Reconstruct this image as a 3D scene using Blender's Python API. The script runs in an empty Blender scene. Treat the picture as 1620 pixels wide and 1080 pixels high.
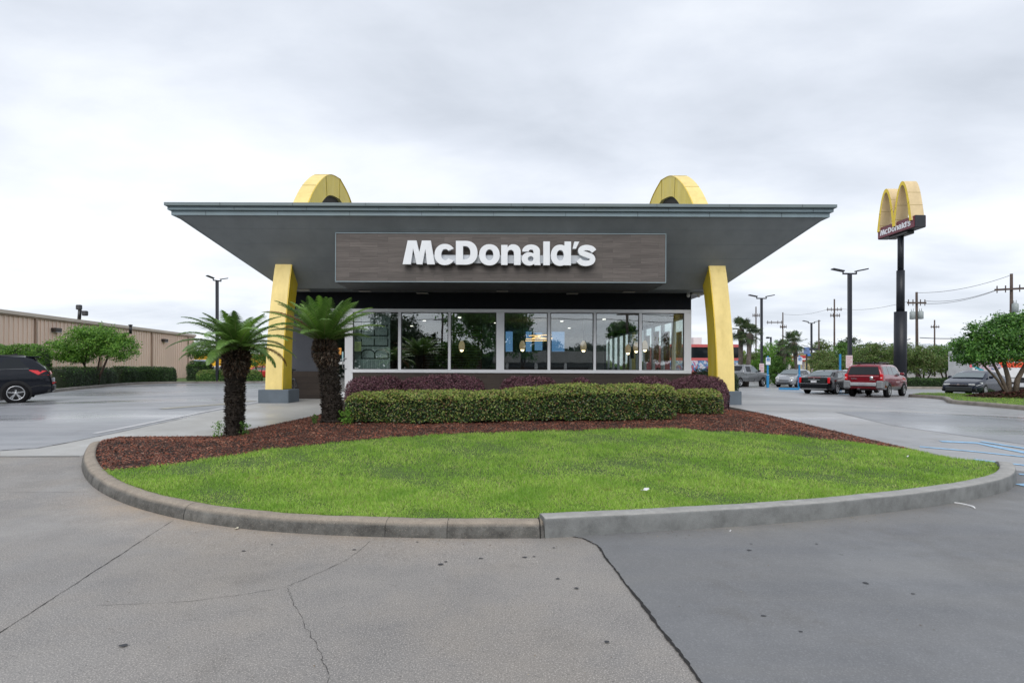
import bpy, math, random
import numpy as np
from mathutils import Matrix, Vector
from mathutils.geometry import delaunay_2d_cdt, tessellate_polygon
PI = math.pi
rnd = random.Random(7)
sc = bpy.context.scene
COL = sc.collection

# ---------------------------------------------------------------- survey helpers
# the photograph was used only to measure where things stand: a point seen at (px, py)
# and standing at distance D lies at at(px, py, D)
CX, CY, F, EYE = 791.0, 583.0, 900.0, 1.5
def un(px, py):
    dx, dy = px-CX, py-CY
    return dx+dy*.0035, dy-dx*.0035
def at(px, py, D):
    u, v = un(px, py)
    return Vector((u*D/F, D, EYE-v*D/F))
def sstep(a, b, x):
    t = np.clip((np.asarray(x, float)-a)/(b-a), 0, 1)
    return t*t*(3-2*t)
def zg(x, y):
    f = sstep(6, 17, y)
    g = .03 + .44*(1-sstep(8, 19, x))
    g = g - .22*sstep(8, 20, -np.asarray(x, float))
    return f*g
def gpt(px, py, h=None):
    h = h or zg
    u, v = un(px, py)
    D = EYE*F/v
    for _ in range(40):
        z = float(h(u*D/F, D))
        D = .5*D + .5*(EYE-z)*F/v
    return (u*D/F, D)

# ---------------------------------------------------------------- object helpers
WM = {}
def props(o, label=None, cat=None, group=None, kind=None):
    if label: o['label'] = label
    if cat: o['category'] = cat
    if group: o['group'] = group
    if kind: o['kind'] = kind
    return o
def thing(name, label, cat, loc=(0, 0, 0), rz=0.0, group=None):
    o = bpy.data.objects.new(name, None)
    o.empty_display_size = .3
    COL.objects.link(o)
    o.location = loc; o.rotation_euler = (0, 0, rz)
    WM[o.name] = Matrix.Translation(Vector(loc)) @ Matrix.Rotation(rz, 4, 'Z')
    return props(o, label, cat, group)
def link_mesh(name, me, mat, parent, local):
    o = bpy.data.objects.new(name, me)
    COL.objects.link(o)
    if mat is not None:
        for m in (mat if isinstance(mat, (list, tuple)) else [mat]): me.materials.append(m)
    if parent is not None:
        M = WM[parent.name]
        WM[o.name] = M
        o.parent = parent
        if not local: me.transform(M.inverted())
    else:
        WM[o.name] = Matrix.Identity(4)
    return o
class MB:
    def __init__(s): s.v = []; s.f = []; s.sm = []; s.mi = []; s.cur = 0
    def add(s, V, Fs, smooth=False):
        b = len(s.v)
        s.v += [tuple(p) for p in V]
        for f in Fs:
            s.f.append([b+i for i in f]); s.sm.append(smooth); s.mi.append(s.cur)
        return s
    def box(s, x0, x1, y0, y1, z0, z1):
        V = [(x, y, z) for x in (x0, x1) for y in (y0, y1) for z in (z0, z1)]
        return s.add(V, [(0, 1, 3, 2), (4, 6, 7, 5), (0, 4, 5, 1), (2, 3, 7, 6), (0, 2, 6, 4), (1, 5, 7, 3)])
    def bbox(s, x0, x1, y0, y1, z0, z1, b=.01):
        # box with chamfered edges
        V = []; idx = {}
        xs, ys, zs = (x0, x1), (y0, y1), (z0, z1)
        for i in (0, 1):
            for j in (0, 1):
                for k in (0, 1):
                    sx, sy, sz = (1 if i == 0 else -1), (1 if j == 0 else -1), (1 if k == 0 else -1)
                    p = (xs[i], ys[j], zs[k])
                    idx[i, j, k, 'x'] = len(V); V.append((p[0], p[1]+sy*b, p[2]+sz*b))
                    idx[i, j, k, 'y'] = len(V); V.append((p[0]+sx*b, p[1], p[2]+sz*b))
                    idx[i, j, k, 'z'] = len(V); V.append((p[0]+sx*b, p[1]+sy*b, p[2]))
        Fs = []
        for i in (0, 1): Fs.append([idx[i, j, k, 'x'] for j, k in ((0, 0), (0, 1), (1, 1), (1, 0))])
        for j in (0, 1): Fs.append([idx[i, j, k, 'y'] for i, k in ((0, 0), (0, 1), (1, 1), (1, 0))])
        for k in (0, 1): Fs.append([idx[i, j, k, 'z'] for i, j in ((0, 0), (0, 1), (1, 1), (1, 0))])
        for i in (0, 1):
            for j in (0, 1):
                Fs.append([idx[i, j, 0, 'x'], idx[i, j, 1, 'x'], idx[i, j, 1, 'y'], idx[i, j, 0, 'y']])
        for i in (0, 1):
            for k in (0, 1):
                Fs.append([idx[i, 0, k, 'x'], idx[i, 1, k, 'x'], idx[i, 1, k, 'z'], idx[i, 0, k, 'z']])
        for j in (0, 1):
            for k in (0, 1):
                Fs.append([idx[0, j, k, 'y'], idx[1, j, k, 'y'], idx[1, j, k, 'z'], idx[0, j, k, 'z']])
        for i in (0, 1):
            for j in (0, 1):
                for k in (0, 1): Fs.append([idx[i, j, k, a] for a in 'xyz'])
        return s.add(V, Fs)
    def bar(s, a, b, w, h, up=(0, 0, 1)):
        a = Vector(a); b = Vector(b); d = (b-a).normalized()
        up = Vector(up)
        if abs(d.dot(up)) > .98: up = Vector((0, 1, 0))
        r = d.cross(up).normalized(); u = r.cross(d)
        V = [p + r*sx*w/2 + u*sz*h/2 for p in (a, b) for sx, sz in ((-1, -1), (1, -1), (1, 1), (-1, 1))]
        return s.add(V, [(0, 1, 2, 3), (7, 6, 5, 4), (0, 4, 5, 1), (1, 5, 6, 2), (2, 6, 7, 3), (3, 7, 4, 0)])
    def tube(s, pts, rad, n=8, smooth=True, cap=True):
        pts = [Vector(p) for p in pts]
        if not isinstance(rad, (list, tuple)): rad = [rad]*len(pts)
        V = []; Fs = []
        ref = None
        for i, p in enumerate(pts):
            d = (pts[min(i+1, len(pts)-1)]-pts[max(i-1, 0)]).normalized()
            if ref is None:
                ref = Vector((1, 0, 0)) if abs(d.x) < .8 else Vector((0, 1, 0))
            r = (ref - d*ref.dot(d)).normalized(); u = d.cross(r); ref = r
            for k in range(n):
                a = 2*PI*k/n
                V.append(p + (r*math.cos(a)+u*math.sin(a))*rad[i])
        for i in range(len(pts)-1):
            for k in range(n):
                Fs.append((i*n+k, i*n+(k+1) % n, (i+1)*n+(k+1) % n, (i+1)*n+k))
        s.add(V, Fs, smooth)
        if cap:
            b = len(s.v)-len(V)
            s.f.append([b+k for k in range(n)][::-1]); s.sm.append(False); s.mi.append(s.cur)
            s.f.append([b+(len(pts)-1)*n+k for k in range(n)]); s.sm.append(False); s.mi.append(s.cur)
        return s
    def prism(s, poly, holes, to3, d0, d1):
        """poly in 2D (with holes) extruded between depths d0 and d1; to3(u, v, d) gives the point"""
        loops = [poly]+list(holes)
        flat = [p for l in loops for p in l]
        tris = tessellate_polygon([[Vector((p[0], p[1], 0)) for p in l] for l in loops])
        n = len(flat)
        V = [to3(p[0], p[1], d0) for p in flat]+[to3(p[0], p[1], d1) for p in flat]
        Fs = [tuple(t) for t in tris]+[tuple(n+i for i in t[::-1]) for t in tris]
        b = 0
        for l in loops:
            m = len(l)
            for i in range(m):
                j = (i+1) % m
                Fs.append((b+i, b+j, n+b+j, n+b+i))
            b += m
        return s.add(V, Fs)
    def lathe(s, prof, c=(0, 0, 0), axis='z', n=24, smooth=True):
        V = []; Fs = []
        for r, h in prof:
            for k in range(n):
                a = 2*PI*k/n
                if axis == 'z': V.append((c[0]+r*math.cos(a), c[1]+r*math.sin(a), c[2]+h))
                elif axis == 'y': V.append((c[0]+r*math.cos(a), c[1]+h, c[2]+r*math.sin(a)))
                else: V.append((c[0]+h, c[1]+r*math.cos(a), c[2]+r*math.sin(a)))
        for i in range(len(prof)-1):
            for k in range(n): Fs.append((i*n+k, i*n+(k+1) % n, (i+1)*n+(k+1) % n, (i+1)*n+k))
        return s.add(V, Fs, smooth)
    def build(s, name, mat, parent=None, local=False, smooth=None, fix=True):
        me = bpy.data.meshes.new(name)
        me.from_pydata(s.v, [], s.f)
        me.polygons.foreach_set('use_smooth', s.sm if smooth is None else [smooth]*len(s.f))
        me.polygons.foreach_set('material_index', s.mi)
        if fix:
            import bmesh
            bm = bmesh.new(); bm.from_mesh(me); bmesh.ops.recalc_face_normals(bm, faces=bm.faces); bm.to_mesh(me); bm.free()
        me.update()
        return link_mesh(name, me, mat, parent, local)
def npmesh(name, V, Q, mat, parent=None, local=False, smooth=False, k=4):
    me = bpy.data.meshes.new(name)
    V = np.ascontiguousarray(V, np.float32); Q = np.ascontiguousarray(Q, np.int32)
    me.vertices.add(len(V)); me.vertices.foreach_set('co', V.ravel())
    me.loops.add(Q.size); me.loops.foreach_set('vertex_index', Q.ravel())
    me.polygons.add(len(Q))
    me.polygons.foreach_set('loop_start', np.arange(0, Q.size, k, dtype=np.int32))
    me.polygons.foreach_set('loop_total', np.full(len(Q), k, np.int32))
    if smooth: me.polygons.foreach_set('use_smooth', np.ones(len(Q), bool))
    me.update(calc_edges=True)
    me.validate()
    return link_mesh(name, me, mat, parent, local)

# ---------------------------------------------------------------- materials
class NT:
    def __init__(s, name):
        s.m = bpy.data.materials.new(name); s.m.use_nodes = True
        s.t = s.m.node_tree; s.n = s.t.nodes; s.n.clear()
        s.out = s.n.new('ShaderNodeOutputMaterial')
    def N(s, typ, **kw):
        n = s.n.new('ShaderNode'+typ)
        for k, v in kw.items():
            if k.startswith('i_'):
                n.inputs[k[2:].replace('_', ' ')].default_value = v
            else: setattr(n, k, v)
        return n
    def L(s, a, b): s.t.links.new(a, b)
    def pos(s, kind='Object'):
        if kind == 'World': return s.N('NewGeometry').outputs['Position']
        return s.N('TexCoord').outputs[kind]
    def mapping(s, src, scale=(1, 1, 1), rot=(0, 0, 0)):
        m = s.N('Mapping'); m.inputs['Scale'].default_value = scale; m.inputs['Rotation'].default_value = rot
        s.L(src, m.inputs['Vector']); return m.outputs['Vector']
    def noise(s, src, scale, detail=4, rough=.55, lac=2.0, dist=0):
        n = s.N('TexNoise'); n.inputs['Scale'].default_value = scale; n.inputs['Detail'].default_value = detail
        n.inputs['Roughness'].default_value = rough; n.inputs['Distortion'].default_value = dist
        s.L(src, n.inputs['Vector']); return n.outputs['Fac']
    def ramp(s, fac, stops, interp='LINEAR'):
        r = s.N('ValToRGB'); r.color_ramp.interpolation = interp
        e = r.color_ramp.elements
        while len(e) < len(stops): e.new(.5)
        for i, (p, c) in enumerate(stops):
            e[i].position = p
            e[i].color = (c if hasattr(c, '__len__') else (c, c, c))[:3]+(1,) if hasattr(c, '__len__') else (c, c, c, 1)
        s.L(fac, r.inputs['Fac']); return r.outputs['Color']
    def mix(s, fac, a, b, mode='MIX'):
        m = s.N('MixRGB', blend_type=mode)
        for inp, v in (('Fac', fac), ('Color1', a), ('Color2', b)):
            if isinstance(v, (int, float)):
                m.inputs[inp].default_value = v if inp == 'Fac' else (v, v, v, 1)
            elif isinstance(v, tuple): m.inputs[inp].default_value = v[:3]+(1,)
            else: s.L(v, m.inputs[inp])
        return m.outputs['Color']
    def math(s, op, a, b=0.0):
        m = s.N('Math', operation=op)
        for i, v in enumerate((a, b)):
            if isinstance(v, (int, float)): m.inputs[i].default_value = v
            else: s.L(v, m.inputs[i])
        return m.outputs[0]
    def bsdf(s, color, rough=.6, metal=0.0, bump=None, bstr=.3, bdist=.01, spec=.5, coat=0, emis=None, estr=0, alpha=None):
        b = s.N('BsdfPrincipled')
        def put(k, v):
            if isinstance(v, (int, float)): b.inputs[k].default_value = v
            elif isinstance(v, tuple): b.inputs[k].default_value = v[:3]+(1,)
            else: s.L(v, b.inputs[k])
        put('Base Color', color if not isinstance(color, (int, float)) else (color,)*3)
        put('Roughness', rough); put('Metallic', metal); put('Specular IOR Level', spec); put('Coat Weight', coat)
        if coat: b.inputs['Coat Roughness'].default_value = .04
        if emis is not None: put('Emission Color', emis); put('Emission Strength', estr)
        if bump is not None:
            bp = s.N('Bump'); bp.inputs['Strength'].default_value = bstr; bp.inputs['Distance'].default_value = bdist
            s.L(bump, bp.inputs['Height']); s.L(bp.outputs['Normal'], b.inputs['Normal'])
        s.bs = b
        return b.outputs['BSDF']
    def done(s, sh): s.L(sh, s.out.inputs['Surface']); return s.m
MC = {}
def plain(name, col, rough=.55, metal=0.0, var=.12, scale=3.0, bump=0.0, bscale=40.0, spec=.5, coat=0, kind='Object', emis=None, estr=0):
    if name in MC: return MC[name]
    t = NT(name); p = t.pos(kind)
    n = t.noise(p, scale, 5, .6)
    lo = tuple(c*(1-var) for c in col); hi = tuple(min(1, c*(1+var)) for c in col)
    c = t.ramp(n, [(.3, lo), (.7, hi)])
    r = t.math('ADD', t.math('MULTIPLY', t.noise(p, scale*2.3, 3), .12), rough-.06)
    kw = {}
    if bump: kw = dict(bump=t.noise(p, bscale, 3), bstr=bump, bdist=.01)
    if emis is not None: kw.update(emis=emis, estr=estr)
    MC[name] = t.done(t.bsdf(c, r, metal, spec=spec, coat=coat, **kw))
    return MC[name]
def leafmat(name, cols, trans=.35, rough=.5, patch=None, pscale=1.2, spec=.35, patch2=None, objvar=0):
    """cols: list of colours picked leaf by leaf; patch: colour that takes over in patches"""
    t = NT(name)
    g = t.N('NewGeometry')
    st = [((i+.5)/len(cols), c) for i, c in enumerate(cols)]
    c = t.ramp(g.outputs['Random Per Island'], st)
    if patch is not None:
        n = t.noise(t.pos('Object'), pscale, 4, .6)
        f = t.ramp(n, [(.45, 0.0), (.62, 1.0)])
        c = t.mix(t.math('MULTIPLY', f, .75), c, patch)
    if objvar:
        oi = t.N('ObjectInfo'); c = t.mix(1.0, c, t.ramp(oi.outputs['Random'], [(0, (1-objvar,)*3), (.6, (1.0, 1.0, 1.0)), (1, (1+objvar*1.2, 1+objvar, 1.0))]), 'MULTIPLY')
    if patch2 is not None:
        n = t.noise(t.pos('Object'), 4.5, 5, .7)
        c = t.mix(t.ramp(n, [(.60, 0.0), (.72, .7)]), c, patch2)
    b = t.bsdf(c, rough, spec=spec)
    tr = t.N('BsdfTranslucent'); t.L(c, tr.inputs['Color'])
    mx = t.N('MixShader'); mx.inputs[0].default_value = trans
    t.L(b, mx.inputs[1]); t.L(tr.outputs[0], mx.inputs[2])
    return t.done(mx.outputs[0])

def concrete(name, base, dark, light, speck=.25, sscale=90, stain=(.1, .09, .075), stain_amt=.5, rough=(.45, .8), bstr=.25, streak=None, wet=None, spots=True, tint=None):
    t = NT(name); p = t.pos('World')
    big = t.noise(p, .35, 6, .6)
    mid = t.noise(p, 2.2, 6, .65)
    c = t.ramp(big, [(.3, dark), (.5, base), (.72, light)])
    c = t.mix(.35, c, t.ramp(mid, [(.3, dark), (.7, light)]))
    if tint is not None:
        c = t.mix(t.ramp(t.noise(p, .55, 5, .6), [(.45, 0.0), (.68, .8)]), c, tint)
    if streak is not None:
        sv = t.mapping(p, (streak[0], streak[1], 1), (0, 0, streak[2]))
        sn = t.noise(sv, 1, 6, .6)
        c = t.mix(t.ramp(sn, [(.42, 0.0), (.62, .55)]), c, streak[3])
    st = t.noise(p, .9, 7, .7)
    c = t.mix(t.ramp(st, [(.55, 0.0), (.75, stain_amt)]), c, stain)
    s1 = t.noise(p, sscale, 2, .5)
    at_ = t.N('Attribute'); at_.attribute_name = 'dirt'
    c = t.mix(t.math('MULTIPLY', at_.outputs['Fac'], t.ramp(t.noise(p, 2.6, 6, .7), [(.3, .25), (.6, 1.0)])), c, (.40, .31, .225) if speck > .4 else (.25, .235, .21))
    c = t.mix(t.ramp(s1, [(.54, 0.0), (.64, speck)]), c, tuple(min(1, x*1.9) for x in light))
    s2 = t.noise(t.mapping(p, (1, 1, 1), (.3, .2, .7)), sscale*.8, 2, .5)
    c = t.mix(t.ramp(s2, [(.58, 0.0), (.70, speck*.9)]), c, tuple(x*.3 for x in dark))
    if spots:
        v = t.N('TexVoronoi'); v.inputs['Scale'].default_value = 2.6; v.inputs['Randomness'].default_value = 1
        t.L(t.mix(.06, p, t.N('TexNoise').outputs['Color']), v.inputs['Vector'])
        sp = t.ramp(v.outputs['Distance'], [(.03, .8), (.06, 0.0)])
        gate = t.ramp(t.N('SeparateColor').outputs[0] if False else t.noise(p, 1.7, 2), [(.5, 0.0), (.56, 1.0)])
        c = t.mix(t.math('MULTIPLY', sp, gate), c, (.03, .03, .033))
    rr = t.ramp(t.noise(p, .8, 5, .6), [(.35, rough[0]), (.65, rough[1])])
    if wet is not None:
        wv = t.mapping(p, (wet[0], wet[1], 1), (0, 0, wet[2]))
        rr = t.ramp(t.noise(wv, 1, 5, .6), [(.35, rough[0]), (.65, rough[1])])
    h = t.math('ADD', t.math('MULTIPLY', s1, 1.0), t.math('MULTIPLY', mid, .6))
    return t.done(t.bsdf(c, rr, bump=h, bstr=bstr, bdist=.004, spec=.5))

M = {}
M['aggregate'] = concrete('worn aggregate concrete', (.235, .222, .21), (.17, .163, .158), (.30, .277, .252), speck=.55, sscale=120, bstr=.35, tint=(.25, .222, .19))
M['smoothcon'] = concrete('grey smooth concrete', (.158, .161, .168), (.12, .124, .132), (.20, .202, .205), speck=.2, sscale=110, streak=(.15, 1.6, .35, (.185, .182, .176)), bstr=.2)
M['lane'] = concrete('damp drive lane', (.20, .21, .23), (.15, .158, .175), (.26, .265, .28), speck=.06, sscale=40, rough=(.16, .5), streak=(.12, .9, -.5, (.30, .30, .31)), wet=(.1, .7, -.45), bstr=.08, spots=False)
M['walk'] = concrete('pale sidewalk concrete', (.40, .395, .375), (.33, .325, .31), (.47, .46, .44), speck=.05, sscale=60, stain=(.27, .25, .22), streak=(.2, 1.2, .5, (.34, .335, .32)), bstr=.1, spots=False, rough=(.35, .7))
M['lot'] = concrete('pale car park concrete', (.33, .33, .33), (.27, .275, .28), (.40, .39, .38), speck=.05, sscale=40, streak=(.08, .8, -.2, (.26, .27, .295)), bstr=.08, spots=False, rough=(.25, .6), wet=(.1, .7, -.3))
M['wetlane'] = concrete('damp patch of lane', (.20, .21, .23), (.165, .175, .195), (.24, .25, .27), speck=.04, sscale=40, streak=(.1, .9, -.3, (.27, .275, .285)), bstr=.06, spots=False, rough=(.15, .45), wet=(.1, .8, -.3))
def kerbmat(name, base, top, joints):
    t = NT(name); p = t.pos('World')
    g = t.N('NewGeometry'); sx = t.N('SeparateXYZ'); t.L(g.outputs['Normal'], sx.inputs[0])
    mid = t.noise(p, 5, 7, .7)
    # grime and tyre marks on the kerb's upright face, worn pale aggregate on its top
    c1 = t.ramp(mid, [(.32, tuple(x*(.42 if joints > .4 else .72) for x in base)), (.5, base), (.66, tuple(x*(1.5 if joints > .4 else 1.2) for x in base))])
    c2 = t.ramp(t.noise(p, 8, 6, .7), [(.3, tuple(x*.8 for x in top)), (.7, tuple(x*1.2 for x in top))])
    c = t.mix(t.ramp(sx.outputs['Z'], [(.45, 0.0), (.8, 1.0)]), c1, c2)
    s1 = t.noise(p, 120, 2, .5)
    c = t.mix(t.ramp(s1, [(.57, 0.0), (.68, joints)]), c, (.07, .055, .045))
    s3 = t.noise(t.mapping(p, (1, 1, 1), (.5, .1, .3)), 100, 2, .5)
    c = t.mix(t.ramp(s3, [(.60, 0.0), (.70, joints*.6)]), c, (.40, .35, .29))
    h = t.math('ADD', s1, t.math('MULTIPLY', mid, 1.0))
    return t.done(t.bsdf(c, .8, bump=h, bstr=.6, bdist=.008, spec=.3))
M['kerb_old'] = kerbmat('worn pebble kerb concrete', (.115, .113, .105), (.31, .265, .215), .55)
M['kerb_new'] = kerbmat('newer grey kerb concrete', (.19, .197, .195), (.34, .335, .32), .16)
M['crack'] = plain('dark crack', (.018, .017, .016), .9)
M['soil'] = plain('dark soil', (.022, .014, .01), .95, var=.5, scale=15, bump=.8, bscale=60)
M['turf'] = plain('turf base', (.07, .12, .02), .9, var=.4, scale=9, bump=.6, bscale=90)
M['bluepaint'] = plain('faded blue paint', (.26, .46, .66), .6, var=.25, scale=12, kind='World')
M['bluepost'] = plain('blue painted steel', (.015, .22, .48), .45, var=.1)
M['yellowline'] = plain('faded yellow paint', (.36, .345, .29), .7, var=.2, scale=9, kind='World')
M['whiteline'] = plain('worn pale paint', (.52, .52, .53), .6, var=.2, scale=6, kind='World')
def leafset():
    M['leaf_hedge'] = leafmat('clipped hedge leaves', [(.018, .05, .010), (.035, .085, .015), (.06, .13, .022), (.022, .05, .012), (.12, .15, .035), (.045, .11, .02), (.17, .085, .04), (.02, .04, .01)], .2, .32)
    M['leaf_hedgetip'] = leafmat('lit fresh hedge tips', [(.26, .36, .07), (.36, .44, .10), (.18, .28, .05), (.40, .38, .12), (.30, .42, .09), (.38, .24, .12)], .35, .42)  # fresh tips, coloured paler to carry sky light on the hedge tops
    M['leaf_purple'] = leafmat('purple fringe flower leaves', [(.075, .028, .038), (.12, .045, .06), (.18, .075, .10), (.05, .02, .028), (.26, .12, .15), (.09, .05, .04)], .2, .45)
    M['leaf_dark'] = leafmat('dark hedge leaves', [(.014, .038, .011), (.025, .06, .015), (.04, .085, .02), (.018, .045, .012)], .2, .45)
    M['leaf_mid'] = leafmat('mid green leaves', [(.045, .12, .022), (.075, .18, .03), (.12, .25, .04), (.055, .13, .025), (.17, .31, .055)], .35, .45)
    M['leaf_crape'] = leafmat('deep green small leaves', [(.04, .115, .024), (.065, .18, .032), (.11, .26, .045), (.05, .13, .028), (.17, .34, .06)], .3, .4)
    M['leaf_bright'] = leafmat('bright spring leaves', [(.10, .24, .03), (.17, .36, .05), (.26, .46, .07), (.13, .28, .04), (.06, .16, .025)], .4, .45)
    M['leaf_olive'] = leafmat('olive loose leaves', [(.10, .17, .04), (.14, .23, .055), (.20, .28, .075), (.16, .15, .07), (.08, .16, .04)], .38, .5)
    M['leaf_palm'] = leafmat('palmetto fans', [(.035, .075, .03), (.06, .11, .04), (.09, .14, .055), (.12, .13, .06)], .25, .45)
    M['leaf_cycad'] = leafmat('glossy cycad leaflets', [(.12, .24, .045), (.18, .34, .07), (.14, .28, .055), (.28, .44, .12), (.09, .19, .045)], .28, .33, spec=.5, objvar=.4)
    M['leaf_brown'] = leafmat('dead brown frond', [(.30, .14, .05), (.22, .10, .04), (.36, .20, .08)], .3, .7)
    M['grass'] = leafmat('lawn blades', [(.27, .48, .06), (.40, .64, .09), (.50, .72, .14), (.32, .52, .065), (.58, .72, .20), (.42, .66, .10), (.13, .27, .04), (.50, .48, .22)], .42, .5, patch=(.22, .42, .05), pscale=1.3, patch2=(.30, .27, .10))
    M['mulch'] = leafmat('red brown bark chips', [(.23, .058, .032), (.33, .092, .048), (.42, .14, .078), (.13, .038, .023), (.28, .078, .04), (.50, .24, .15), (.055, .02, .014), (.38, .23, .17)], 0.0, .75, patch=(.10, .034, .022), pscale=2.5)
    M['mulch_dark'] = leafmat('damp dark bark chips', [(.04, .014, .01), (.06, .02, .014), (.09, .03, .02)], 0.0, .8)
    M['bristle'] = leafmat('cycad leaf bases', [(.014, .010, .008), (.025, .018, .013), (.05, .036, .026), (.010, .008, .007), (.20, .165, .13), (.02, .014, .010), (.035, .024, .018)], 0.0, .8)
    M['bristle_light'] = leafmat('dry cycad fibres', [(.22, .14, .09), (.09, .055, .035), (.38, .31, .25), (.04, .025, .018), (.16, .085, .05), (.02, .014, .01)], .1, .8)
leafset()
M['bark'] = plain('bark', (.13, .10, .075), .85, var=.4, scale=9, bump=.7, bscale=30)
M['bark_dark'] = plain('dark bark', (.05, .032, .022), .9, var=.4, scale=9, bump=.7, bscale=30)
M['bark_pale'] = plain('pale smooth bark', (.26, .20, .15), .75, var=.35, scale=6, bump=.4, bscale=20)

# ---------------------------------------------------------------- terrain sheets
def inpoly(P, x, y):
    x = np.asarray(x); y = np.asarray(y); c = np.zeros(x.shape, bool)
    n = len(P); j = n-1
    for i in range(n):
        xi, yi = P[i][:2]; xj, yj = P[j][:2]
        m = ((yi > y) != (yj > y)) & (x < (xj-xi)*(y-yi)/(yj-yi+1e-12)+xi)
        c ^= m; j = i
    return c
def densify(P, step, closed=True):
    out = []
    n = len(P)
    for i in range(n if closed else n-1):
        a = Vector(P[i][:2]); b = Vector(P[(i+1) % n][:2]); k = max(1, int((b-a).length/step))
        for q in range(k): out.append(tuple(a.lerp(b, q/k)))
    if not closed: out.append(tuple(P[-1][:2]))
    return out
def smoothline(P, step=.1):
    """Catmull-Rom through 2D points"""
    P = [np.array(p[:2], float) for p in P]; out = []
    for i in range(len(P)-1):
        p0 = P[max(i-1, 0)]; p1 = P[i]; p2 = P[i+1]; p3 = P[min(i+2, len(P)-1)]
        k = max(2, int(np.linalg.norm(p2-p1)/step))
        for q in range(k):
            t = q/k
            out.append(tuple(.5*((2*p1)+(-p0+p2)*t+(2*p0-5*p1+4*p2-p3)*t*t+(-p0+3*p1-3*p2+p3)*t**3)))
    out.append(tuple(P[-1]))
    return out
def sheet(name, poly, hfun, dz, mat, step=.5, maxres=None):
    P = densify(poly, step)
    xs = [p[0] for p in P]; ys = [p[1] for p in P]
    gx = np.arange(min(xs), max(xs), step); gy = np.arange(min(ys), max(ys), step)
    X, Y = np.meshgrid(gx, gy); X = X.ravel()+.37*step; Y = Y.ravel()+.41*step
    m = inpoly(P, X, Y); X = X[m]; Y = Y[m]
    verts = [Vector(p) for p in P]+[Vector((a, b)) for a, b in zip(X, Y)]
    n = len(P)
    res = delaunay_2d_cdt(verts, [(i, (i+1) % n) for i in range(n)], [], 1, 1e-5)
    V = np.array([(v.x, v.y) for v in res[0]])
    z = hfun(V[:, 0], V[:, 1])+dz
    mb = MB(); mb.v = [(a, b, float(c)) for (a, b), c in zip(V, z)]
    mb.f = [list(f) for f in res[2]]; mb.sm = [True]*len(mb.f); mb.mi = [0]*len(mb.f)
    o = mb.build(name, mat)
    return o
def axis_lines(a0, a1, lo, hi, step):
    mid = list(np.arange(lo, hi+1e-6, step)); L = []; R = []
    d = step; x = lo
    while x > a0: d *= 1.5; x -= d; L.append(max(x, a0))
    d = step; x = hi
    while x < a1: d *= 1.5; x += d; R.append(min(x, a1))
    return np.array(L[::-1]+mid+R)
gx = axis_lines(-1500, 1500, -26, 26, .5); gy = axis_lines(-1500, 1500, -2, 22, .5)
X, Y = np.meshgrid(gx, gy); Z = zg(X, Y)
V = np.stack([X.ravel(), Y.ravel(), Z.ravel()], 1)
nx = len(gx); I = np.arange(len(gy)-1)[:, None]*nx+np.arange(nx-1)[None, :]
Q = np.stack([I, I+1, I+nx+1, I+nx], -1).reshape(-1, 4)
props(npmesh('ground', V, Q, M['aggregate'], smooth=True), kind='structure')

def ribbon(pts, w, hfun, dz, mb, jit=0.0):
    """thin flat strip along 2D points lying on the terrain"""
    pts = [Vector(p[:2]) for p in pts]; V = []
    for i, p in enumerate(pts):
        d = (pts[min(i+1, len(pts)-1)]-pts[max(i-1, 0)]).normalized(); nn = Vector((-d.y, d.x))
        ww = w*(1+jit*(rnd.random()-.5)*2)
        for s in (-1, 1):
            q = p+nn*s*ww/2; V.append((q.x, q.y, float(hfun(q.x, q.y))+dz))
    mb.add(V, [(2*i, 2*i+1, 2*i+3, 2*i+2) for i in range(len(pts)-1)], True)
def wob(a, b, n, amp, seed=1):
    r = random.Random(seed); a = Vector(a); b = Vector(b); d = (b-a); nn = Vector((-d.y, d.x)).normalized()
    out = [a]; o = 0
    for i in range(1, n):
        o = o*.75+r.uniform(-amp, amp); out.append(a.lerp(b, i/n)+nn*o*min(1, 4*min(i, n-i)/n))
    out.append(b); return out

# island outline: outer foot of the kerb, walked from back left round the front to back right
KL = [gpt(*p) for p in [(152, 701), (136, 716), (129, 735), (135, 756), (160, 779), (212, 802), (290, 822), (390, 837), (500, 845.5), (620, 850), (740, 852), (861, 851)]]
KR = [gpt(*p) for p in [(861, 851), (1000, 843.5), (1100, 837.5), (1200, 831), (1300, 822.5), (1400, 811.5), (1480, 801), (1550, 789), (1590, 778), (1606, 768), (1607, 757), (1595, 745), (1560, 735), (1500, 722.5)]]
kerbL = smoothline(KL, .06); kerbR = smoothline(KR, .06)
backL = [gpt(*p) for p in [(187, 691), (250, 690.6), (345, 690), (400, 678), (455, 667), (510, 655)]]+[(-4.6, 15.6), (-4.6, 18.7)]
backR = [(6.1, 18.9)]+[gpt(*p) for p in [(1172, 647), (1300, 677), (1440, 710), (1500, 722.5)]]
def offset_line(L, d):
    out = []
    for i, p in enumerate(L):
        a = Vector(L[max(i-1, 0)]); b = Vector(L[min(i+1, len(L)-1)]); t = (b-a).normalized()
        out.append((p[0]-t.y*d, p[1]+t.x*d))
    return out
inL = offset_line(kerbL, .17); inR = offset_line(kerbR, .17)
bedpoly = inL+inR[1:]+backR[::-1][1:]+[(6.1, 18.97), (-4.6, 18.97)]+backL[::-1][1:]
def dist_line(L, x, y):
    x = np.asarray(x, float); y = np.asarray(y, float); d = np.full(x.shape, 1e9)
    for a, b in zip(L[:-1], L[1:]):
        ax, ay = a; bx, by = b; L2 = (bx-ax)**2+(by-ay)**2+1e-12
        t = np.clip(((x-ax)*(bx-ax)+(y-ay)*(by-ay))/L2, 0, 1)
        d = np.minimum(d, np.hypot(x-ax-t*(bx-ax), y-ay-t*(by-ay)))
    return d
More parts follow.
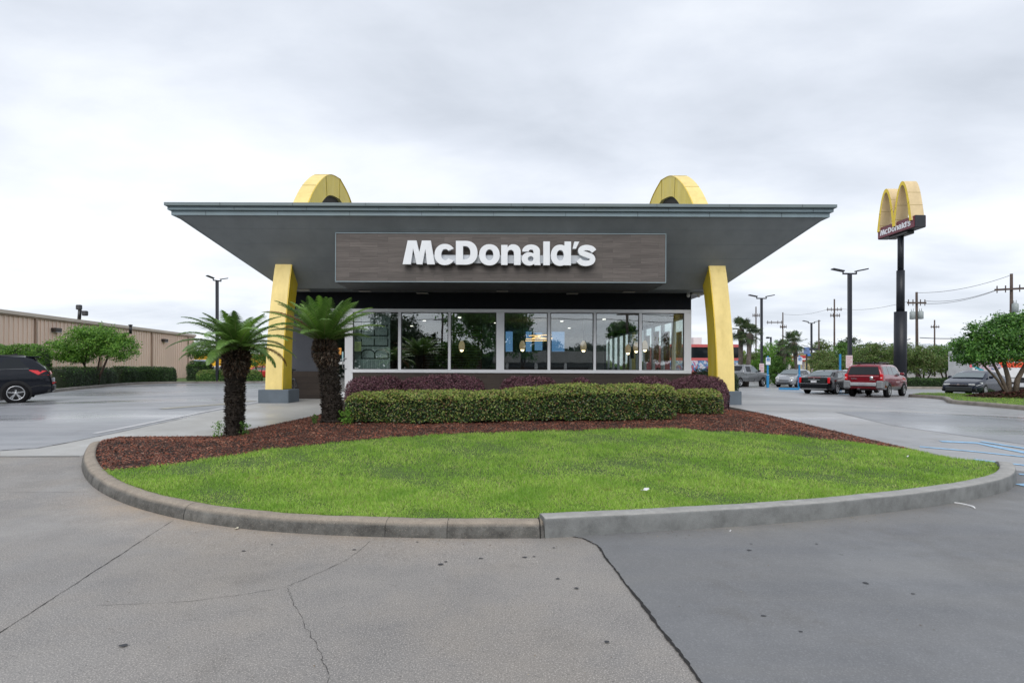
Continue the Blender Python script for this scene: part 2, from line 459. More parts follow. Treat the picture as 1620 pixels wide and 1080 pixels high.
def zi(x, y):
    w = sstep(0, 1.3, np.minimum(dist_line(backL[:6], x, y), dist_line(backR, x, y)))
    b = .02*np.sin(np.asarray(x)*1.3+.5)*np.sin(np.asarray(y)*1.1)+.008*np.sin(np.asarray(x)*5.1)*np.cos(np.asarray(y)*4.3)
    return zg(x, y)+.012+w*(.11+b)
# lawn: part of the bed in front of a line
lawnline = [gpt(px, py, zi) for px, py in [(172, 744), (240, 737.5), (330, 725.5), (420, 712), (520, 700.5), (640, 690.5), (760, 685), (860, 681), (1000, 678.5), (1100, 679.5), (1200, 685), (1300, 695), (1400, 706), (1470, 716), (1520, 727)]]
lawnline = smoothline(lawnline, .15)
lawnpoly = lawnline+[(9.5, 6.0), (9.0, 3.0), (-8, 3.0), (-8.0, 8.5)]
bed_front = lawnline
props(sheet('planting_bed_soil', bedpoly, lambda x, y: zi(x, y)-.07*sstep(0, .25, dist_line(bed_front, x, y))*inpoly(lawnpoly, x, y), -.006, M['soil'], .22), kind='structure')

# kerbs
def sweep(L, prof, jit=0.0, joints=(), tap=None):
    """prof: (distance inward, height) ; L outer foot line"""
    mb = MB(); n = len(prof); V = []
    r = random.Random(3)
    for i, p in enumerate(L):
        a = Vector(L[max(i-1, 0)]); b = Vector(L[min(i+1, len(L)-1)]); t = (b-a).normalized()
        e = min(1, (i)/14, (len(L)-1-i)/14) if jit < 0 else 1
        for d, h in prof:
            q = (p[0]-t.y*d, p[1]+t.x*d); w = (math.sin(i*.9)*.25+math.sin(i*.37+h*30)*.5+r.uniform(-.5, .5))*abs(jit)
            kf = tap(i/(len(L)-1)) if tap and h > 0 else 1
            V.append((q[0], q[1], float(zg(*q))+h*kf+w*(h > .02)))
    Fs = [(i*n+k, i*n+k+1, (i+1)*n+k+1, (i+1)*n+k) for i in range(len(L)-1) for k in range(n-1)]
    mb.add(V, Fs, True)
    mb.f.append([k for k in range(n)]); mb.sm.append(False); mb.mi.append(0)
    b = (len(L)-1)*n; mb.f.append([b+k for k in range(n)][::-1]); mb.sm.append(False); mb.mi.append(0)
    return mb
PL = [(0, -.05), (0, .0), (.006, .045), (.016, .085), (.034, .118), (.06, .135), (.10, .142), (.14, .143), (.17, .137), (.175, -.05)]
PR = [(0, -.05), (0, .0), (.004, .15), (.010, .168), (.022, .177), (.06, .18), (.12, .182), (.16, .181), (.17, .172), (.175, -.05)]
kl = sweep(kerbL, PL, .004, tap=lambda f: float(.12+.88*sstep(0, .085, f))).build('kerb', M['kerb_old'])
props(kl, 'worn rounded pebbly kerb round the left half of the planted island', 'kerb')
k0 = KR[0]
krl = [p for p in kerbR]; krl[0] = (krl[0][0]+.006, krl[0][1])
kr = sweep(krl, PR, .0025, tap=lambda f: float(1-.9*sstep(.84, .95, f))).build('kerb', M['kerb_new'])
props(kr, 'smoother square grey kerb round the right half of the planted island', 'kerb')
# open joints across the kerb: dark slots standing a few mm proud of the kerb profile
def kerb_joint(L, prof, pxs, par, w=.007):
    arr = [(abs(F*p[0]/p[1]+CX-px), i) for px in [pxs] for i, p in enumerate(L) if p[1] < 8.5]
    i = min(arr)[1]; p = L[i]; a = Vector(L[max(i-1, 0)]); b = Vector(L[min(i+1, len(L)-1)]); t = (b-a).normalized()
    V = []; n = len(prof)
    for s in (-1, 1):
        for k, (d, h) in enumerate(prof):
            dd = d-(.004 if k < 5 else 0); hh = h+(.003 if k > 2 else 0)
            wv = w*(.6+.8*rnd.random())
            q = (p[0]-t.y*dd+t.x*s*wv/2, p[1]+t.x*dd+t.y*s*wv/2); V.append((q[0], q[1], float(zg(*q))+hh))
    mb = MB(); mb.add(V, [(k, k+1, n+k+1, n+k) for k in range(n-1)])
    props(mb.build('kerb_joint', M['crack'], par))
    return
for px in (157, 288, 605, 708): kerb_joint(kerbL, PL, px, kl, .006 if px < 400 else .0035)
kerb_joint(kerbL, PL, 858, kl, .012)

# paved areas
jl = [gpt(*p) for p in [(905, 849), (921, 851), (945, 862), (962, 888), (1000, 937), (1060, 1015), (1118, 1090)]]
e = jl[-1]; d = Vector(jl[-1])-Vector(jl[-2]); jl.append((e[0]+d.x*8, e[1]+d.y*8))
ksub = [p for p in kerbR if p[1] < 8.6 and p[0] > .8][:int(len(kerbR))]
kk = [kerbR[i] for i in range(0, len(kerbR), 5)]
imax = max(range(len(kk)), key=lambda i: kk[i][0])
kk = [ (p[0], p[1]+.06) for p in kk[:imax+1] if p[0] > jl[0][0]+.1]
road = jl[::-1]+kk+[(8.0, 7.1), (30, 8.3), (30, -6), (2, -6)]
road = [p for p in road]
props(sheet('road', road, zg, .004, M['smoothcon'], .5), kind='structure')
kout = [p for p in kerbL if p[1] > 7.55 and p[0] < -6]
apron = [gpt(*p) for p in [(-700, 724), (-200, 723), (0, 722.5), (60, 722.5), (128, 722)]]+[gpt(150, 705), gpt(187, 691.5)]+backL[1:]+[(-4.7, 19.0), (-7.2, 19.0), (-9.5, 30), (-14, 30)]+[gpt(*p) for p in [(415, 636), (360, 646.5), (200, 681.5), (60, 709.5), (0, 713.5), (-200, 726 - 8), (-700, 723)]]
apron = [gpt(*p) for p in [(0, 722.5), (60, 722.5), (128, 722)]]+[(gpt(145, 705)[0]+.15, gpt(145, 705)[1]), gpt(187, 691.5)]+backL[1:]+[(-4.7, 19.0), (-7.6, 19.0)]+[gpt(*p) for p in [(405, 639), (360, 646.5), (200, 681.5), (60, 709.5), (0, 713.5)]]
props(sheet('sidewalk', apron, zg, .004, M['walk'], .4), kind='structure')
lane = [gpt(*p) for p in [(0, 713.5), (60, 709.5), (200, 681.5), (360, 646.5), (405, 639)]]+[(-7.7, 19.2), (-8.2, 70), (-21, 70), (-23, 52)]+[gpt(*p) for p in [(270, 606), (160, 613), (85, 621)]]+[(-27, 22), (-29, 8), (-14, 7)]
props(sheet('road', lane, zg, .006, M['lane'], .6), kind='structure')
kmax = max(range(len(kerbR)), key=lambda i: kerbR[i][0])
kback = [(p[0]-.04, p[1]) for p in kerbR[kmax:len(kerbR)-1:4]]
lotp = [gpt(1500, 722.5), gpt(1440, 709.5), gpt(1300, 676.5), (backR[1][0]+.02, backR[1][1]), (6.13, 18.9), (6.13, 19.0), (6.42, 19.03), (6.42, 75), (75, 75), (75, 9.5), (30, 8.32), (8.0, 7.13)]+kback
props(sheet('parking_lot', lotp, zg, .004, M['lot'], .8), kind='structure')
wl = [gpt(*p) for p in [(1322, 652), (1400, 651), (1500, 655), (1620, 660), (1720, 664), (1900, 735), (1720, 716), (1620, 703), (1500, 686), (1410, 673)]]
props(sheet('lane_patch', wl, zg, .008, M['wetlane'], .5), kind='structure')
# strips of silt washed up against the kerb foot
def siltstrip(L, w, dz, mat, keep):
    L2 = [p for p in L if keep(p)]
    inn_ = offset_line(L2, .05); rows = [offset_line(L2, -w*f) for f in (0, .12, .25, .4, .6, .8, 1)]
    rows = [inn_]+rows; V = []; A_ = []
    for j, r_ in enumerate(rows):
        f = max(0, (j-1)/(len(rows)-2))
        for i, q in enumerate(r_):
            V.append((q[0], q[1], float(zg(*q))+(dz if j < len(rows)-1 and 2 < i < len(r_)-3 else dz-.0035))); A_.append(max(0, 1-f)**1.3*(.75+.25*math.sin(i*.07))*min(1, i/22, (len(r_)-1-i)/22))
    n = len(L2); Q = [(j*n+i, j*n+i+1, (j+1)*n+i+1, (j+1)*n+i) for j in range(len(rows)-1) for i in range(n-1)]
    o = npmesh('pavement', np.array(V), np.array(Q), mat, smooth=True)
    at = o.data.attributes.new('dirt', 'FLOAT', 'POINT'); at.data.foreach_set('value', np.array(A_, np.float32))
    return props(o, kind='structure')
siltstrip(kerbL[20:], .75, .0025, M['aggregate'], lambda p: p[1] < 7.2)
siltstrip(kerbR[8:], .62, .0062, M['smoothcon'], lambda p: p[1] < 7.3 and p[0] > .6)
# painted lines, joints and cracks
def lines(name, segs, w, dz, mat, hf=zg):
    mb = MB()
    for s in segs:
        P = s if isinstance(s[0], Vector) else [Vector(gpt(*p)) for p in s]
        ribbon(densify([tuple(p) for p in P], .3, False), w, hf, dz, mb)
    return props(mb.build(name, mat), kind='structure')
lines('road_marking', [[(1488, 698.5), (1545, 701), (1660, 724)]], .16, .011, M['bluepaint'])
lines('road_marking', [[(1552, 699), (1700, 722)]], .12, .014, M['bluepaint'])
lines('road_marking', [[(1455, 707), (1540, 714.5), (1660, 727)]], .10, .011, M['bluepaint'])
lines('road_marking', [[(1540, 727), (1660, 741)]], .09, .011, M['bluepaint'])
lines('road_marking', [[(1612, 750.5), (1700, 758)]], .09, .011, M['bluepaint'])
lines('road_marking', [[(1612, 766), (1700, 785)]], .16, .012, M['bluepaint'])
lines('road_marking', [[(1232, 618), (1345, 624)]], .35, .012, M['bluepaint'])
lines('road_marking', [[(255, 647), (350, 640), (400, 634)]], .3, .012, M['yellowline'])
lines('lane_edge', [[(150, 686), (200, 676.5), (290, 658.5), (360, 644.5), (404, 637)]], .14, .012, M['whiteline'])
mb = MB()
def pl(pts): return [Vector(gpt(*p)) for p in pts]
J = pl([(905, 849.5), (921, 851.5), (945, 863), (962, 888), (1000, 937), (1060, 1015), (1125, 1100)])
for a, b, w in ((J[0], J[1], .006), (J[1], J[2], .01), (J[2], J[3], .016), (J[3], J[4], .014), (J[4], J[5], .02), (J[5], J[6], .016)):
    ribbon(wob(a, b, 24, .0035, 5), w, zg, .007, mb, .5)
A, B = pl([(274, 823), (-60, 1040)]); ribbon(wob(A, B, 60, .004, 9), .0055, zg, .003, mb, .6)
C = pl([(585, 856), (550, 885), (480, 917), (450, 929), (400, 938), (300, 951), (150, 958)])
for i in range(len(C)-1): ribbon(wob(C[i], C[i+1], 14, .006, 20+i), .0035 if i < 3 else .002, zg, .003, mb, .7)
C = pl([(455, 930), (463, 950), (480, 985), (500, 1015), (518, 1060), (530, 1100)])
for i in range(len(C)-1): ribbon(wob(C[i], C[i+1], 14, .009, 40+i), .0022, zg, .003, mb, .7)
C = pl([(0, 713), (60, 709), (110, 700), (200, 681.3), (300, 660)])
for i in range(len(C)-1): ribbon(wob(C[i], C[i+1], 14, .008, 60+i), .02 if i < 2 else .012, zg, .011, mb, .6)
C = pl([(-20, 722.4), (126, 722)]); ribbon(wob(C[0], C[1], 10, .002, 3), .02, zg, .012, mb, .3)
C = pl([(0, 779), (140, 778)]); ribbon(wob(C[0], C[1], 20, .003, 3), .004, zg, .003, mb, .5)
props(mb.build('pavement_cracks', M['crack']), 'dark joints and cracks running across the concrete pavement', 'crack', kind='stuff')

# ---------------------------------------------------------------- scatter helpers
rs = np.random.RandomState(11)
def quads(P, T, B, shape='diamond'):
    """P centre, T half-length vector, B half-width vector"""
    n = len(P)
    if shape == 'diamond': V = np.stack([P-T, P+B, P+T, P-B], 1)
    else: V = np.stack([P-T-B, P-T+B, P+T+B, P+T-B], 1)
    return V.reshape(-1, 3), np.arange(n*4).reshape(-1, 4)
def unit(v): return v/np.maximum(np.linalg.norm(v, axis=1, keepdims=True), 1e-9)
def leafcloud(P, Nn, size, aspect=.5, jit=.8, drop=0.0, szv=.4):
    n = len(P)
    N2 = unit(Nn+rs.normal(0, jit, (n, 3)))
    T = unit(np.cross(N2, rs.normal(0, 1, (n, 3)))); T[:, 2] -= drop; T = unit(T)
    B = unit(np.cross(N2, T))
    s = size*(1+szv*rs.uniform(-1, 1, (n, 1)))
    return quads(P, T*s/2, B*s*aspect/2)

# lawn blades
def sample_poly(poly, n, extra=None):
    xs = [p[0] for p in poly]; ys = [p[1] for p in poly]; out = []
    tot = 0
    while tot < n:
        x = rs.uniform(min(xs), max(xs), n*2); y = rs.uniform(min(ys), max(ys), n*2)
        m = inpoly(poly, x, y)
        if extra is not None: m &= extra(x, y)
        out.append(np.stack([x[m], y[m]], 1)); tot += m.sum()
    return np.concatenate(out)[:n]
def blades(S, hmin, hmax, w, hf=zi, lean=.5):
    nz_ = np.sin(S[:, 0]*2.3+1.3*np.sin(S[:, 1]*1.9))+np.sin(S[:, 1]*3.1+1.7*np.sin(S[:, 0]*1.3+2))+.7*np.sin(S[:, 0]*7.1+S[:, 1]*5.3)
    keep = rs.uniform(-1.2, 3.5, len(S)) < nz_+3.0
    S = S[keep]; nz_ = nz_[keep]
    n = len(S); z = hf(S[:, 0], S[:, 1])
    P = np.stack([S[:, 0], S[:, 1], z-.012], 1)
    L = rs.uniform(hmin, hmax, (n, 1))*(1+.16*nz_[:, None])
    a = rs.uniform(0, 2*PI, n); ln = rs.uniform(.1, lean, n)*1.3
    D = np.stack([np.cos(a)*ln, np.sin(a)*ln, np.ones(n)], 1); D = unit(D)
    b = rs.uniform(0, 2*PI, n); Bv = np.stack([np.cos(b), np.sin(b), np.zeros(n)], 1)*w/2
    mid = P+D*L*.55; D2 = D.copy(); D2[:, :2] *= 2.2; D2 = unit(D2); tip = mid+D2*L*.5
    V = np.stack([P-Bv, P+Bv, mid+Bv*.9, mid-Bv*.9, tip], 1).reshape(-1, 3)
    i = np.arange(n)*5
    tri = np.concatenate([np.stack([i, i+1, i+2], 1), np.stack([i, i+2, i+3], 1), np.stack([i+3, i+2, i+4], 1)])
    return V, tri
class _Lawn: pass
def inlawn(x, y): return inpoly(lawnpoly, x, y)
props(sheet('lawn_soil', [p for p in bedpoly], lambda x, y: np.where(inpoly(lawnpoly, x, y), zi(x, y), zi(x, y)-.05), -.006, M['turf'], .16), kind='structure')
S = sample_poly(bedpoly, 150000, inlawn)
V1, T1 = blades(S, .030, .062, .0065, lean=1.1)
# denser and finer along the front where the lawn comes closest
S2 = sample_poly(bedpoly, 130000, lambda x, y: inlawn(x, y) & (y < 7.2) & (rs.uniform(0, 1, x.shape) < 1-.5*sstep(5.5, 7.2, y)))
V2, T2 = blades(S2, .022, .05, .0048, lean=1.3)
# ragged growth leaning over the kerb, and coarser tufts
ed = [p for p in inL[14:]+inR[:-8]]
E = np.array([ed[k] for k in rs.randint(0, len(ed), 5200)])+rs.normal(0, .018, (5200, 2))+np.array([0, .012])
E = E[inpoly(lawnpoly, E[:, 0], E[:, 1])]
V3, T3 = blades(E, .03, .075, .005, lean=2.2)
tc_ = sample_poly(bedpoly, 260, inlawn); E = np.repeat(tc_, 26, 0)+rs.normal(0, .035, (260*26, 2)); E = E[inpoly(lawnpoly, E[:, 0], E[:, 1]) & inpoly(bedpoly, E[:, 0], E[:, 1])]
V4, T4 = blades(E, .05, .085, .007, lean=1.2)
V1, T1 = np.concatenate([V1, V3, V4]), np.concatenate([T1, T3+len(V1), T4+len(V1)+len(V3)])
npmesh('lawn', np.concatenate([V1, V2]), np.concatenate([T1, T2+len(V1)]), M['grass'], k=3)
props(bpy.data.objects['lawn'], 'short bright green lawn inside the kerb of the island', 'grass', kind='stuff')
# bark mulch
S = sample_poly(bedpoly, 170000, lambda x, y: ~inlawn(x, y+rs.normal(0, .05, x.shape)) & (y < 14.5+.0*x))
def chips(S, hf, smin, smax, zj=.012):
    n = len(S); z = hf(S[:, 0], S[:, 1])+rs.uniform(-.008, zj, n)
    P = np.stack([S[:, 0], S[:, 1], z], 1)
    a = rs.uniform(0, 2*PI, n); L = rs.uniform(smin, smax, (n, 1))*rs.uniform(.5, 1, (n, 1))
    T = np.stack([np.cos(a), np.sin(a), rs.normal(0, .25, n)], 1)*L/2
    Nn = unit(np.stack([rs.normal(0, .4, n), rs.normal(0, .4, n), np.ones(n)], 1))
    B = unit(np.cross(Nn, T))*L*rs.uniform(.12, .32, (n, 1))
    return quads(P, T, B, 'rect')
V, Q = chips(S, zi, .010, .036)
props(npmesh('bark_mulch', V, Q, M['mulch']), 'red brown bark mulch spread behind the lawn and under the hedge', 'mulch', kind='stuff')
# ---------------------------------------------------------------- materials of the restaurant
def woodtile(name, dark, light, bw, bh, mortar=(.05, .045, .04), axes='XZ'):
    t = NT(name); p = t.pos('World')
    sx = t.N('SeparateXYZ'); t.L(p, sx.inputs[0]); cb = t.N('CombineXYZ')
    t.L(sx.outputs['X' if axes[0] == 'X' else 'Y'], cb.inputs[0]); t.L(sx.outputs['Z'], cb.inputs[1])
    br = t.N('TexBrick'); br.offset = .37; br.offset_frequency = 2
    br.inputs['Scale'].default_value = 1; br.inputs['Brick Width'].default_value = bw; br.inputs['Row Height'].default_value = bh
    br.inputs['Mortar Size'].default_value = .003; br.inputs['Mortar Smooth'].default_value = .3
    br.inputs['Color1'].default_value = (0, 0, 0, 1); br.inputs['Color2'].default_value = (1, 1, 1, 1); br.inputs['Bias'].default_value = 0
    t.L(cb.outputs[0], br.inputs['Vector'])
    sep = t.N('SeparateColor'); t.L(br.outputs['Color'], sep.inputs[0])
    # grain stretched along the plank, shifted from plank to plank
    ad = t.N('VectorMath', operation='ADD'); t.L(cb.outputs[0], ad.inputs[0])
    c2 = t.N('CombineXYZ'); t.L(t.math('MULTIPLY', sep.outputs[0], 13.0), c2.inputs[0]); t.L(t.math('MULTIPLY', sep.outputs[0], 7.0), c2.inputs[1]); t.L(c2.outputs[0], ad.inputs[1])
    g = t.noise(t.mapping(ad.outputs[0], (1.6, 34, 1)), 1, 6, .65, dist=.6)
    g2 = t.noise(t.mapping(ad.outputs[0], (.8, 9, 1)), 1, 4, .6, dist=1.2)
    c = t.ramp(g, [(.28, dark), (.5, tuple((a+b)/2 for a, b in zip(dark, light))), (.72, light)])
    c = t.mix(.45, c, t.ramp(g2, [(.3, dark), (.7, light)]))
    c = t.mix(.75, c, t.mix(sep.outputs[0], (.80, .80, .80), (1.14, 1.14, 1.14)), 'MULTIPLY')
    c = t.mix(br.outputs['Fac'], c, mortar)
    return t.done(t.bsdf(c, .55, bump=t.math('SUBTRACT', g, br.outputs['Fac']), bstr=.15, bdist=.004, spec=.35))
M['signwood'] = woodtile('grey brown wood look tile', (.070, .060, .055), (.16, .138, .127), .82, .148, mortar=(.075, .065, .06))
M['basewood'] = woodtile('dark brown wood look tile', (.03, .022, .018), (.062, .046, .037), 1.2, .2, mortar=(.012, .01, .009))
def stained(name, col, stain, amt=.4, rough=.45, sc=(3, 3, .35), metal=0.0, seam=None, spec=.4):
    t = NT(name); p = t.pos('World')
    n = t.noise(p, 1.5, 5, .6)
    c = t.ramp(n, [(.3, tuple(x*.9 for x in col)), (.7, tuple(min(1, x*1.08) for x in col))])
    d = t.noise(t.mapping(p, sc), 2.0, 6, .65)
    c = t.mix(t.ramp(d, [(.48, 0.0), (.74, amt)]), c, stain)
    sp = t.noise(p, 22, 3, .6)
    c = t.mix(t.ramp(sp, [(.70, 0.0), (.76, .5*amt)]), c, tuple(x*.5 for x in stain))
    return t.done(t.bsdf(c, rough, metal, bump=t.noise(p, 3.5, 4), bstr=.08, bdist=.02, spec=spec))
M['soffit'] = stained('slate grey soffit panels', (.215, .237, .25), (.165, .18, .19), .4, .45, (1, 1, 1))
M['fascia'] = stained('blue grey painted fascia metal', (.25, .325, .36), (.27, .32, .30), .45, .4, (.3, 3, 3))
M['fascia_top'] = stained('weathered fascia cap', (.16, .20, .215), (.24, .28, .25), .7, .5, (.25, 3, 8))
M['yellow'] = stained('yellow painted metal', (.80, .58, .07), (.62, .46, .08), .3, .38, (2, 2, .4))
M['yellow_pale'] = stained('sun bleached yellow metal', (.85, .67, .26), (.60, .45, .15), .5, .5, (2, 2, .4))
M['yellow_deep'] = stained('bright yellow panel', (.74, .55, .012), (.80, .66, .20), .5, .42, (1.5, 1.5, .3))
M['band'] = plain('near black fascia band', (.012, .014, .018), .75, var=.1, spec=.15)
M['stucco'] = plain('dark grey stucco', (.075, .08, .095), .8, var=.06, bump=.3, bscale=90)
M['block'] = plain('slate grey painted base', (.10, .125, .15), .6, var=.14, scale=2.5, bump=.12, bscale=60)
M['alu'] = plain('clear anodised aluminium', (.72, .735, .76), .35, .15, var=.04, scale=1.5)
M['letter'] = plain('white acrylic letter face', (.80, .82, .85), .3, var=.03)
M['raceway'] = plain('pale grey raceway', (.50, .53, .57), .4, var=.05)
M['black'] = plain('black trim', (.008, .008, .009), .35, var=.05)
M['white'] = plain('white paint', (.72, .72, .72), .45, var=.05)
M['dark_int'] = plain('dark interior wall', (.07, .068, .065), .7)
M['wall_int'] = plain('grey interior wall', (.22, .22, .21), .7)
M['floor_int'] = plain('interior tile floor', (.16, .14, .125), .3, var=.2)
M['ceil_int'] = plain('interior ceiling', (.36, .36, .35), .8)
M['steel'] = plain('brushed steel', (.45, .45, .46), .3, .9, var=.1)
def glassmat(name, tint, refl, fm=1.0, rough=0.0):
    t = NT(name)
    tr = t.N('BsdfTransparent'); tr.inputs['Color'].default_value = tint+(1,)
    g = t.N('BsdfGlossy'); g.inputs['Roughness'].default_value = rough; g.inputs['Color'].default_value = (1, 1, 1, 1)
    # panes are never perfectly flat
    n = t.noise(t.pos('World'), .8, 2, .5); bp = t.N('Bump'); bp.inputs['Strength'].default_value = .06; bp.inputs['Distance'].default_value = .02
    t.L(n, bp.inputs['Height']); t.L(bp.outputs['Normal'], g.inputs['Normal'])
    f = t.N('Fresnel'); f.inputs['IOR'].default_value = 1.5
    a = t.math('MINIMUM', t.math('ADD', t.math('MULTIPLY', f.outputs[0], fm), refl), 1.0)
    m = t.N('MixShader'); t.L(a, m.inputs[0]); t.L(tr.outputs[0], m.inputs[1]); t.L(g.outputs[0], m.inputs[2])
    return t.done(m.outputs[0])
M['glass'] = glassmat('window glass', (.90, .95, .95), .14, 1.0)
M['glass2'] = glassmat('side window glass', (.96, 1, .98), .0, .3)
def emit(name, col, s):
    t = NT(name); e = t.N('Emission'); e.inputs['Color'].default_value = col+(1,); e.inputs['Strength'].default_value = s
    return t.done(e.outputs[0])
M['bulb'] = emit('lit bulb', (1, .78, .45), 5.5)
M['ledbar'] = emit('lit amber bar', (1, .60, .22), 1.7)
M['downlight'] = emit('lit ceiling panel', (1, .93, .8), 2.2)
M['menu'] = emit('lit blue menu screen', (.16, .34, .62), .55)

# ---------------------------------------------------------------- restaurant
WY = 19.05; ZW = 4.04; ZT = 3.49; ZS = 1.385; ZG = .35
s_ = WY/F
def wx(px): return (px-CX)*s_
XL, XR = -7.08, wx(1093)
R = thing('restaurant_building', 'long low glass fronted restaurant with flared slate grey canopy and two yellow arches', 'restaurant', (0, WY, .48))
# walls
m = MB(); m.box(XL, XR, WY-.01, WY+.2, ZT, ZW+.02)
m.build('upper_band', M['band'], R)
m = MB(); m.box(XL, wx(523), WY+.0, WY+.2, ZS+.004, ZT-.002); m.box(XL, XL+.2, WY+.2, WY+22, ZG, ZT)
m.build('wall', M['stucco'], R)
m = MB(); m.box(XL-.01, wx(526)-.02, WY-.03, WY+.17, ZG, ZS); m.box(wx(556), XR+.01, WY-.03, WY+.17, ZG, ZS-.03)
m.build('wainscot', M['basewood'], R)
# side wall on the right: low wall, header and corner post
m = MB(); m.box(XR-.2, XR, WY+.18, WY+15, ZG, ZS-.1); m.build('side_wall', M['basewood'], R)
m = MB(); m.box(XR-.2, XR-.01, WY+.21, WY+15, 3.30, ZW); m.build('side_band', M['band'], R)
m = MB(); m.box(XL+.2, XR-.2, WY+14.8, WY+15, ZG, ZW); m.build('back_wall', M['wall_int'], R)
m = MB(); m.box(XL+.02, XR-.02, WY+15.02, WY+25, ZG, ZW-.02); m.build('kitchen_block', M['stucco'], R)
# floor, ceiling
m = MB(); m.box(XL+.2, XR-.2, WY+.2, WY+14.8, ZG, .50); m.build('floor_slab', M['floor_int'], R)
m = MB(); m.box(XL+.2, XR-.2, WY+.21, WY+14.8, 3.52, 3.6); m.build('ceiling', M['ceil_int'], R)
# front windows
edges = [(558.5, 630), (634.5, 709), (713, 785), (797.5, 866), (870.5, 938.5), (942.5, 1010.5), (1015, 1081.5)]
zb, zt_ = 1.5-1.2*s_*1, 1.5+89.5*s_
zb = 1.5-(584.6-CY)*s_; zt_ = 1.5+(CY-494.5)*s_
m = MB()
m.bbox(wx(551.5), XR-.002, WY-.05, WY+.07, zt_, ZT-.003, .006)
m.bbox(wx(556), XR-.002, WY-.07, WY+.07, ZS-.03, zb, .006)
xs = [558.5]+[v for e in edges for v in e][1:]
m.bbox(wx(551), wx(558.5), WY-.045, WY+.06, ZG+.1, zt_-.001, .005)
for (a, b), (c, d) in zip(edges[:-1], edges[1:]):
    m.bbox(wx(b), wx(c), WY-.045, WY+.06, zb+.001, zt_-.001, .005)
m.bbox(wx(1081.5), XR-.004, WY-.048, WY+.06, zb+.001, zt_-.001, .005)
wf = m.build('window_frame', M['alu'], R)
# thin dark gaskets round each pane
for a, b in edges:
    m = MB(); A, B = wx(a)+.001, wx(b)-.001; g = .022
    m.box(A, A+g, WY-.005, WY+.03, zb+.002, zt_-.002); m.box(B-g, B, WY-.005, WY+.03, zb+.002, zt_-.002)
    m.box(A+g, B-g, WY-.005, WY+.03, zb+.002, zb+g); m.box(A+g, B-g, WY-.005, WY+.03, zt_-g, zt_-.002)
    w = m.build('window', M['black'], R)
    m = MB(); m.box(A+g, B-g, WY+.008, WY+.016, zb+g, zt_-g); m.build('pane', M['glass'], w)
# side windows on the right wall
y = WY+.25
k = 0
while y < WY+14:
    m = MB(); y1 = y+1.25
    m.box(XR-.14, XR-.06, y, y+.09, ZS-.1, 3.30); m.box(XR-.14, XR-.06, y1-.05, y1, ZS-.1, 3.30)
    m.box(XR-.14, XR-.06, y+.09, y1-.05, ZS-.1, ZS); m.box(XR-.14, XR-.06, y+.09, y1-.05, 3.22, 3.30)
    w = m.build('side_window', M['alu'], R)
    m = MB(); m.box(XR-.105, XR-.097, y+.09, y1-.05, ZS, 3.22); m.build('pane', M['glass2'], w)
    y = y1+.12; k += 1
# door
dx0, dx1 = wx(524), wx(551)-.003; dz1 = 1.5+(CY-516)*s_
m = MB()
m.bbox(dx0, dx0+.09, WY-.03, WY+.03, .52, dz1, .005); m.bbox(dx1-.11, dx1, WY-.03, WY+.03, .52, dz1, .005)
m.bbox(dx0+.09, dx1-.11, WY-.03, WY+.03, dz1-.1, dz1, .005); m.bbox(dx0+.09, dx1-.11, WY-.03, WY+.03, 1.62, 1.72, .005)
m.bbox(dx0+.09, dx1-.11, WY-.03, WY+.03, .52, .70, .005)
door = m.build('door', M['alu'], R)
m = MB(); m.box(dx0+.09, dx1-.11, WY, WY+.008, .70, 1.62); m.box(dx0+.09, dx1-.11, WY, WY+.008, 1.72, dz1-.1); m.build('door_glass', M['glass'], door)
m = MB(); hx = dx1-.16
m.tube([(dx1-.05, WY-.03, 1.48), (hx+.03, WY-.09, 1.48), (hx, WY-.10, 1.50), (hx, WY-.10, 1.80), (hx+.03, WY-.09, 1.82), (dx1-.05, WY-.03, 1.82)], .014); m.build('handle', M['steel'], door)
m = MB(); m.bbox(dx0-.02, dx1, WY-.04, WY+.04, dz1+.005, dz1+.07, .004); m.box(dx0, dx1, WY, WY+.008, dz1+.07, ZT-.07); m.bbox(dx0-.02, dx1, WY-.04, WY+.04, ZT-.07, ZT-.005, .004)
m.build('transom', M['alu'], R)
m = MB(); m.bbox(dx0-.075, dx0-.022, WY-.05, WY+.05, .5, ZT-.004, .004); m.build('door_jamb', M['alu'], R)
m = MB(); m.box(dx0+.16, dx0+.34, WY-.012, WY-.006, 1.95, 2.18); m.build('notice', plain('orange notice', (.75, .33, .06), .6), door)
m = MB(); m.box(dx0+.36, dx1-.16, WY-.012, WY-.006, 1.74, 2.05); m.build('notice', plain('pale blue notice', (.35, .55, .60), .6), door)

# canopy: three stepped fascia bands over an inverted hip
def slab(hw, y0, z0, z1, name, mat, par):
    mb = MB(); mb.bbox(-hw, hw, y0, 45, z0, z1, .006); return mb.build(name, mat, par)
roof = MB()
zF = 5.84
T = [(-9.2, 16.22), (9.2, 16.22), (9.35, 16.32), (9.35, 44), (-9.35, 44), (-9.35, 16.32)]
Bm = [(-6.94, 18.15), (6.94, 18.15), (6.95, 18.17), (6.95, 43), (-6.95, 43), (-6.95, 18.17)]
V = [(x, y, zF+.02) for x, y in T]+[(x, y, ZW) for x, y in Bm]
roof.add(V, [(0, 1, 2, 3, 4, 5), (11, 10, 9, 8, 7, 6)]+[(i, (i+1) % 6, 6+(i+1) % 6, 6+i) for i in range(6)])
cano = roof.build('canopy', M['soffit'], R)
slab(9.38, 16.20, 5.838, 5.965, 'fascia', M['fascia'], cano)
slab(9.44, 16.11, 5.967, 6.06, 'fascia', M['fascia'], cano)
slab(9.48, 16.01, 6.062, 6.152, 'fascia_cap', M['fascia_top'], cano)
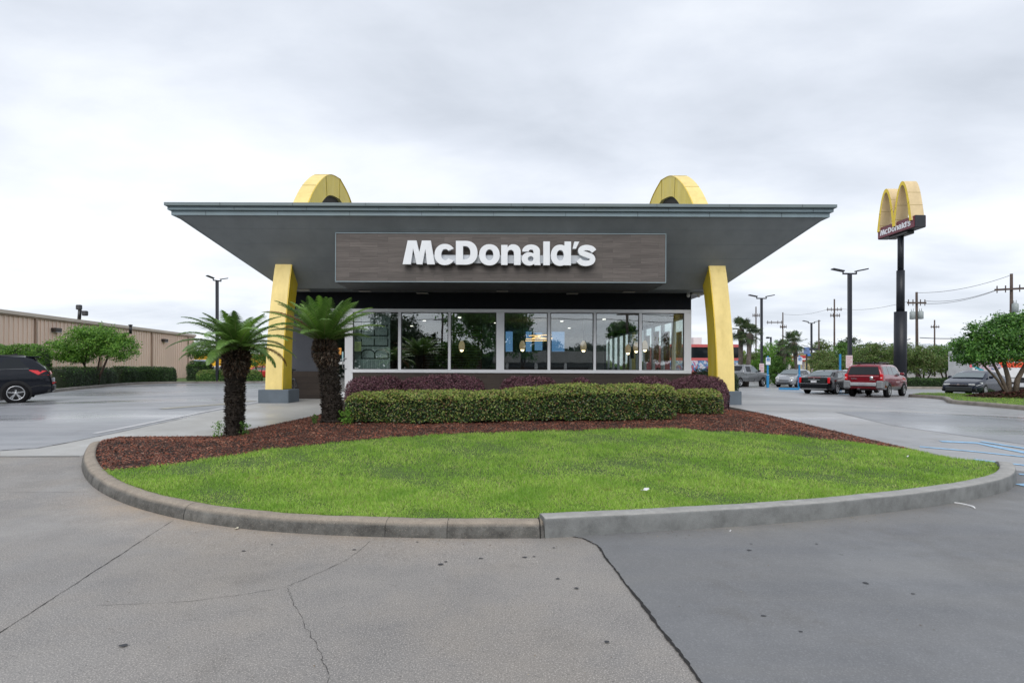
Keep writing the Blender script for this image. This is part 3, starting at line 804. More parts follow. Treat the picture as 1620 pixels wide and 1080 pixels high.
# seams in the fascia
m = MB()
for k in range(-4, 5):
    x = k*2.05+.3
    for bx4 in ((x-.004, x+.004, 16.005, 16.012, 6.07, 6.145), (x+.35, x+.358, 16.104, 16.112, 5.972, 6.055), (x-.5, x-.492, 16.194, 16.202, 5.845, 5.96)):
        m = MB(); m.box(*bx4); m.build('seam', M['black'], cano)
# soffit seams running up the slope
m = MB()
def slope(x, t, off=.004): # t 0 top .. 1 bottom
    y = 16.22+(18.15-16.22)*t; z = zF+.02+(ZW-zF-.02)*t
    return (x, y-off*.68, z-off*.72)
for t in (.17, .36, .55, .74):
    hw = 9.05+(6.94-9.05)*t-.05
    m.bar(slope(-hw, t, .001), slope(hw, t, .001), .004, .004)
m.build('soffit_seam', plain('soffit joint', (.14, .165, .18), .6), cano)
# sign board housing under the slope
SY = 16.6
sx0, sx1 = (531-CX)*SY/F, (1052-CX)*SY/F; sz0, sz1 = ZW, 1.5+(CY-370)*SY/F
m = MB(); m.box(sx0, sx1, SY, 18.6, sz0-.004, sz1)
sb = m.build('sign_board', M['signwood'], R)
m = MB()
m.bbox(sx0-.02, sx1+.02, SY-.015, SY+.03, sz1-.002, sz1+.022, .003); m.bbox(sx0-.02, sx1+.02, SY-.015, SY+.03, sz0-.03, sz0-.006, .003)
m.bbox(sx0-.022, sx0-.002, SY-.014, SY+.03, sz0-.006, sz1-.002, .003); m.bbox(sx1+.002, sx1+.022, SY-.014, SY+.03, sz0-.006, sz1-.002, .003)
m.build('edge_trim', M['fascia'], sb)
m = MB(); m.box(sx0-.02, sx1+.02, SY+.03, 18.2, sz0-.035, sz0-.008); m.build('underside', plain('sign box underside', (.11, .115, .12), .5), sb)
# lettering
def arc(cx, cy, rx, ry, a0, a1, n=14, p=1.0):
    out = []
    for i in range(n+1):
        a = math.radians(a0+(a1-a0)*i/n); c, s = math.cos(a), math.sin(a)
        out.append((cx+rx*math.copysign(abs(c)**p, c), cy+ry*math.copysign(abs(s)**p, s)))
    return out
def ribbon2(P, w):
    P = [Vector(p) for p in P]; Lf = []; Rt = []
    for i, p in enumerate(P):
        d = (P[min(i+1, len(P)-1)]-P[max(i-1, 0)]).normalized(); n = Vector((-d.y, d.x)); ww = w[i] if isinstance(w, list) else w
        Lf.append(tuple(p+n*ww/2)); Rt.append(tuple(p-n*ww/2))
    return Lf+Rt[::-1]
def glyph(ch):
    if ch == 'M': return [([(0, 0), (.21, 1), (.58, 1), (.70, .50), (.81, 1), (1.18, 1), (1.36, 0), (1.03, 0), (.955, .64), (.83, 0), (.59, 0), (.44, .66), (.345, 0)], [])]
    if ch == 'c': return [(arc(.435, .42, .435, .445, 33, 327, 30, .93)+arc(.45, .42, .17, .235, 318, 42, 18, .93), [])]
    if ch == 'D': return [([(0, 0), (0, 1)]+arc(.40, .5, .51, .5, 90, -90, 22, .88), [[(.30, .22), (.30, .78)]+arc(.39, .5, .22, .28, 90, -90, 16, .88)])]
    if ch == 'o': return [(arc(.435, .42, .435, .445, 0, 345, 30, .93), [arc(.435, .42, .165, .235, 0, 340, 22, .93)])]
    if ch == 'n': return [([(0, 0), (0, .84), (.27, .84), (.27, .73), (.34, .82), (.44, .865)]+arc(.52, .57, .30, .295, 90, 0, 8)+[(.82, 0), (.54, 0), (.54, .48)]+arc(.405, .50, .135, .14, 0, 180, 8)[1:]+[(.27, 0)], [])]
    if ch == 'a':
        return [([(.03, .57)]+arc(.40, .60, .37, .265, 175, 0, 14)+[(.77, .16), (.80, .0), (.54, 0), (.51, .10), (.50, .55)]+arc(.40, .56, .105, .10, 0, 180, 8)+[(.28, .57)], []),
                (arc(.315, .26, .315, .28, 0, 345, 24), [arc(.385, .265, .12, .115, 0, 340, 14)])]
    if ch == 'l': return [([(0, 0), (0, 1), (.275, 1), (.275, 0)], [])]
    if ch == 'd': return [(arc(.395, .42, .395, .445, 0, 345, 30, .93), [arc(.40, .42, .15, .225, 0, 340, 20, .93)]), ([(.575, 0), (.575, 1), (.85, 1), (.85, 0)], [])]
    if ch == "'": return [([(.08, 1), (.28, 1), (.14, .70), (0, .70)], [])]
    if ch == 's':
        P = [(.73, .60), (.64, .70), (.50, .745), (.36, .75), (.22, .705), (.165, .62), (.21, .535), (.36, .475), (.50, .425), (.62, .37), (.675, .27), (.63, .165), (.50, .105), (.36, .09), (.2, .125), (.07, .245)]
        return [(ribbon2(smoothline(P, .04), .225), [])]
xst = {'M': 636.3, 'c': 686.8, 'D': 720.5, 'o': 757.3, 'n': 792.2, 'a': 824.6, 'l': 858.9, 'd': 870.8, "'": 905.2, 's': 911.8}
LY = 16.36; hc = 37.6*LY/F
for ch, px in xst.items():
    x0 = (px-CX)*LY/F; z0 = 1.5+(CY-(419+.0035*(px-791)))*LY/F
    m = MB()
    for q, (o, h) in enumerate(glyph(ch)):
        m.prism(o, h, lambda u, v, d: (x0+u*hc, d, z0+v*hc), LY-.004*q, LY+.13+.003*q)
    m.build('letter', [M['letter']], sb)
m = MB(); y0 = LY+.135
m.bbox((650-CX)*LY/F, (931-CX)*LY/F, y0, SY-.002, 1.5+(CY-415.3)*LY/F, 1.5+(CY-402)*LY/F, .006); m.build('raceway', M['raceway'], sb)
# flat soffit lights
for px, py in ((480, 457.5), (577, 458.5), (668, 461.8), (794, 458.5), (905, 462.2), (994.5, 459.5), (1103, 463)):
    D = 2.54*F/(CY-py+ .0035*(px-CX)); x = (px-CX)*D/F; D = min(D, 18.9)
    m = MB(); m.bbox(x-.19, x+.19, D-.09, D+.11, ZW-.06, ZW-.037 if 531 < px < 1052 else ZW-.001, .004); m.build('soffit_light', plain('soffit light lens', (.5, .49, .46), .4), cano)
# dome cameras
for px, py in ((1089, 465.5), (1105.5, 467)):
    p = at(px, py, 18.85); m = MB(); m.lathe([(0, .1), (.05, .1), (.052, .03), (.06, .02), (.055, -.02), (.03, -.055), (0, -.06)], (p.x, p.y, ZW-.1), n=14); m.build('dome_camera', M['white'], R)
# arches with base blocks
EX = [(16.75, .86), (16.80, 1.7), (16.95, 2.7), (17.2, 3.8), (17.5, 4.75), (18.1, 5.9), (19.0, 7.07), (20.0, 8.0), (21.3, 8.75), (22.7, 9.05)]
IN = [(17.54, .86), (17.56, 1.7), (17.64, 2.7), (17.85, 3.6), (18.15, 4.4), (18.8, 5.5), (19.9, 6.95), (21.2, 7.92), (22.7, 8.24)]
ex = smoothline(EX, .2); inn = smoothline(IN, .2)
ex = ex+[(45.4-a, b) for a, b in ex[::-1][1:]]; inn = inn+[(45.4-a, b) for a, b in inn[::-1][1:]]
for sgn in (-1, 1):
    xi, xo = 6.42*sgn, 6.91*sgn
    # side faces
    mb = MB()
    poly = ex+inn[::-1]
    mb.cur = 0
    tris = tessellate_polygon([[Vector((p[0], p[1], 0)) for p in poly]])
    n = len(poly)
    for xx in (xi, xo): mb.add([(xx, p[0], p[1]) for p in poly], [tuple(t) for t in tris])
    mb.cur = 1
    for L in (ex, inn):
        mb.add([(xx, p[0], p[1]) for p in L for xx in (xi, xo)], [(2*i, 2*i+1, 2*i+3, 2*i+2) for i in range(len(L)-1)])
    ar = mb.build('arch', [M['yellow_deep'], M['yellow_pale']], R, fix=False)
    props(ar, 'yellow arch crossing the roof on the %s side' % ('left' if sgn < 0 else 'right'))
    # panel seams on the arch
    smat = plain('dark seam line', (.30, .23, .05), .7)  # darker yellow brown for the joints between arch panels
    def rim(i, j):
        m = MB()
        a, b = ex[i]; c, d = inn[j]
        m.bar((xi-sgn*.004, a, b), (xi-sgn*.004, c, d), .012, .02); m.build('panel_seam', smat, ar)
    for f_ in (.28, .42, .5, .58, .72): rim(int(f_*(len(ex)-1)), int(f_*(len(inn)-1)))
    for f_ in (.36, .43, .5, .56):
        a, b = ex[int(f_*(len(ex)-1))]
        m = MB(); m.bar((xi, a-.003, b+.002), (xo, a-.003, b+.002), .01, .01); m.build('panel_seam', smat, ar)
    m = MB()
    for i in range(0, len(ex)-1):
        a, b = ex[i]; c, d = ex[i+1]
        m.bar((xi-sgn*.006, a+.02, b), (xi-sgn*.006, c+.02, d), .012, .035, up=(1, 0, 0)); 
    m.build('edge_flange', M['yellow'], ar)
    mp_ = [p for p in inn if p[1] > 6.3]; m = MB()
    m.prism(mp_, [], lambda u, v, d: (d, u, v), xi+sgn*.12, xi+sgn*.16); m.build('shade_infill', plain('dark arch shade', (.035, .03, .025), .9, var=.6, scale=30), ar)  # dark plate added where the underside of the arch lies in shade
    for y0, y1 in ((16.6, 17.5), (45.4-17.5, 45.4-16.6)):
        m = MB(); x0, x1 = sorted((6.17*sgn, 7.06*sgn)); m.bbox(x0, x1, y0, y1, .2, .864, .015); m.build('base_block', M['block'], R)
# drive-through box behind the left arch's hole: rooftop unit
m = MB(); m.bbox(-5.6, -3.2, 26, 28.5, 6.2, 7.2, .03); m.bbox(-5.3, -4.7, 25.98, 26.02, 6.35, 7.0, .004); m.build('rooftop_unit', M['steel'], R)

# inside the restaurant
def art(name, cols, sc=2.2):
    t = NT(name); n = t.noise(t.pos('World'), sc, 3, .6, dist=1.5)
    return t.done(t.bsdf(t.ramp(n, [(.25+.5*i/(len(cols)-1), c) for i, c in enumerate(cols)]), .5))
arts = [art('abstract art %d' % i, c, 1.6+i*.4) for i, c in enumerate([[(.5, .42, .2), (.35, .12, .05), (.1, .25, .3), (.55, .5, .35)], [(.15, .2, .4), (.5, .4, .1), (.4, .08, .05), (.1, .1, .12)], [(.25, .4, .2), (.55, .35, .1), (.5, .15, .08), (.2, .3, .2)], [(.5, .2, .08), (.6, .5, .3), (.2, .3, .3)]])]
for i, (y, w, z0, z1) in enumerate([(WY+.45, .55, 2.0, 2.8), (WY+1.85, .7, 1.8, 2.9), (WY+3.25, .7, 1.75, 3.0), (WY+4.6, .7, 1.8, 2.9), (WY+7.4, .6, 2.0, 2.8)]):
    m = MB(); m.bbox(XR-.19, XR-.16, y, y+w, z0, z1, .004)
    o = m.build('window_poster', arts[i % 4]); props(o, ['small orange and cream abstract poster nearest the glass front', 'tall dark blue and ochre abstract poster in side window', 'tall green and orange abstract poster in side window', 'fourth abstract poster back along the side windows', 'farthest abstract poster back along the side windows'][i], 'poster', 'posters along the side windows')
# frosted partition with outlined capital letters reading upward
m = MB(); px0, px1 = (559-CX)*19.5/F, (617-CX)*19.5/F
m.bbox(px0, px1, 19.5, 19.54, .55, 3.45, .006)
part = props(m.build('partition', plain('pale green grey partition board', (.62, .70, .65), .5, var=.1)), 'pale partition board with large outlined letters behind the leftmost window', 'partition')
YB = 19.49
def lx(px): return (px-CX)*YB/F
def lz(py): return 1.5+(CY-py)*YB/F
m = MB()
def st(pts, w=.04):
    P = [(lx(a), lz(b)) for a, b in pts]
    for (a, b), (c, d) in zip(P[:-1], P[1:]): m.bar((a, YB, b), (c, YB, d), .006, w, up=(0, 0, 1) if abs(b-d) < abs(a-c) else (1, 0, 0))
# B lying on its back, two bowls up
st([(571.5, 566), (571.5, 567.5), (614, 567.5), (614, 566)])
for c0 in (582, 603.5):
    pts = [(c0+10.5*math.cos(math.radians(a)), 560-6.5*math.sin(math.radians(a))) for a in range(0, 181, 20)]
    st([(c0+10.5, 567.5)]+pts+[(c0-10.5, 567.5)], .034)
for yb in (547.5, 531.5, 515.5):
    st([(571.5, yb), (614, yb)]); st([(571.5, yb), (571.5, yb-11)]); st([(592, yb), (592, yb-11)])
    if yb > 520: st([(613.5, yb), (613.5, yb-11)])
m.build('outlined_letter', M['black']).parent = None
bo = bpy.data.objects['outlined_letter']; bo.parent = part; WM[bo.name] = Matrix.Identity(4)
m = MB()
for k in range(26):
    x = 562+k*2.1
    if k % 3: m.box(lx(x), lx(x+.8+.5*rnd.random()), YB+.002, YB+.008, lz(586), lz(570))
    for yy in (553, 537, 521, 505):
        if (k*7+yy) % 4: m.box(lx(x), lx(x+1.0), YB+.002, YB+.008, lz(yy+1), lz(yy-rnd.uniform(5, 9)))
pr = m.build('faded_print', plain('faded grey print', (.38, .45, .42), .6)); pr.parent = part
m = MB(); m.bbox((560-CX)*18.995/F, (570.5-CX)*18.995/F, 19.07, 19.075, 1.5+(CY-556)*s_, 1.5+(CY-541)*s_, .001)
nt = m.build('notice', plain('yellow green paper', (.52, .60, .22), .6), R)
m = MB()
for k in range(7): m.box((562-CX)*s_, (562+rnd.uniform(4, 7)-CX)*s_, 19.066, 19.069, 1.5+(CY-543.5-k*1.7)*s_-.008, 1.5+(CY-543.5-k*1.7)*s_+.006)
m.build('notice_print', M['black'], nt)
# pendants
def pendant(px, py, D, label):
    p = at(px, py, D); r = thing('pendant_lamp', label, 'lamp', tuple(p), 0, 'pendant lamps over the tables')
    m = MB(); m.lathe([(0, .30), (.04, .30), (.095, .22), (.12, .12), (.115, .0), (.09, -.06), (.08, -.06), (.105, .0), (.11, .12), (.085, .21), (.04, .28)], tuple(p), n=16); m.build('lamp_shade', plain('woven lamp shade', (.62, .50, .34), .6, emis=(1, .72, .42), estr=.22), r)
    m = MB(); m.lathe([(0, -.13), (.05, -.11), (.075, -.05), (.065, .03), (0, .08)], tuple(p), n=12); m.build('bulb', M['bulb'], r)
    m = MB(); m.tube([(p.x, p.y, p.z+.29), (p.x, p.y, 3.52)], .008, 5); m.build('cord', M['black'], r)
pendant(730.5, 551, 22, 'wicker pendant lamp hanging alone in the third window from the left')
pendant(826.5, 550.5, 22.5, 'wicker pendant lamp under the amber light bars')
pendant(923, 551.5, 21.5, 'wicker pendant lamp in the fifth window from the left')
pendant(993.5, 556, 24, 'lowest wicker pendant lamp of the three near the side windows')
pendant(1006.5, 553, 23, 'middle wicker pendant lamp of the three near the side windows')
pendant(1020, 551, 21.8, 'right wicker pendant lamp of the three near the side windows')
# amber light bars
lb = thing('linear_light', 'cluster of crossed amber light bars hanging above the counter', 'lamp', (1.3, 23.5, 2.8))
for i, (a, b) in enumerate([((837, 531), (872, 529.5)), ((832, 536), (874, 535)), ((831, 539), (870, 538.5)), ((846, 532), (862, 535)), ((855, 531), (842, 535))]):
    m = MB(); A = at(a[0], a[1], 23.3+.2*i); B = at(b[0], b[1], 23.8-.1*i); m.bar(A, B, .03, .03); m.build('light_bar', M['ledbar'], lb)
m = MB()
for px in (838, 850, 866): A = at(px, 532, 23.5); m.tube([(A.x, A.y, A.z), (A.x, A.y, 3.52)], .005, 5)
m.build('suspension_wire', M['black'], lb)
# menu boards, counter, tables
for i, (px0, px1, py0, py1) in enumerate([(800, 811, 524, 556), (832, 841, 524, 556), (873, 893, 521, 556), (846, 858, 526, 554)]):
    A = at(px0, py0, 31); B = at(px1, py1, 31); m = MB(); m.bbox(A.x, B.x, 31, 31.06, B.z, A.z, .01)
    props(m.build('menu_screen', M['menu']), ['narrow lit blue menu screen at the far left over the counter', 'second lit blue menu screen from the left over the counter', 'widest lit blue menu screen, right of the others', 'lit blue menu screen just left of the widest one'][i], 'screen', 'menu screens over the counter')
m = MB(); m.bbox(-.5, 4.6, 29.6, 30.4, .5, 1.55, .02); m.bbox(-.6, 4.7, 29.5, 30.5, 1.552, 1.6, .01)
props(m.build('counter', M['dark_int']), 'dark serving counter at the back of the dining room', 'counter')
m = MB()
for k in range(22): m.box(-3.6, -.9, 27.0, 27.06, .55+k*.13, .62+k*.13)
m.box(-3.65, -3.58, 26.98, 27.08, .5, 3.5); m.box(-.92, -.85, 26.98, 27.08, .5, 3.5)
props(m.build('slatted_screen', plain('dark slat wood', (.10, .055, .035), .5)), 'dark slatted wooden screen inside behind the second and third windows', 'screen')
def table(x, y, lab):
    r = thing('dining_table', lab, 'table', (x, y, .5), 0, 'tables in the dining room')
    m = MB(); m.bbox(x-.4, x+.4, y-.35, y+.35, 1.22, 1.26, .008); m.build('tabletop', plain('table top', (.25, .2, .16), .4), r)
    m = MB(); m.tube([(x, y, .52), (x, y, 1.22)], .04, 10); m.lathe([(0, .03), (.25, .02), (.26, 0)], (x, y, .5), n=16); m.build('pedestal', M['black'], r)
    for s in (-1, 1):
        c = thing('dining_chair', 'dark dining chair %s %s' % ('left of' if s < 0 else 'right of', lab.replace('small ', 'the ')), 'chair', (x+s*.6, y, .5), 0, 'chairs in the dining room')
        m = MB(); m.bbox(x+s*.6-.2, x+s*.6+.2, y-.2, y+.2, .93, .97, .01); m.build('seat', M['black'], c)
        m = MB(); m.bbox(x+s*.8-.015, x+s*.8+.015, y-.2, y+.2, 1.15, 1.55, .008); m.build('backrest', M['black'], c)
        for a in (-.17, .17):
            for b in (-.17, .17):
                m = MB(); m.tube([(x+s*.6+a, y+b, .5), (x+s*.6+a*.95, y+b*.95, .93 if a*s < 0 else 1.3)], .015, 6); m.build('leg', M['black'], c)
table(-3.0, 21.4, 'small pedestal table behind the second window from the left')
table(.9, 21.2, 'small pedestal table behind the fourth window from the left')
table(3.3, 21.2, 'small pedestal table behind the fifth window from the left')
table(5.2, 21.6, 'small pedestal table in the corner by the side windows')
for i, (x, y) in enumerate([(-3.2, 24), (-1.6, 22.4), (-.2, 25), (2.6, 24), (4.2, 23), (-4.2, 27), (3.4, 28)]):
    m = MB(); m.lathe([(0, -.012), (.06, -.012), (.065, 0), (.065, .02)], (x, y, 3.505), n=14)
    props(m.build('ceiling_light', M['downlight']), 'one of the small round lit downlights in the dining room ceiling', 'light', 'downlights in the dining room ceiling')

# bicycle leaning behind the left base block
bk = thing('bicycle', 'black bicycle parked behind the grey base of the left yellow arch', 'bicycle', (-6.6, 18.35, .46))
def wheel_ring(c, r, par):
    m = MB(); m.tube([(c[0]+r*math.cos(a)*.55, c[1]-r*math.cos(a)*.83, c[2]+r*math.sin(a)) for a in np.linspace(0, 2*PI, 29)], .022, 6); w = m.build('wheel', M['black'], par)
    m = MB()
    for k in range(12): a = k*PI/6; m.tube([c, (c[0]+r*math.cos(a)*.55, c[1]-r*math.cos(a)*.83, c[2]+r*math.sin(a))], .003, 3, cap=False)
    m.build('spokes', M['steel'], w)
c1 = (-6.48, 17.90, .82); c2 = (-7.04, 18.75, .82)
wheel_ring(c1, .34, bk); wheel_ring(c2, .34, bk)
m = MB(); s1 = Vector((-6.62, 18.12, 1.40)); bb = Vector((-6.74, 18.28, .78)); hd = Vector((-6.96, 18.63, 1.32))
m.tube([bb, s1], .018, 6); m.tube([bb, hd], .02, 6); m.tube([s1-Vector((0, 0, .08)), hd], .018, 6); m.tube([c1, bb], .013, 6); m.tube([c1, s1-Vector((0, 0, .1))], .012, 6); m.tube([hd+Vector((0, 0, .1)), c2], .015, 6)
m.build('frame', M['black'], bk)
m = MB(); m.bar(s1+Vector((.09, -.11, .04)), s1-Vector((.08, -.12, -.03)), .13, .05); m.build('saddle', M['black'], bk)
m = MB(); m.tube([hd+Vector((.1, -.25, .14)), hd+Vector((0, 0, .12)), hd+Vector((-.1, .25, .14))], .013, 6); m.build('handlebar', M['black'], bk)
# ---------------------------------------------------------------- hedges and shrubs
def hedge(name, label, path, width, height, mat, n, leaf=.032, tip=None, ntip=0, hf=zg, group=None, cat='hedge', power=4.0, bodycol=(.012, .02, .007), endr=.5, rough=.05, base=0.0, hfun=None, aspect=.55):
    """path: centre line points; height(s) may be a function of the fraction along the path"""
    P = np.array(smoothline(path, .1) if len(path) > 2 else densify(path, .1, False)); 
    seg = np.hypot(*np.diff(P, axis=0).T); cum = np.concatenate([[0], np.cumsum(seg)]); Ltot = cum[-1]
    ht = height if callable(height) else (lambda f: height+0*f)
    ph = rs.uniform(0, 6, 8)
    def surf(s, a, out=1.0):
        # s metres along, a angle 0 (front foot) .. pi (back foot)
        x = np.interp(s, cum, P[:, 0]); y = np.interp(s, cum, P[:, 1])
        x2 = np.interp(np.minimum(s+.1, Ltot), cum, P[:, 0]); y2 = np.interp(np.minimum(s+.1, Ltot), cum, P[:, 1])
        x1 = np.interp(np.maximum(s-.1, 0), cum, P[:, 0]); y1 = np.interp(np.maximum(s-.1, 0), cum, P[:, 1])
        dx, dy = x2-x1, y2-y1; l = np.hypot(dx, dy)+1e-9; nx_, ny_ = dy/l, -dx/l
        e = np.minimum(s, Ltot-s)/endr; e = np.clip(e, 0, 1); ef = (1-(1-e)**3)**(1/3.)
        c, sn = np.cos(a), np.sin(a)
        q = 2/power
        off = np.sign(c)*np.abs(c)**q; hz = np.abs(sn)**q
        wv = rough*(np.sin(s*2.1+ph[0]+a)+.7*np.sin(s*4.7+ph[1]-2*a)+.5*np.sin(s*9+ph[2]+5*a))
        H = ht(s/Ltot)*(.35+.65*ef)
        w2 = width/2*(.15+.85*ef)
        ox = off*(w2+wv)*out
        z0 = hf(x, y)
        return np.stack([x+nx_*ox, y+ny_*ox, z0+base+hz*(H+wv*.5)*out], -1), np.stack([nx_*c, ny_*c, sn*1.0], -1), ef
    nsx = max(8, int(Ltot/.12)); na = 16
    S, A = np.meshgrid(np.linspace(0, Ltot, nsx), np.linspace(0, PI, na))
    V, _, _ = surf(S.ravel(), A.ravel(), .90)
    I = np.arange(na-1)[:, None]*nsx+np.arange(nsx-1)[None]
    Q = np.stack([I, I+1, I+nsx+1, I+nsx], -1).reshape(-1, 4)
    r = thing(name, label, cat, (float(P[len(P)//2][0]), float(P[len(P)//2][1]), float(hf(*P[len(P)//2]))), 0, group)
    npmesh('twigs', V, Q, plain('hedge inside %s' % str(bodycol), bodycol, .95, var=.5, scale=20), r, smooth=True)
    def leaves(n, a0, a1, size, m, nm, out0=.9, out1=1.04):
        s = rs.uniform(0, Ltot, n)
        a = np.arccos(np.clip(rs.uniform(np.cos(a1), np.cos(a0), n), -1, 1)) if False else rs.uniform(a0, a1, n)
        # even cover of the boxy section: warp the angle
        k = rs.uniform(0, 1, n); a = a0+(a1-a0)*k
        per = rs.uniform(0, 1, n)
        Hm = float(np.mean(ht(np.linspace(0, 1, 5)))); tot = 2*Hm+width
        d = (a0/PI+(a1-a0)/PI*per)*tot
        off = np.where(d < Hm, 1, np.where(d < Hm+width, 1-2*(d-Hm)/width, -1)); hz = np.where(d < Hm, d/Hm, np.where(d < Hm+width, 1, (tot-d)/Hm))
        a = np.arctan2(np.clip(hz, 0, 1)**(power/2), np.sign(off)*np.abs(off)**(power/2))
        p, nn, ef = surf(s, a, rs.uniform(out0, out1, n))
        p += rs.normal(0, leaf*.3, p.shape)
        nn = unit(nn); nn[:, 2] += .25; nn = unit(nn)
        p[:, 2] = np.maximum(p[:, 2], hf(p[:, 0], p[:, 1])+.01)
        v, q = leafcloud(p, nn, size, aspect, .55)
        npmesh(nm, v, q, m, r)
    leaves(n, 0, PI, leaf, mat, 'foliage')
    if tip is not None:
        Hm = float(np.mean(ht(np.linspace(0, 1, 5)))); tot = 2*Hm+width
        leaves(ntip, PI*(Hm*.80)/tot, PI*(Hm+width*1.02)/tot, leaf*.9, tip, 'lit_fresh_growth', .98, 1.06)  # pale leaves crowd the top, painting in the sky light there
        leaves(int(ntip*.07), 0, PI*Hm/tot, leaf*.8, tip, 'lit_fresh_growth', 1.0, 1.04)
    return r
def GZ(px, py): return gpt(px, py, zi)
fr = [GZ(545, 668.5), GZ(620, 670), GZ(700, 669.5), GZ(800, 668), GZ(900, 666.5), GZ(1000, 665.5), GZ(1074, 665)]
cen = [(x, y+.62) for x, y in fr]
def hh(f):
    xs_ = [0, .1, .3, .5, .62, .72, .85, 1]; hs = [.57, .56, .58, .60, .64, .69, .70, .68]
    return np.interp(f, xs_, hs)
hedge('clipped_hedge', 'long clipped green hedge with fresh tops coloured pale for sky light in front of the glass front', cen, 1.25, hh, M['leaf_hedge'], 36000, .045, M['leaf_hedgetip'], 21000, hf=zi, endr=.22, rough=.05, power=5.5)
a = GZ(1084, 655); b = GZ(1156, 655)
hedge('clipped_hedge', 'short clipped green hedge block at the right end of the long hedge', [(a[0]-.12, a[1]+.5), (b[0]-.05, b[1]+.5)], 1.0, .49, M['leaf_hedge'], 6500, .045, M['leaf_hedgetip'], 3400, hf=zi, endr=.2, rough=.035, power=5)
def pshrub(px0, px1, top, D, label, w=1.1, n=9000, dy=.0):
    x0 = (px0-CX)*D/F; x1 = (px1-CX)*D/F; H = EYE-(top-CY-.0035*((px0+px1)/2-CX))*D/F-.42
    hedge('purple_shrub', label, [(x0+.1, D+w/2), ((x0+x1)/2, D+w/2+.06), (x1-.1, D+w/2)], w, H, M['leaf_purple'], n, .045, None, 0, hf=lambda x, y: zg(x, y)+.0*x+.0, group='purple shrubs under the windows', cat='shrub', power=2.6, bodycol=(.02, .009, .012), endr=.7, rough=.05)
pshrub(533, 640, 597.5, 15.2, 'purple leaved shrub nearest the glass door, leftmost in the row')
pshrub(622, 772, 597.5, 15.3, 'wide purple shrub second from the left under the windows', n=12000)
pshrub(786, 893, 598, 15.2, 'rounded purple shrub standing alone below the middle windows')
pshrub(898, 952, 599, 15.4, 'small purple shrub right of the rounded middle one', n=5000)
pshrub(998, 1084, 599, 15.6, 'low purple shrub behind the right end of the long hedge', n=7000)
# big purple one at the corner
x0 = (1066-CX)*14.2/F; x1 = (1174-CX)*14.2/F
hedge('purple_shrub', 'biggest purple shrub in front of the right yellow arch', [(x0+.1, 15.3), ((x0+x1)/2, 15.1), (x1-.12, 14.75)], 1.5, .86, M['leaf_purple'], 20000, .038, None, 0, hf=zg, group='purple shrubs under the windows', cat='shrub', power=3, bodycol=(.02, .009, .012), endr=.8, rough=.05)
a = at(1110, 585, 24)
hedge('low_hedge', 'low green hedge beside the right wall of the restaurant', [(7.2, 21.5), (8.2, 21.5), (8.9, 21.6)], 1.0, 1.0, M['leaf_dark'], 6000, .05, hf=zg)

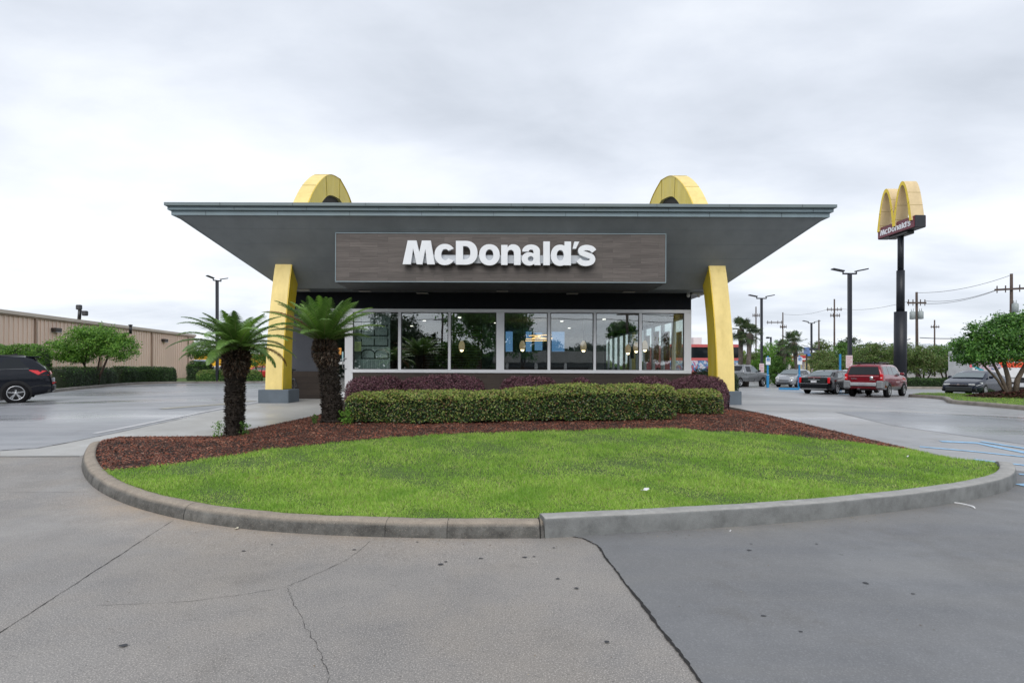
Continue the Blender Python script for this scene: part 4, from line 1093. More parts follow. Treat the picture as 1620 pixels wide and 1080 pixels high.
# ---------------------------------------------------------------- cycads
def cycad(label, base, top, r0, r1, nf, L, seed, elev, brown=(), droop=1.0):
    g = np.random.RandomState(seed)
    r = thing('sago_palm', label, 'palm', tuple(base))
    base = Vector(base); top = Vector(top); ax = (top-base)
    ctrl = [base-Vector((0, 0, .06)), base+ax*.3+Vector((ax.x*-.12, 0, 0)), base+ax*.65+Vector((ax.x*-.06, 0, 0)), top]
    m = MB(); n = 26; pts = []; rad = []
    for i in range(n):
        t = i/(n-1); p = base.lerp(top, t)+Vector((-ax.x*.35*math.sin(PI*t)*.5, 0, 0))
        pts.append(p); rad.append((r0*(1-t)+r1*t)*(1+.07*math.sin(i*2.2+seed))*(1.12 if i == 0 else 1))
    V = []; nn = 28
    for i, (p, q) in enumerate(zip(pts, rad)):
        for k in range(nn):
            a = 2*PI*k/nn; rr = q*(1+.07*math.sin(a*7+i*1.7)+g.uniform(-.06, .06)); V.append((p.x+rr*math.cos(a), p.y+rr*math.sin(a), p.z))
    m.add(V, [(i*nn+k, i*nn+(k+1) % nn, (i+1)*nn+(k+1) % nn, (i+1)*nn+k) for i in range(n-1) for k in range(nn)], True)
    tr = m.build('trunk', plain('cycad trunk core', (.022, .016, .012), .95, var=.5, scale=12, bump=.8, bscale=40), r)
    # leaf-base scales in rows
    N = 3800; t = g.uniform(0, 1, N)**.95; rows = 34; t = np.floor(t*rows)/rows+g.normal(0, .005, N); t = np.clip(t, 0, 1)
    a = g.uniform(0, 2*PI, N); P0 = np.array([tuple(p) for p in pts]); R0 = np.array(rad)
    idx = t*(n-1); cx_ = np.interp(idx, range(n), P0[:, 0]); cy_ = np.interp(idx, range(n), P0[:, 1]); cz_ = np.interp(idx, range(n), P0[:, 2]); rr = np.interp(idx, range(n), R0)
    o = np.stack([np.cos(a), np.sin(a), np.zeros(N)], 1)
    P = np.stack([cx_, cy_, cz_], 1)+o*rr[:, None]
    T = unit(o*1.0+np.stack([g.normal(0, .35, N), g.normal(0, .35, N), g.normal(.45, .35, N)], 1))*g.uniform(.018, .042, (N, 1))
    B = unit(np.cross(T, g.normal(0, 1, (N, 3))+np.array([0, 0, 2])))*g.uniform(.006, .014, (N, 1))
    v, q = quads(P+T*.6, T, B); npmesh('leaf_bases', v, q, M['bristle'], tr)
    # shaggy collar of dead stalks below the crown
    N = 2600; t = g.uniform(.70, 1.02, N); idx = np.clip(t, 0, 1)*(n-1); a = g.uniform(0, 2*PI, N)
    o = np.stack([np.cos(a), np.sin(a), np.zeros(N)], 1)
    c_ = np.stack([np.interp(idx, range(n), P0[:, j]) for j in range(3)], 1); c_[:, 2] += (np.maximum(t-1, 0))*ax.z
    k = (t-.70)/.32
    P = c_+o*(r1*(.75+.55*np.sin(PI*np.clip(k, 0, 1))**.7))[:, None]
    down = np.where(k < .55, -1.1, .6)+g.normal(0, .5, N)
    T = unit(o*.9+np.stack([g.normal(0, .3, N), g.normal(0, .3, N), down], 1))*g.uniform(.03, .075, (N, 1))
    B = unit(np.cross(T, g.normal(0, 1, (N, 3))))*g.uniform(.004, .009, (N, 1))
    v, q = quads(P+T*.5, T, B); npmesh('dead_stalks', v, q, [M['bristle_light']], tr)
    v, q = quads(P*1.0+T*.2+g.normal(0, .02, P.shape), T*.8, B*1.8); npmesh('dead_stalks', v, q, [M['bristle']], tr)
    # fronds
    for k in range(nf):
        u = (k+.5)/nf
        e0 = math.radians(elev[0]+(elev[1]-elev[0])*u**1.0)+g.uniform(-.06, .06)
        az = k*2.39996+g.uniform(-.2, .2)
        Lf = L*(.80+.26*math.sin(PI*min(1, u*1.15)))*g.uniform(.92, 1.06)
        isb = k in brown
        bend = droop*(1.05-.35*u)*(1 if not isb else 1.5)*g.uniform(.85, 1.15)
        nseg = 30; tt = np.linspace(0, 1, nseg)
        el = e0-bend*tt**1.7
        dr = np.cos(el); dz = np.sin(el)
        rx = np.concatenate([[0], np.cumsum(dr[:-1])])*Lf/nseg; rz = np.concatenate([[0], np.cumsum(dz[:-1])])*Lf/nseg
        ca, sa = math.cos(az), math.sin(az); tw = g.uniform(-.12, .12)
        side = np.array([-sa, ca, 0.0])
        C = np.array(top)+np.stack([ca*(rx+r1*.35)+side[0]*tw*rx*rx, sa*(rx+r1*.35)+side[1]*tw*rx*rx, rz], 1)
        Tn = unit(np.gradient(C, axis=0)); U = unit(np.cross(np.repeat(side[None], nseg, 0), Tn)); U = np.where(U[:, 2:3] < 0, -U, U) if el[0] < 1.5 else U
        nl = 74; s = np.linspace(.10, .995, nl)
        def ip(A): return np.stack([np.interp(s, tt, A[:, j]) for j in range(3)], 1)
        Ci, Ti, Ui = ip(C), unit(ip(Tn)), unit(ip(U))
        Ll = .215*L/1.1*np.sin(PI*np.clip(s*.88+.12, 0, 1))**.55*(1-.35*s)*g.uniform(.92, 1.05, nl)
        VV = []; QQ = []
        for sg in (-1, 1):
            S_ = np.cross(Ti, Ui)*sg
            D = unit(S_*1.0+Ti*(.35+.35*s[:, None])+Ui*.30+g.normal(0, .05, (nl, 3)))
            mid = Ci+D*Ll[:, None]*.55; tip = Ci+unit(D+np.array([0, 0, -.28])-Ui*.1)*Ll[:, None]
            W_ = unit(Ti-D*np.sum(Ti*D, 1, keepdims=True))*(.0062*(1 if not isb else .8))
            b = np.stack([Ci-W_, Ci+W_, mid+W_, mid-W_, tip-W_*.15, tip+W_*.15], 1).reshape(-1, 3)
            i0 = np.arange(nl)*6+(0 if sg < 0 else nl*6)
            VV.append(b); QQ.append(np.stack([i0, i0+1, i0+2, i0+3], 1)); QQ.append(np.stack([i0+3, i0+2, i0+5, i0+4], 1))
        fo = npmesh('frond', np.concatenate(VV), np.concatenate(QQ), M['leaf_brown'] if isb else M['leaf_cycad'], r)
        if isb: fo['label'] = 'dead brown frond'
        mb = MB(); mb.tube([tuple(c) for c in C[::3]], [max(.002, .011*(1-t_)) for t_ in tt[::3]], 5)
        mb.build('stalk', M['leaf_brown'] if isb else plain('green frond stalk', (.16, .20, .07), .5), fo)
    return r
b1 = GZ(371, 688); z1 = float(zi(*b1)); D1 = b1[1]
cycad('sago palm with thick shaggy trunk at the left edge of the mulch bed', (b1[0], D1, z1), tuple(at(374, 552, D1)), .150, .165, 38, 1.16, 4, (0, 76), brown=(3,), droop=1.15)
b2 = GZ(526, 666); z2 = float(zi(*b2)); D2 = b2[1]
cycad('leaning sago palm beside the left end of the long hedge', (b2[0], D2, z2), tuple(at(513, 541, D2)), .200, .170, 38, 1.32, 9, (22, 78), brown=(9, 17), droop=.85)
# small weeds at the palm feet
def weed(x, y, label, n=40, s=.16, mat='leaf_mid'):
    g = np.random.RandomState(int(abs(x*100))); z = float(zi(x, y))
    P = np.array([x, y, z])+np.stack([g.normal(0, s*.3, n), g.normal(0, s*.3, n), g.uniform(0, s*1.6, n)], 1)
    P = np.concatenate([P]*4)+g.normal(0, s*.12, (n*4, 3)); P[:, 2] = np.maximum(P[:, 2], z); n *= 4
    v, q = leafcloud(P, g.normal(0, 1, (n, 3))+np.array([0, -.6, .8]), .034, .5, .4)
    props(npmesh('weed', v, q, M[mat]), label, 'weed')
weed(b1[0]-.24, b1[1]-.12, 'green weed at the left foot of the left palm', 60, .17, 'leaf_bright')
weed(b1[0]+.24, b1[1]-.12, 'small dark weed at the right foot of the left palm', 45, .15)
weed(b2[0]-.33, b2[1]-.15, 'small weed at the left foot of the leaning palm', 50, .1)
weed(b2[0]+.36, b2[1]-.25, 'bright weed between the leaning palm and the long hedge', 120, .2, 'leaf_bright')

# ---------------------------------------------------------------- trees
def tree(name, label, base, trunks, blobs, n, leaf, mat, bark='bark', group=None, cat='tree', trad=.09, aspect=.55, seed=1, hollow=.55, branch=10, drop=.15, clump=.28):
    g = np.random.RandomState(seed); rr_ = random.Random(seed)
    r = thing(name, label, cat, tuple(base), 0, group)
    B = Vector(base); m = MB()
    ends = []
    for (dx, dy, h, w) in trunks:
        p = [B+Vector((dx*.15*w, dy*.15*w, -.1)), B+Vector((dx*.35+rr_.uniform(-.05, .05), dy*.35, h*.33)), B+Vector((dx*.7, dy*.7, h*.68)), B+Vector((dx, dy, h))]
        m.tube(p, [trad*w, trad*w*.85, trad*w*.7, trad*w*.5], 8); ends.append((p[2], trad*w*.7)); ends.append((p[3], trad*w*.5))
    for k in range(branch):
        c, rad = blobs[k % len(blobs)]
        e, er = min(ends, key=lambda q: (q[0]-Vector(c)).length*rr_.uniform(.7, 1.4))
        tgt = Vector(c)+Vector([rad[j]*rr_.uniform(-.7, .7) for j in range(3)])
        mid = e.lerp(tgt, .5)+Vector((0, 0, rr_.uniform(-.1, .25)*(tgt-e).length))
        m.tube([e, mid, tgt], [er*.6, er*.4, er*.12], 6)
    m.build('trunk', M[bark], r)
    # crown: leaf clumps over the shells of the blobs
    vol = np.array([b[1][0]*b[1][1]*b[1][2] for b in blobs])**.67; cnt = (n*vol/vol.sum()).astype(int)
    Ps = []; Ns = []
    for (c, rad), k in zip(blobs, cnt):
        nc = max(6, k//26); d = unit(g.normal(0, 1, (nc, 3))); q = hollow+(1-hollow)*g.uniform(0, 1, (nc, 1))**.6
        q *= 1+.22*g.normal(0, 1, (nc, 1))*(g.uniform(0, 1, (nc, 1)) < .35)
        cc = np.array(c)+d*q*np.array(rad)
        ii = g.randint(0, nc, k); cs = clump*float(np.mean(rad))
        Ps.append(cc[ii]+g.normal(0, 1, (k, 3))*cs*.55*np.array([1, 1, .7])); Ns.append(unit(d[ii]+np.array([0, 0, .7])))
    P = np.concatenate(Ps); Nn = np.concatenate(Ns)
    v, q = leafcloud(P, Nn, leaf, aspect, .7, drop)
    npmesh('crown', v, q, M[mat], r)
    return r
def blob(px, py, D, rx, ry, rz): return (tuple(at(px, py, D)), (rx, ry, rz))
# left of the restaurant
D = 36; g0 = at(150, 590, D); gz = float(zg(g0.x, D))
tree('crape_myrtle', 'spreading multi trunk tree in front of the tan metal warehouse', (g0.x, D, gz), [(-.9, 0, 1.9, 1), (.1, .3, 1.9, .9), (1.0, -.2, 2.0, 1.1)],
     [blob(105, 557, D, 1.15, 1.1, .62), blob(135, 545, D, 1.3, 1.3, .85), (tuple(at(165, 541, D)), (1.2, 1.2, .85)), blob(190, 552, D, 1.0, 1.1, .72), blob(150, 527, D, 1.5, 1.2, .45), blob(85, 545, D, .5, .6, .3), blob(125, 566, D, .9, .9, .3), blob(188, 535, D, .8, .9, .4)], 24000, .11, 'leaf_bright', 'bark_dark', seed=3, trad=.085, hollow=.45, branch=22)
D = 50; g0 = at(338, 590, D)
tree('crape_myrtle', 'small round tree in front of the yellow wall beyond the warehouse', (g0.x, D, .25), [(-.3, 0, 1.9, .9), (.4, 0, 2.0, .7)],
     [blob(318, 553, D, 1.1, 1, .8), blob(338, 550, D, 1.2, 1, .9), blob(352, 560, D, .8, .9, .6), blob(308, 562, D, .6, .7, .4)], 7000, .12, 'leaf_mid', 'bark_dark', seed=5, trad=.09)
D = 54; g0 = at(410, 596, D)
tree('crape_myrtle', 'round tree partly hidden behind the left yellow arch', (g0.x, D, .25), [(-.4, 0, 1.6, .9), (.4, 0, 1.8, .7)],
     [blob(398, 560, D, 1.2, 1, 1.0), blob(418, 556, D, 1.3, 1, 1.1), blob(410, 572, D, 1.4, 1.2, .6), blob(434, 562, D, 1.2, 1, .9)], 7000, .12, 'leaf_mid', 'bark_dark', seed=6, trad=.09)
# kerb and hedges along the left lane
def offs(L, d): return offset_line(L, d)
lk = smoothline([gpt(*p) for p in [(0, 634), (50, 625.5), (85, 620.5), (120, 616.5), (160, 612.5), (200, 609), (240, 607), (290, 606.5), (350, 606), (440, 605.5)]], .5)
prof = [(0, -.05), (0, .10), (.03, .15), (.17, .155), (.18, -.05)]
props(sweep(lk, prof).build('kerb', plain('old dark kerb', (.17, .155, .14), .8, var=.3, scale=2)), 'long low kerb along the far side of the left drive lane', 'kerb')
hl = offs(lk, .95)
def sub(L, px0, px1):
    return [p for p in L if px0 <= CX+F*p[0]/p[1] <= px1][::2]
props(sheet('verge', offs(lk, .18)+[(-25, 70), (-60, 70), (-60, 15)], zg, .10, M['turf'], 2.0), kind='structure')
hedge('clipped_hedge', 'dark clipped hedge along the left kerb under the spreading tree', sub(hl, 84, 176), 1.3, 1.12, M['leaf_dark'], 9000, .075, M['leaf_mid'], 900, endr=.4, hf=lambda x, y: zg(x, y)+.1)
hedge('clipped_hedge', 'longer dark clipped hedge right of the spreading tree', sub(hl, 178, 292), 1.3, 1.15, M['leaf_dark'], 13000, .085, M['leaf_mid'], 1200, endr=.4, hf=lambda x, y: zg(x, y)+.1)
hedge('rounded_hedge', 'rounded green hedge with sloping end behind the left palm', [p for p in offs(lk, .9) if 300 <= CX+F*p[0]/p[1] <= 420][::2], 1.5, .98, M['leaf_mid'], 9000, .085, M['leaf_hedgetip'], 1500, endr=1.2, power=2.6, hf=lambda x, y: zg(x, y)+.1)
a = at(298, 590, 50); b = at(335, 590, 50)
hedge('clipped_hedge', 'small square hedge at the far corner of the warehouse', [(a.x, 50), (b.x, 50)], 1.2, 1.65, M['leaf_dark'], 3500, .10, M['leaf_mid'], 900, endr=.5, hf=lambda x, y: zg(x, y)+.1)
a = at(-60, 590, 30); b = at(86, 590, 31.5)
hedge('tall_hedge', 'tall bright topped hedge behind the black car on the left', [(a.x, 30.5), ((a.x+b.x)/2, 31), (b.x-.3, 31.5)], 1.5, 2.28, M['leaf_mid'], 15000, .085, M['leaf_bright'], 4500, endr=.6, hf=lambda x, y: zg(x, y)+.1, rough=.09)
a = at(97, 610, 27.5)
# ---------------------------------------------------------------- warehouse
def ribbed(name, col):
    t = NT(name); p = t.pos('World'); sx = t.N('SeparateXYZ'); t.L(p, sx.inputs[0])
    n = t.noise(t.mapping(p, (.4, .4, .15)), 1, 5, .6)
    c = t.ramp(n, [(.3, tuple(x*.9 for x in col)), (.7, tuple(x*1.08 for x in col))])
    return t.done(t.bsdf(c, .5, spec=.3))
M['tan'] = ribbed('tan metal siding', (.82, .63, .52))
M['tan_dark'] = ribbed('brown metal trim', (.38, .27, .21))
M['tan_light'] = ribbed('pale metal eave trim', (.58, .50, .43))
WH = thing('metal_warehouse', 'long tan ribbed metal warehouse with brown trim behind the left hedges', 'warehouse', (-33, 40, .2))
w0 = Vector((-31.75, 18.0)); w1 = Vector((-35.5, 66.0)); dv = (w1-w0).normalized(); nv = Vector((dv.y, -dv.x)); ZE = 5.3
m = MB(); m.add([(w0.x, w0.y, 0), (w1.x, w1.y, 0), (w1.x, w1.y, ZE-.1), (w0.x, w0.y, ZE-.1), (w0.x-30, w0.y, 0), (w1.x-30, w1.y, 0), (w1.x-30, w1.y, ZE-.1), (w0.x-30, w0.y, ZE-.1)], [(0, 1, 2, 3), (5, 4, 7, 6), (1, 5, 6, 2), (4, 0, 3, 7), (3, 2, 6, 7)])
Lw = (w1-w0).length; k = 0; x = .15
while x < Lw-.2:
    p = w0+dv*x; q = w0+dv*(x+.09)
    m.bar(Vector((p.x, p.y, .05))+Vector((nv.x*.02, nv.y*.02, 0)), Vector((p.x, p.y, ZE-.3))+Vector((nv.x*.02, nv.y*.02, 0)), .10, .06, up=(nv.x, nv.y, 0))
    x += .42
m.build('wall', M['tan'], WH)
m = MB(); a = w0+nv*.12; b = w1+nv*.12
m.bar((a.x, a.y, ZE-.1), (b.x, b.y, ZE-.1), .26, .24); m.build('eave_trim', M['tan_light'], WH)
m = MB(); a = w0+nv*.10; b = w1+nv*.10; m.bar((a.x, a.y, ZE-.27), (b.x, b.y, ZE-.27), .1, .09); m.build('gutter', M['tan_dark'], WH)
m = MB(); m.add([(w0.x, w0.y, ZE+.01), (w1.x, w1.y, ZE+.01), (w1.x-15, w1.y, ZE+.9), (w0.x-15, w0.y, ZE+.9), (w1.x-30, w1.y, ZE), (w0.x-30, w0.y, ZE)], [(0, 1, 2, 3), (3, 2, 4, 5), (1, 4, 2), (0, 3, 5)]); m.build('roof', M['tan_light'], WH)
def wpoint(px, off=.08): # distance along wall seen at px
    # solve (w0+dv t).x/(..).y = (px-CX)/F
    k = (px-CX)/F; t = (k*w0.y-w0.x)/(dv.x-k*dv.y); p = w0+dv*t+nv*off; return p
for px in (55, 159, 239, 296.5):
    p = wpoint(px); m = MB(); m.bar((p.x, p.y, .1), (p.x, p.y, ZE-.3), .16, .12, up=(nv.x, nv.y, 0)); m.build('downpipe', M['tan_dark'], WH)
for px, py in ((85, 522), (257.5, 538.5)):
    p = wpoint(px, .2); z = at(px, py, p.y).z; m = MB(); m.bbox(p.x-.25, p.x+.2, p.y-.32, p.y+.32, z-.13, z+.16, .05); w = m.build('wall_lamp', plain('bronze lamp housing', (.05, .04, .035), .5), WH)
    m = MB(); m.bbox(p.x-.2, p.x+.23, p.y-.24, p.y+.28, z-.2, z-.132, .02); m.build('lens', plain('lamp lens', (.3, .3, .3), .2), w)
fl = thing('floodlight', 'pair of floodlights on a short post above the warehouse roof', 'floodlight', tuple(at(126, 503, 46)))
m = MB(); a = at(125, 508, 46); b = at(126.5, 490, 46); m.tube([a, b], .13, 8); m.build('post', M['black'], fl)
for px, py in ((125, 486), (134.5, 495.5)):
    p = at(px, py, 46); m = MB(); m.bbox(p.x-.2, p.x+.2, p.y-.15, p.y+.15, p.z-.2, p.z+.2, .06); m.tube([p, b], .04, 5); m.build('lamp_head', plain('dark grey lamp head', (.04, .04, .045), .5), fl)
a = at(206.5, 519, 50); m = MB(); m.tube([a-Vector((0, 0, .5)), a+Vector((0, 0, .22))], .12, 8); m.lathe([(0, .34), (.17, .3), (.17, .22), (0, .22)], tuple(a), n=10); props(m.build('roof_vent', M['black']), 'small dark vent pipe standing on the warehouse roof', 'vent')
# yellow building beyond
yb = thing('yellow_building', 'bright yellow walled shop with pale shutter beyond the warehouse', 'building', tuple(at(320, 590, 78)))
a = at(303, 560, 78); b = at(450, 560, 78)
m = MB(); m.box(a.x, b.x+2, 78, 90, 0, 3.4); m.build('wall', plain('bright yellow wall', (.75, .42, .02), .7), yb)
a = at(306, 560, 77.9); b = at(328, 560, 77.9); m = MB(); m.bbox(a.x, b.x, 77.9, 77.99, .3, 2.6, .01)
for k in range(10): m.box(a.x+.05, b.x-.05, 77.87, 77.9, .4+k*.22, .44+k*.22)
m.build('shutter', plain('pale blue shutter', (.36, .42, .52), .5), yb)
m = MB(); m.box(a.x-.5, b.x+8, 77.4, 78, 3.41, 3.7); m.build('parapet', M['white'], yb)

# ---------------------------------------------------------------- right side planting and trees
DI = [(1437, 628), (1470, 630), (1492, 632.5), (1500, 637.5), (1530, 640.5), (1580, 645), (1640, 651), (1700, 658)]
ik = smoothline([gpt(*p) for p in DI][::-1], .3)
ikk = ik
prof2 = [(0, -.05), (0, .10), (.03, .16), (.2, .17), (.22, -.05)]
props(sweep(ikk[::-1], prof2).build('kerb', plain('old tan kerb', (.24, .215, .185), .8, var=.3, scale=2.5)), 'rounded kerb round the right hand tree island', 'kerb')
isl = [tuple(p) for p in offset_line(ikk[::-1], .2)]
ex_ = isl[-1]; isl_poly = isl+[(40, ex_[1]), (40, 33), (isl[0][0]+2.0, 33)]
cx0 = at(1597, 612, 27.5)
def zr(x, y):
    e = np.clip(((np.asarray(x)-cx0.x-2.2)/3.7)**2+((np.asarray(y)-27.7)/2.6)**2, 0, 1)
    return zg(x, y)+.15+.42*(1-e)**1.2
props(sheet('tree_island_lawn', isl_poly, zr, 0, M['turf'], .4), kind='structure')
S = sample_poly(isl_poly, 42000, lambda x, y: ((x-cx0.x-2.2)/3.6)**2+((y-27.9)/2.5)**2 > .92+.1*rs.normal(0, .3, x.shape))
V, T_ = blades(S, .05, .10, .012, zr, 1.0); props(npmesh('island_grass', V, T_, M['grass'], k=3), 'bright grass strip round the tree on the right island', 'grass', kind='stuff')
S = sample_poly(isl_poly, 16000, lambda x, y: ((x-cx0.x-2.2)/3.6)**2+((y-27.9)/2.5)**2 < 1)
V, Q = chips(S, zr, .07, .16, .03); props(npmesh('island_mulch', V, Q, M['mulch_dark']), 'dark mulch mound under the right hand tree', 'mulch', kind='stuff')
D = 27.6; z0 = float(zr(cx0.x, D))
tree('crape_myrtle', 'big leafy multi trunk tree on the mulch mound at the right edge', (cx0.x+.15, D, z0-.05), [(-.9, .1, 1.7, .9), (-.15, .3, 2.0, 1.25), (.95, -.1, 2.1, 1.3), (-1.7, .2, 2.0, .6)],
     [blob(1545, 548, D, .95, 1, .6), blob(1575, 532, D, 1.1, 1.1, .75), blob(1605, 522, D, 1.2, 1.2, .8), blob(1640, 530, D, 1.2, 1.2, .95), blob(1530, 563, D, .75, .9, .4), blob(1560, 562, D, .9, 1, .42), blob(1600, 556, D, 1.2, 1.2, .5), blob(1585, 508, D, .7, .7, .3), blob(1545, 522, D, .6, .6, .35), blob(1615, 502, D, .6, .7, .3), blob(1640, 560, D, 1, 1, .4), blob(1520, 545, D, .4, .5, .3)],
     24000, .115, 'leaf_crape', 'bark', seed=8, trad=.10, hollow=.35, branch=34, clump=.33)
# row of loose myrtles further back
sp = [(1385, 566, 49, 'leaf_olive'), (1425, 566, 50, 'leaf_olive'), (1462, 571, 48, 'leaf_olive'), (1497, 567, 50, 'leaf_mid'), (1530, 560, 52, 'leaf_mid')]
lab = ['olive leaved tree directly behind the red car', 'olive leaved tree at the foot of the tall sign pole', 'loose olive tree between the sign pole and the navy car', 'green tree above the navy car bonnet', 'green tree behind the box truck cab end']
for i, (px, py, D, mt) in enumerate(sp):
    b0 = at(px, 600, D)
    tree('crape_myrtle', lab[i], (b0.x, D, .05), [(-.6, 0, 1.6, .9), (.1, .2, 1.8, 1), (.7, 0, 1.6, .8)],
         [blob(px-13, py-4, D, 1.2, 1.2, .9), blob(px+10, py-6, D, 1.25, 1.2, .95), blob(px, py+10, D, 1.4, 1.2, .7), blob(px-4, py-14, D, .9, .8, .55), blob(px+18, py+6, D, .9, .9, .7)], 8500, .13, mt, 'bark_dark', seed=20+i, trad=.09, group='loose trees behind the car park', branch=16, hollow=.4)
a = at(1425, 600, 46); b = at(1505, 600, 46)
hedge('clipped_hedge', 'dark low hedge between the red car and the navy car', [(a.x, 46), (b.x, 46)], 1.2, .82, M['leaf_dark'], 6000, .085, M['leaf_mid'], 700, endr=.4)
kb = smoothline([(a.x-6, 45), (b.x+6, 45)], .6)
props(sweep(kb, prof2).build('kerb', plain('old tan kerb', (.24, .215, .185), .8)), 'straight kerb in front of the dark low hedge behind the red car', 'kerb')
# trees further left in the group
masses = [(1212, 560, 62, 'leaf_bright', 'bright green tree right of the paired palmettos'), (1236, 552, 66, 'leaf_bright', 'tall bright green tree left of the single palmetto'), (1228, 580, 55, 'leaf_mid', 'low green bush behind the blue post'),
          (1298, 570, 70, 'leaf_olive', 'olive tree above the black sedan'), (1332, 556, 74, 'leaf_mid', 'dark round topped tree left of the tall lamp post'), (1358, 562, 60, 'leaf_olive', 'olive tree directly right of the tall lamp post'), (1318, 578, 56, 'leaf_olive', 'low olive bush behind the black sedan roof'), (1300, 553, 100, 'leaf_olive', 'distant pale tree behind the third lamp post'),
          (1190, 572, 70, 'leaf_olive', 'olive bush between the palmetto trunks'), (1340, 548, 110, 'leaf_dark', 'distant dark tree crown left of the tallest lamp post')]
for i, (px, py, D, mt, lb_) in enumerate(masses):
    b0 = at(px, 600, D); k = D/60
    tree('leafy_tree', lb_, (b0.x, D, .03), [(-.3, 0, 1.8*k, 1.2), (.4, 0, 1.7*k, 1)],
         [blob(px-7, py, D, .9*k, 1, .85*k), blob(px+7, py-2, D, .95*k, 1, .9*k), blob(px, py+12, D, 1.2*k, 1.1, .9*k), blob(px, py-9, D, .7*k, .8, .5*k), blob(px+8, py+16, D, 1.0*k, 1, .8*k), blob(px-9, py+18, D, 1.0*k, 1, .8*k)], 6000, .15*max(1, k*.9), mt, 'bark_dark', seed=40+i, trad=.1, branch=8, hollow=.35)
a = at(1390, 547, 180); tree('leafy_tree', 'small dark tree top above the far white roof', (a.x, 180, .03), [(0, 0, 7, 2)], [blob(1378, 548, 180, 2.5, 2, 1.2), blob(1372, 552, 180, 2, 2, 1)], 2000, .4, 'leaf_dark', 'bark_dark', seed=70)
# palmettos
def palmetto(label, px, top, base, D, rad, seed, lean=0.0):
    g = np.random.RandomState(seed); c = at(px, top, D); b0 = at(px+lean, base, D); b0.z = .03
    r = thing('palmetto', label, 'palm', tuple(b0), 0, 'palmettos by the car park')
    m = MB(); m.tube([b0, b0.lerp(c, .5)+Vector((.08, 0, 0)), c], [.24, .19, .2], 10); m.lathe([(.2, -.9), (.34, -.5), (.30, 0), (0, .2)], tuple(c), n=10); m.build('trunk', plain('palmetto trunk', (.12, .10, .085), .9, var=.4, scale=5, bump=.6), r)
    VV = []; QQ = []; k0 = 0
    for f in range(34):
        el = math.radians(g.uniform(-55, 80)); az = g.uniform(0, 2*PI); Ls = rad*g.uniform(.42, .6)
        d = Vector((math.cos(az)*math.cos(el), math.sin(az)*math.cos(el), math.sin(el))); e = c+d*Ls
        sd = d.cross(Vector((0, 0, 1))).normalized(); up = sd.cross(d)
        for q in range(17):
            a = math.radians(-100+200*q/16); dd = (d*math.cos(a)+sd*math.sin(a)+up*.12).normalized(); Lb = rad*.52*(1-.25*abs(a)/1.7)*g.uniform(.85, 1.1)
            tip = e+dd*Lb+Vector((0, 0, -.25*Lb)); mid = e+dd*Lb*.6; w = up.cross(dd).normalized()*.035
            VV += [e, mid+w, tip, mid-w]; QQ.append((k0, k0+1, k0+2, k0+3)); k0 += 4
        w = sd*.02; VV += [c-w, c+w, e+w, e-w]; QQ.append((k0, k0+1, k0+2, k0+3)); k0 += 4
    npmesh('crown', np.array([tuple(v) for v in VV]), np.array(QQ), M['leaf_palm'], r)
palmetto('left palmetto of the pair right of the yellow arch', 1172, 522, 600, 50, 1.35, 1, -3)
palmetto('right palmetto of the pair right of the yellow arch', 1186, 529, 600, 49, 1.35, 2, -6)
palmetto('single palmetto above the silver hatchback', 1256, 543, 600, 52, 1.45, 3, 6)
palmetto('palmetto with drooping crown left of the single one', 1239, 552, 600, 56, 1.1, 4, 0)
# ---------------------------------------------------------------- vehicles (built in local space, nose towards +x)
def paint(name, col, rough=.25, metal=.3):
    t = NT(name); p = t.pos('Object'); n = t.noise(p, 2.2, 4, .6)
    c = t.ramp(n, [(.3, tuple(x*.92 for x in col)), (.7, tuple(min(1, x*1.08) for x in col))])
    return t.done(t.bsdf(c, t.math('ADD', t.math('MULTIPLY', n, .08), rough-.04), metal, coat=.22 if max(col) < .05 else .6, spec=.2 if max(col) < .05 else .4))
M['carglass'] = plain('dark car glass', (.010, .013, .016), .06, var=.05, spec=.35)
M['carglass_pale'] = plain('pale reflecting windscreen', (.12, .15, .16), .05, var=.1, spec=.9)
M['tyre'] = plain('tyre rubber', (.010, .010, .011), .85, spec=.15)
M['rim'] = plain('alloy wheel', (.50, .51, .53), .28, .7, var=.05)
M['plastic'] = plain('dark grey bumper plastic', (.03, .031, .033), .6)
M['greyplastic'] = plain('grey bumper cladding', (.20, .21, .22), .45)
M['redlamp'] = plain('red tail lamp', (.62, .012, .02), .15, var=.1, spec=.7)
M['whitelamp'] = plain('clear headlamp', (.70, .71, .70), .12, var=.1, spec=.8)
M['chrome'] = plain('chrome trim', (.70, .71, .72), .12, .9, var=.03)
M['plate'] = plain('licence plate', (.62, .63, .66), .5)
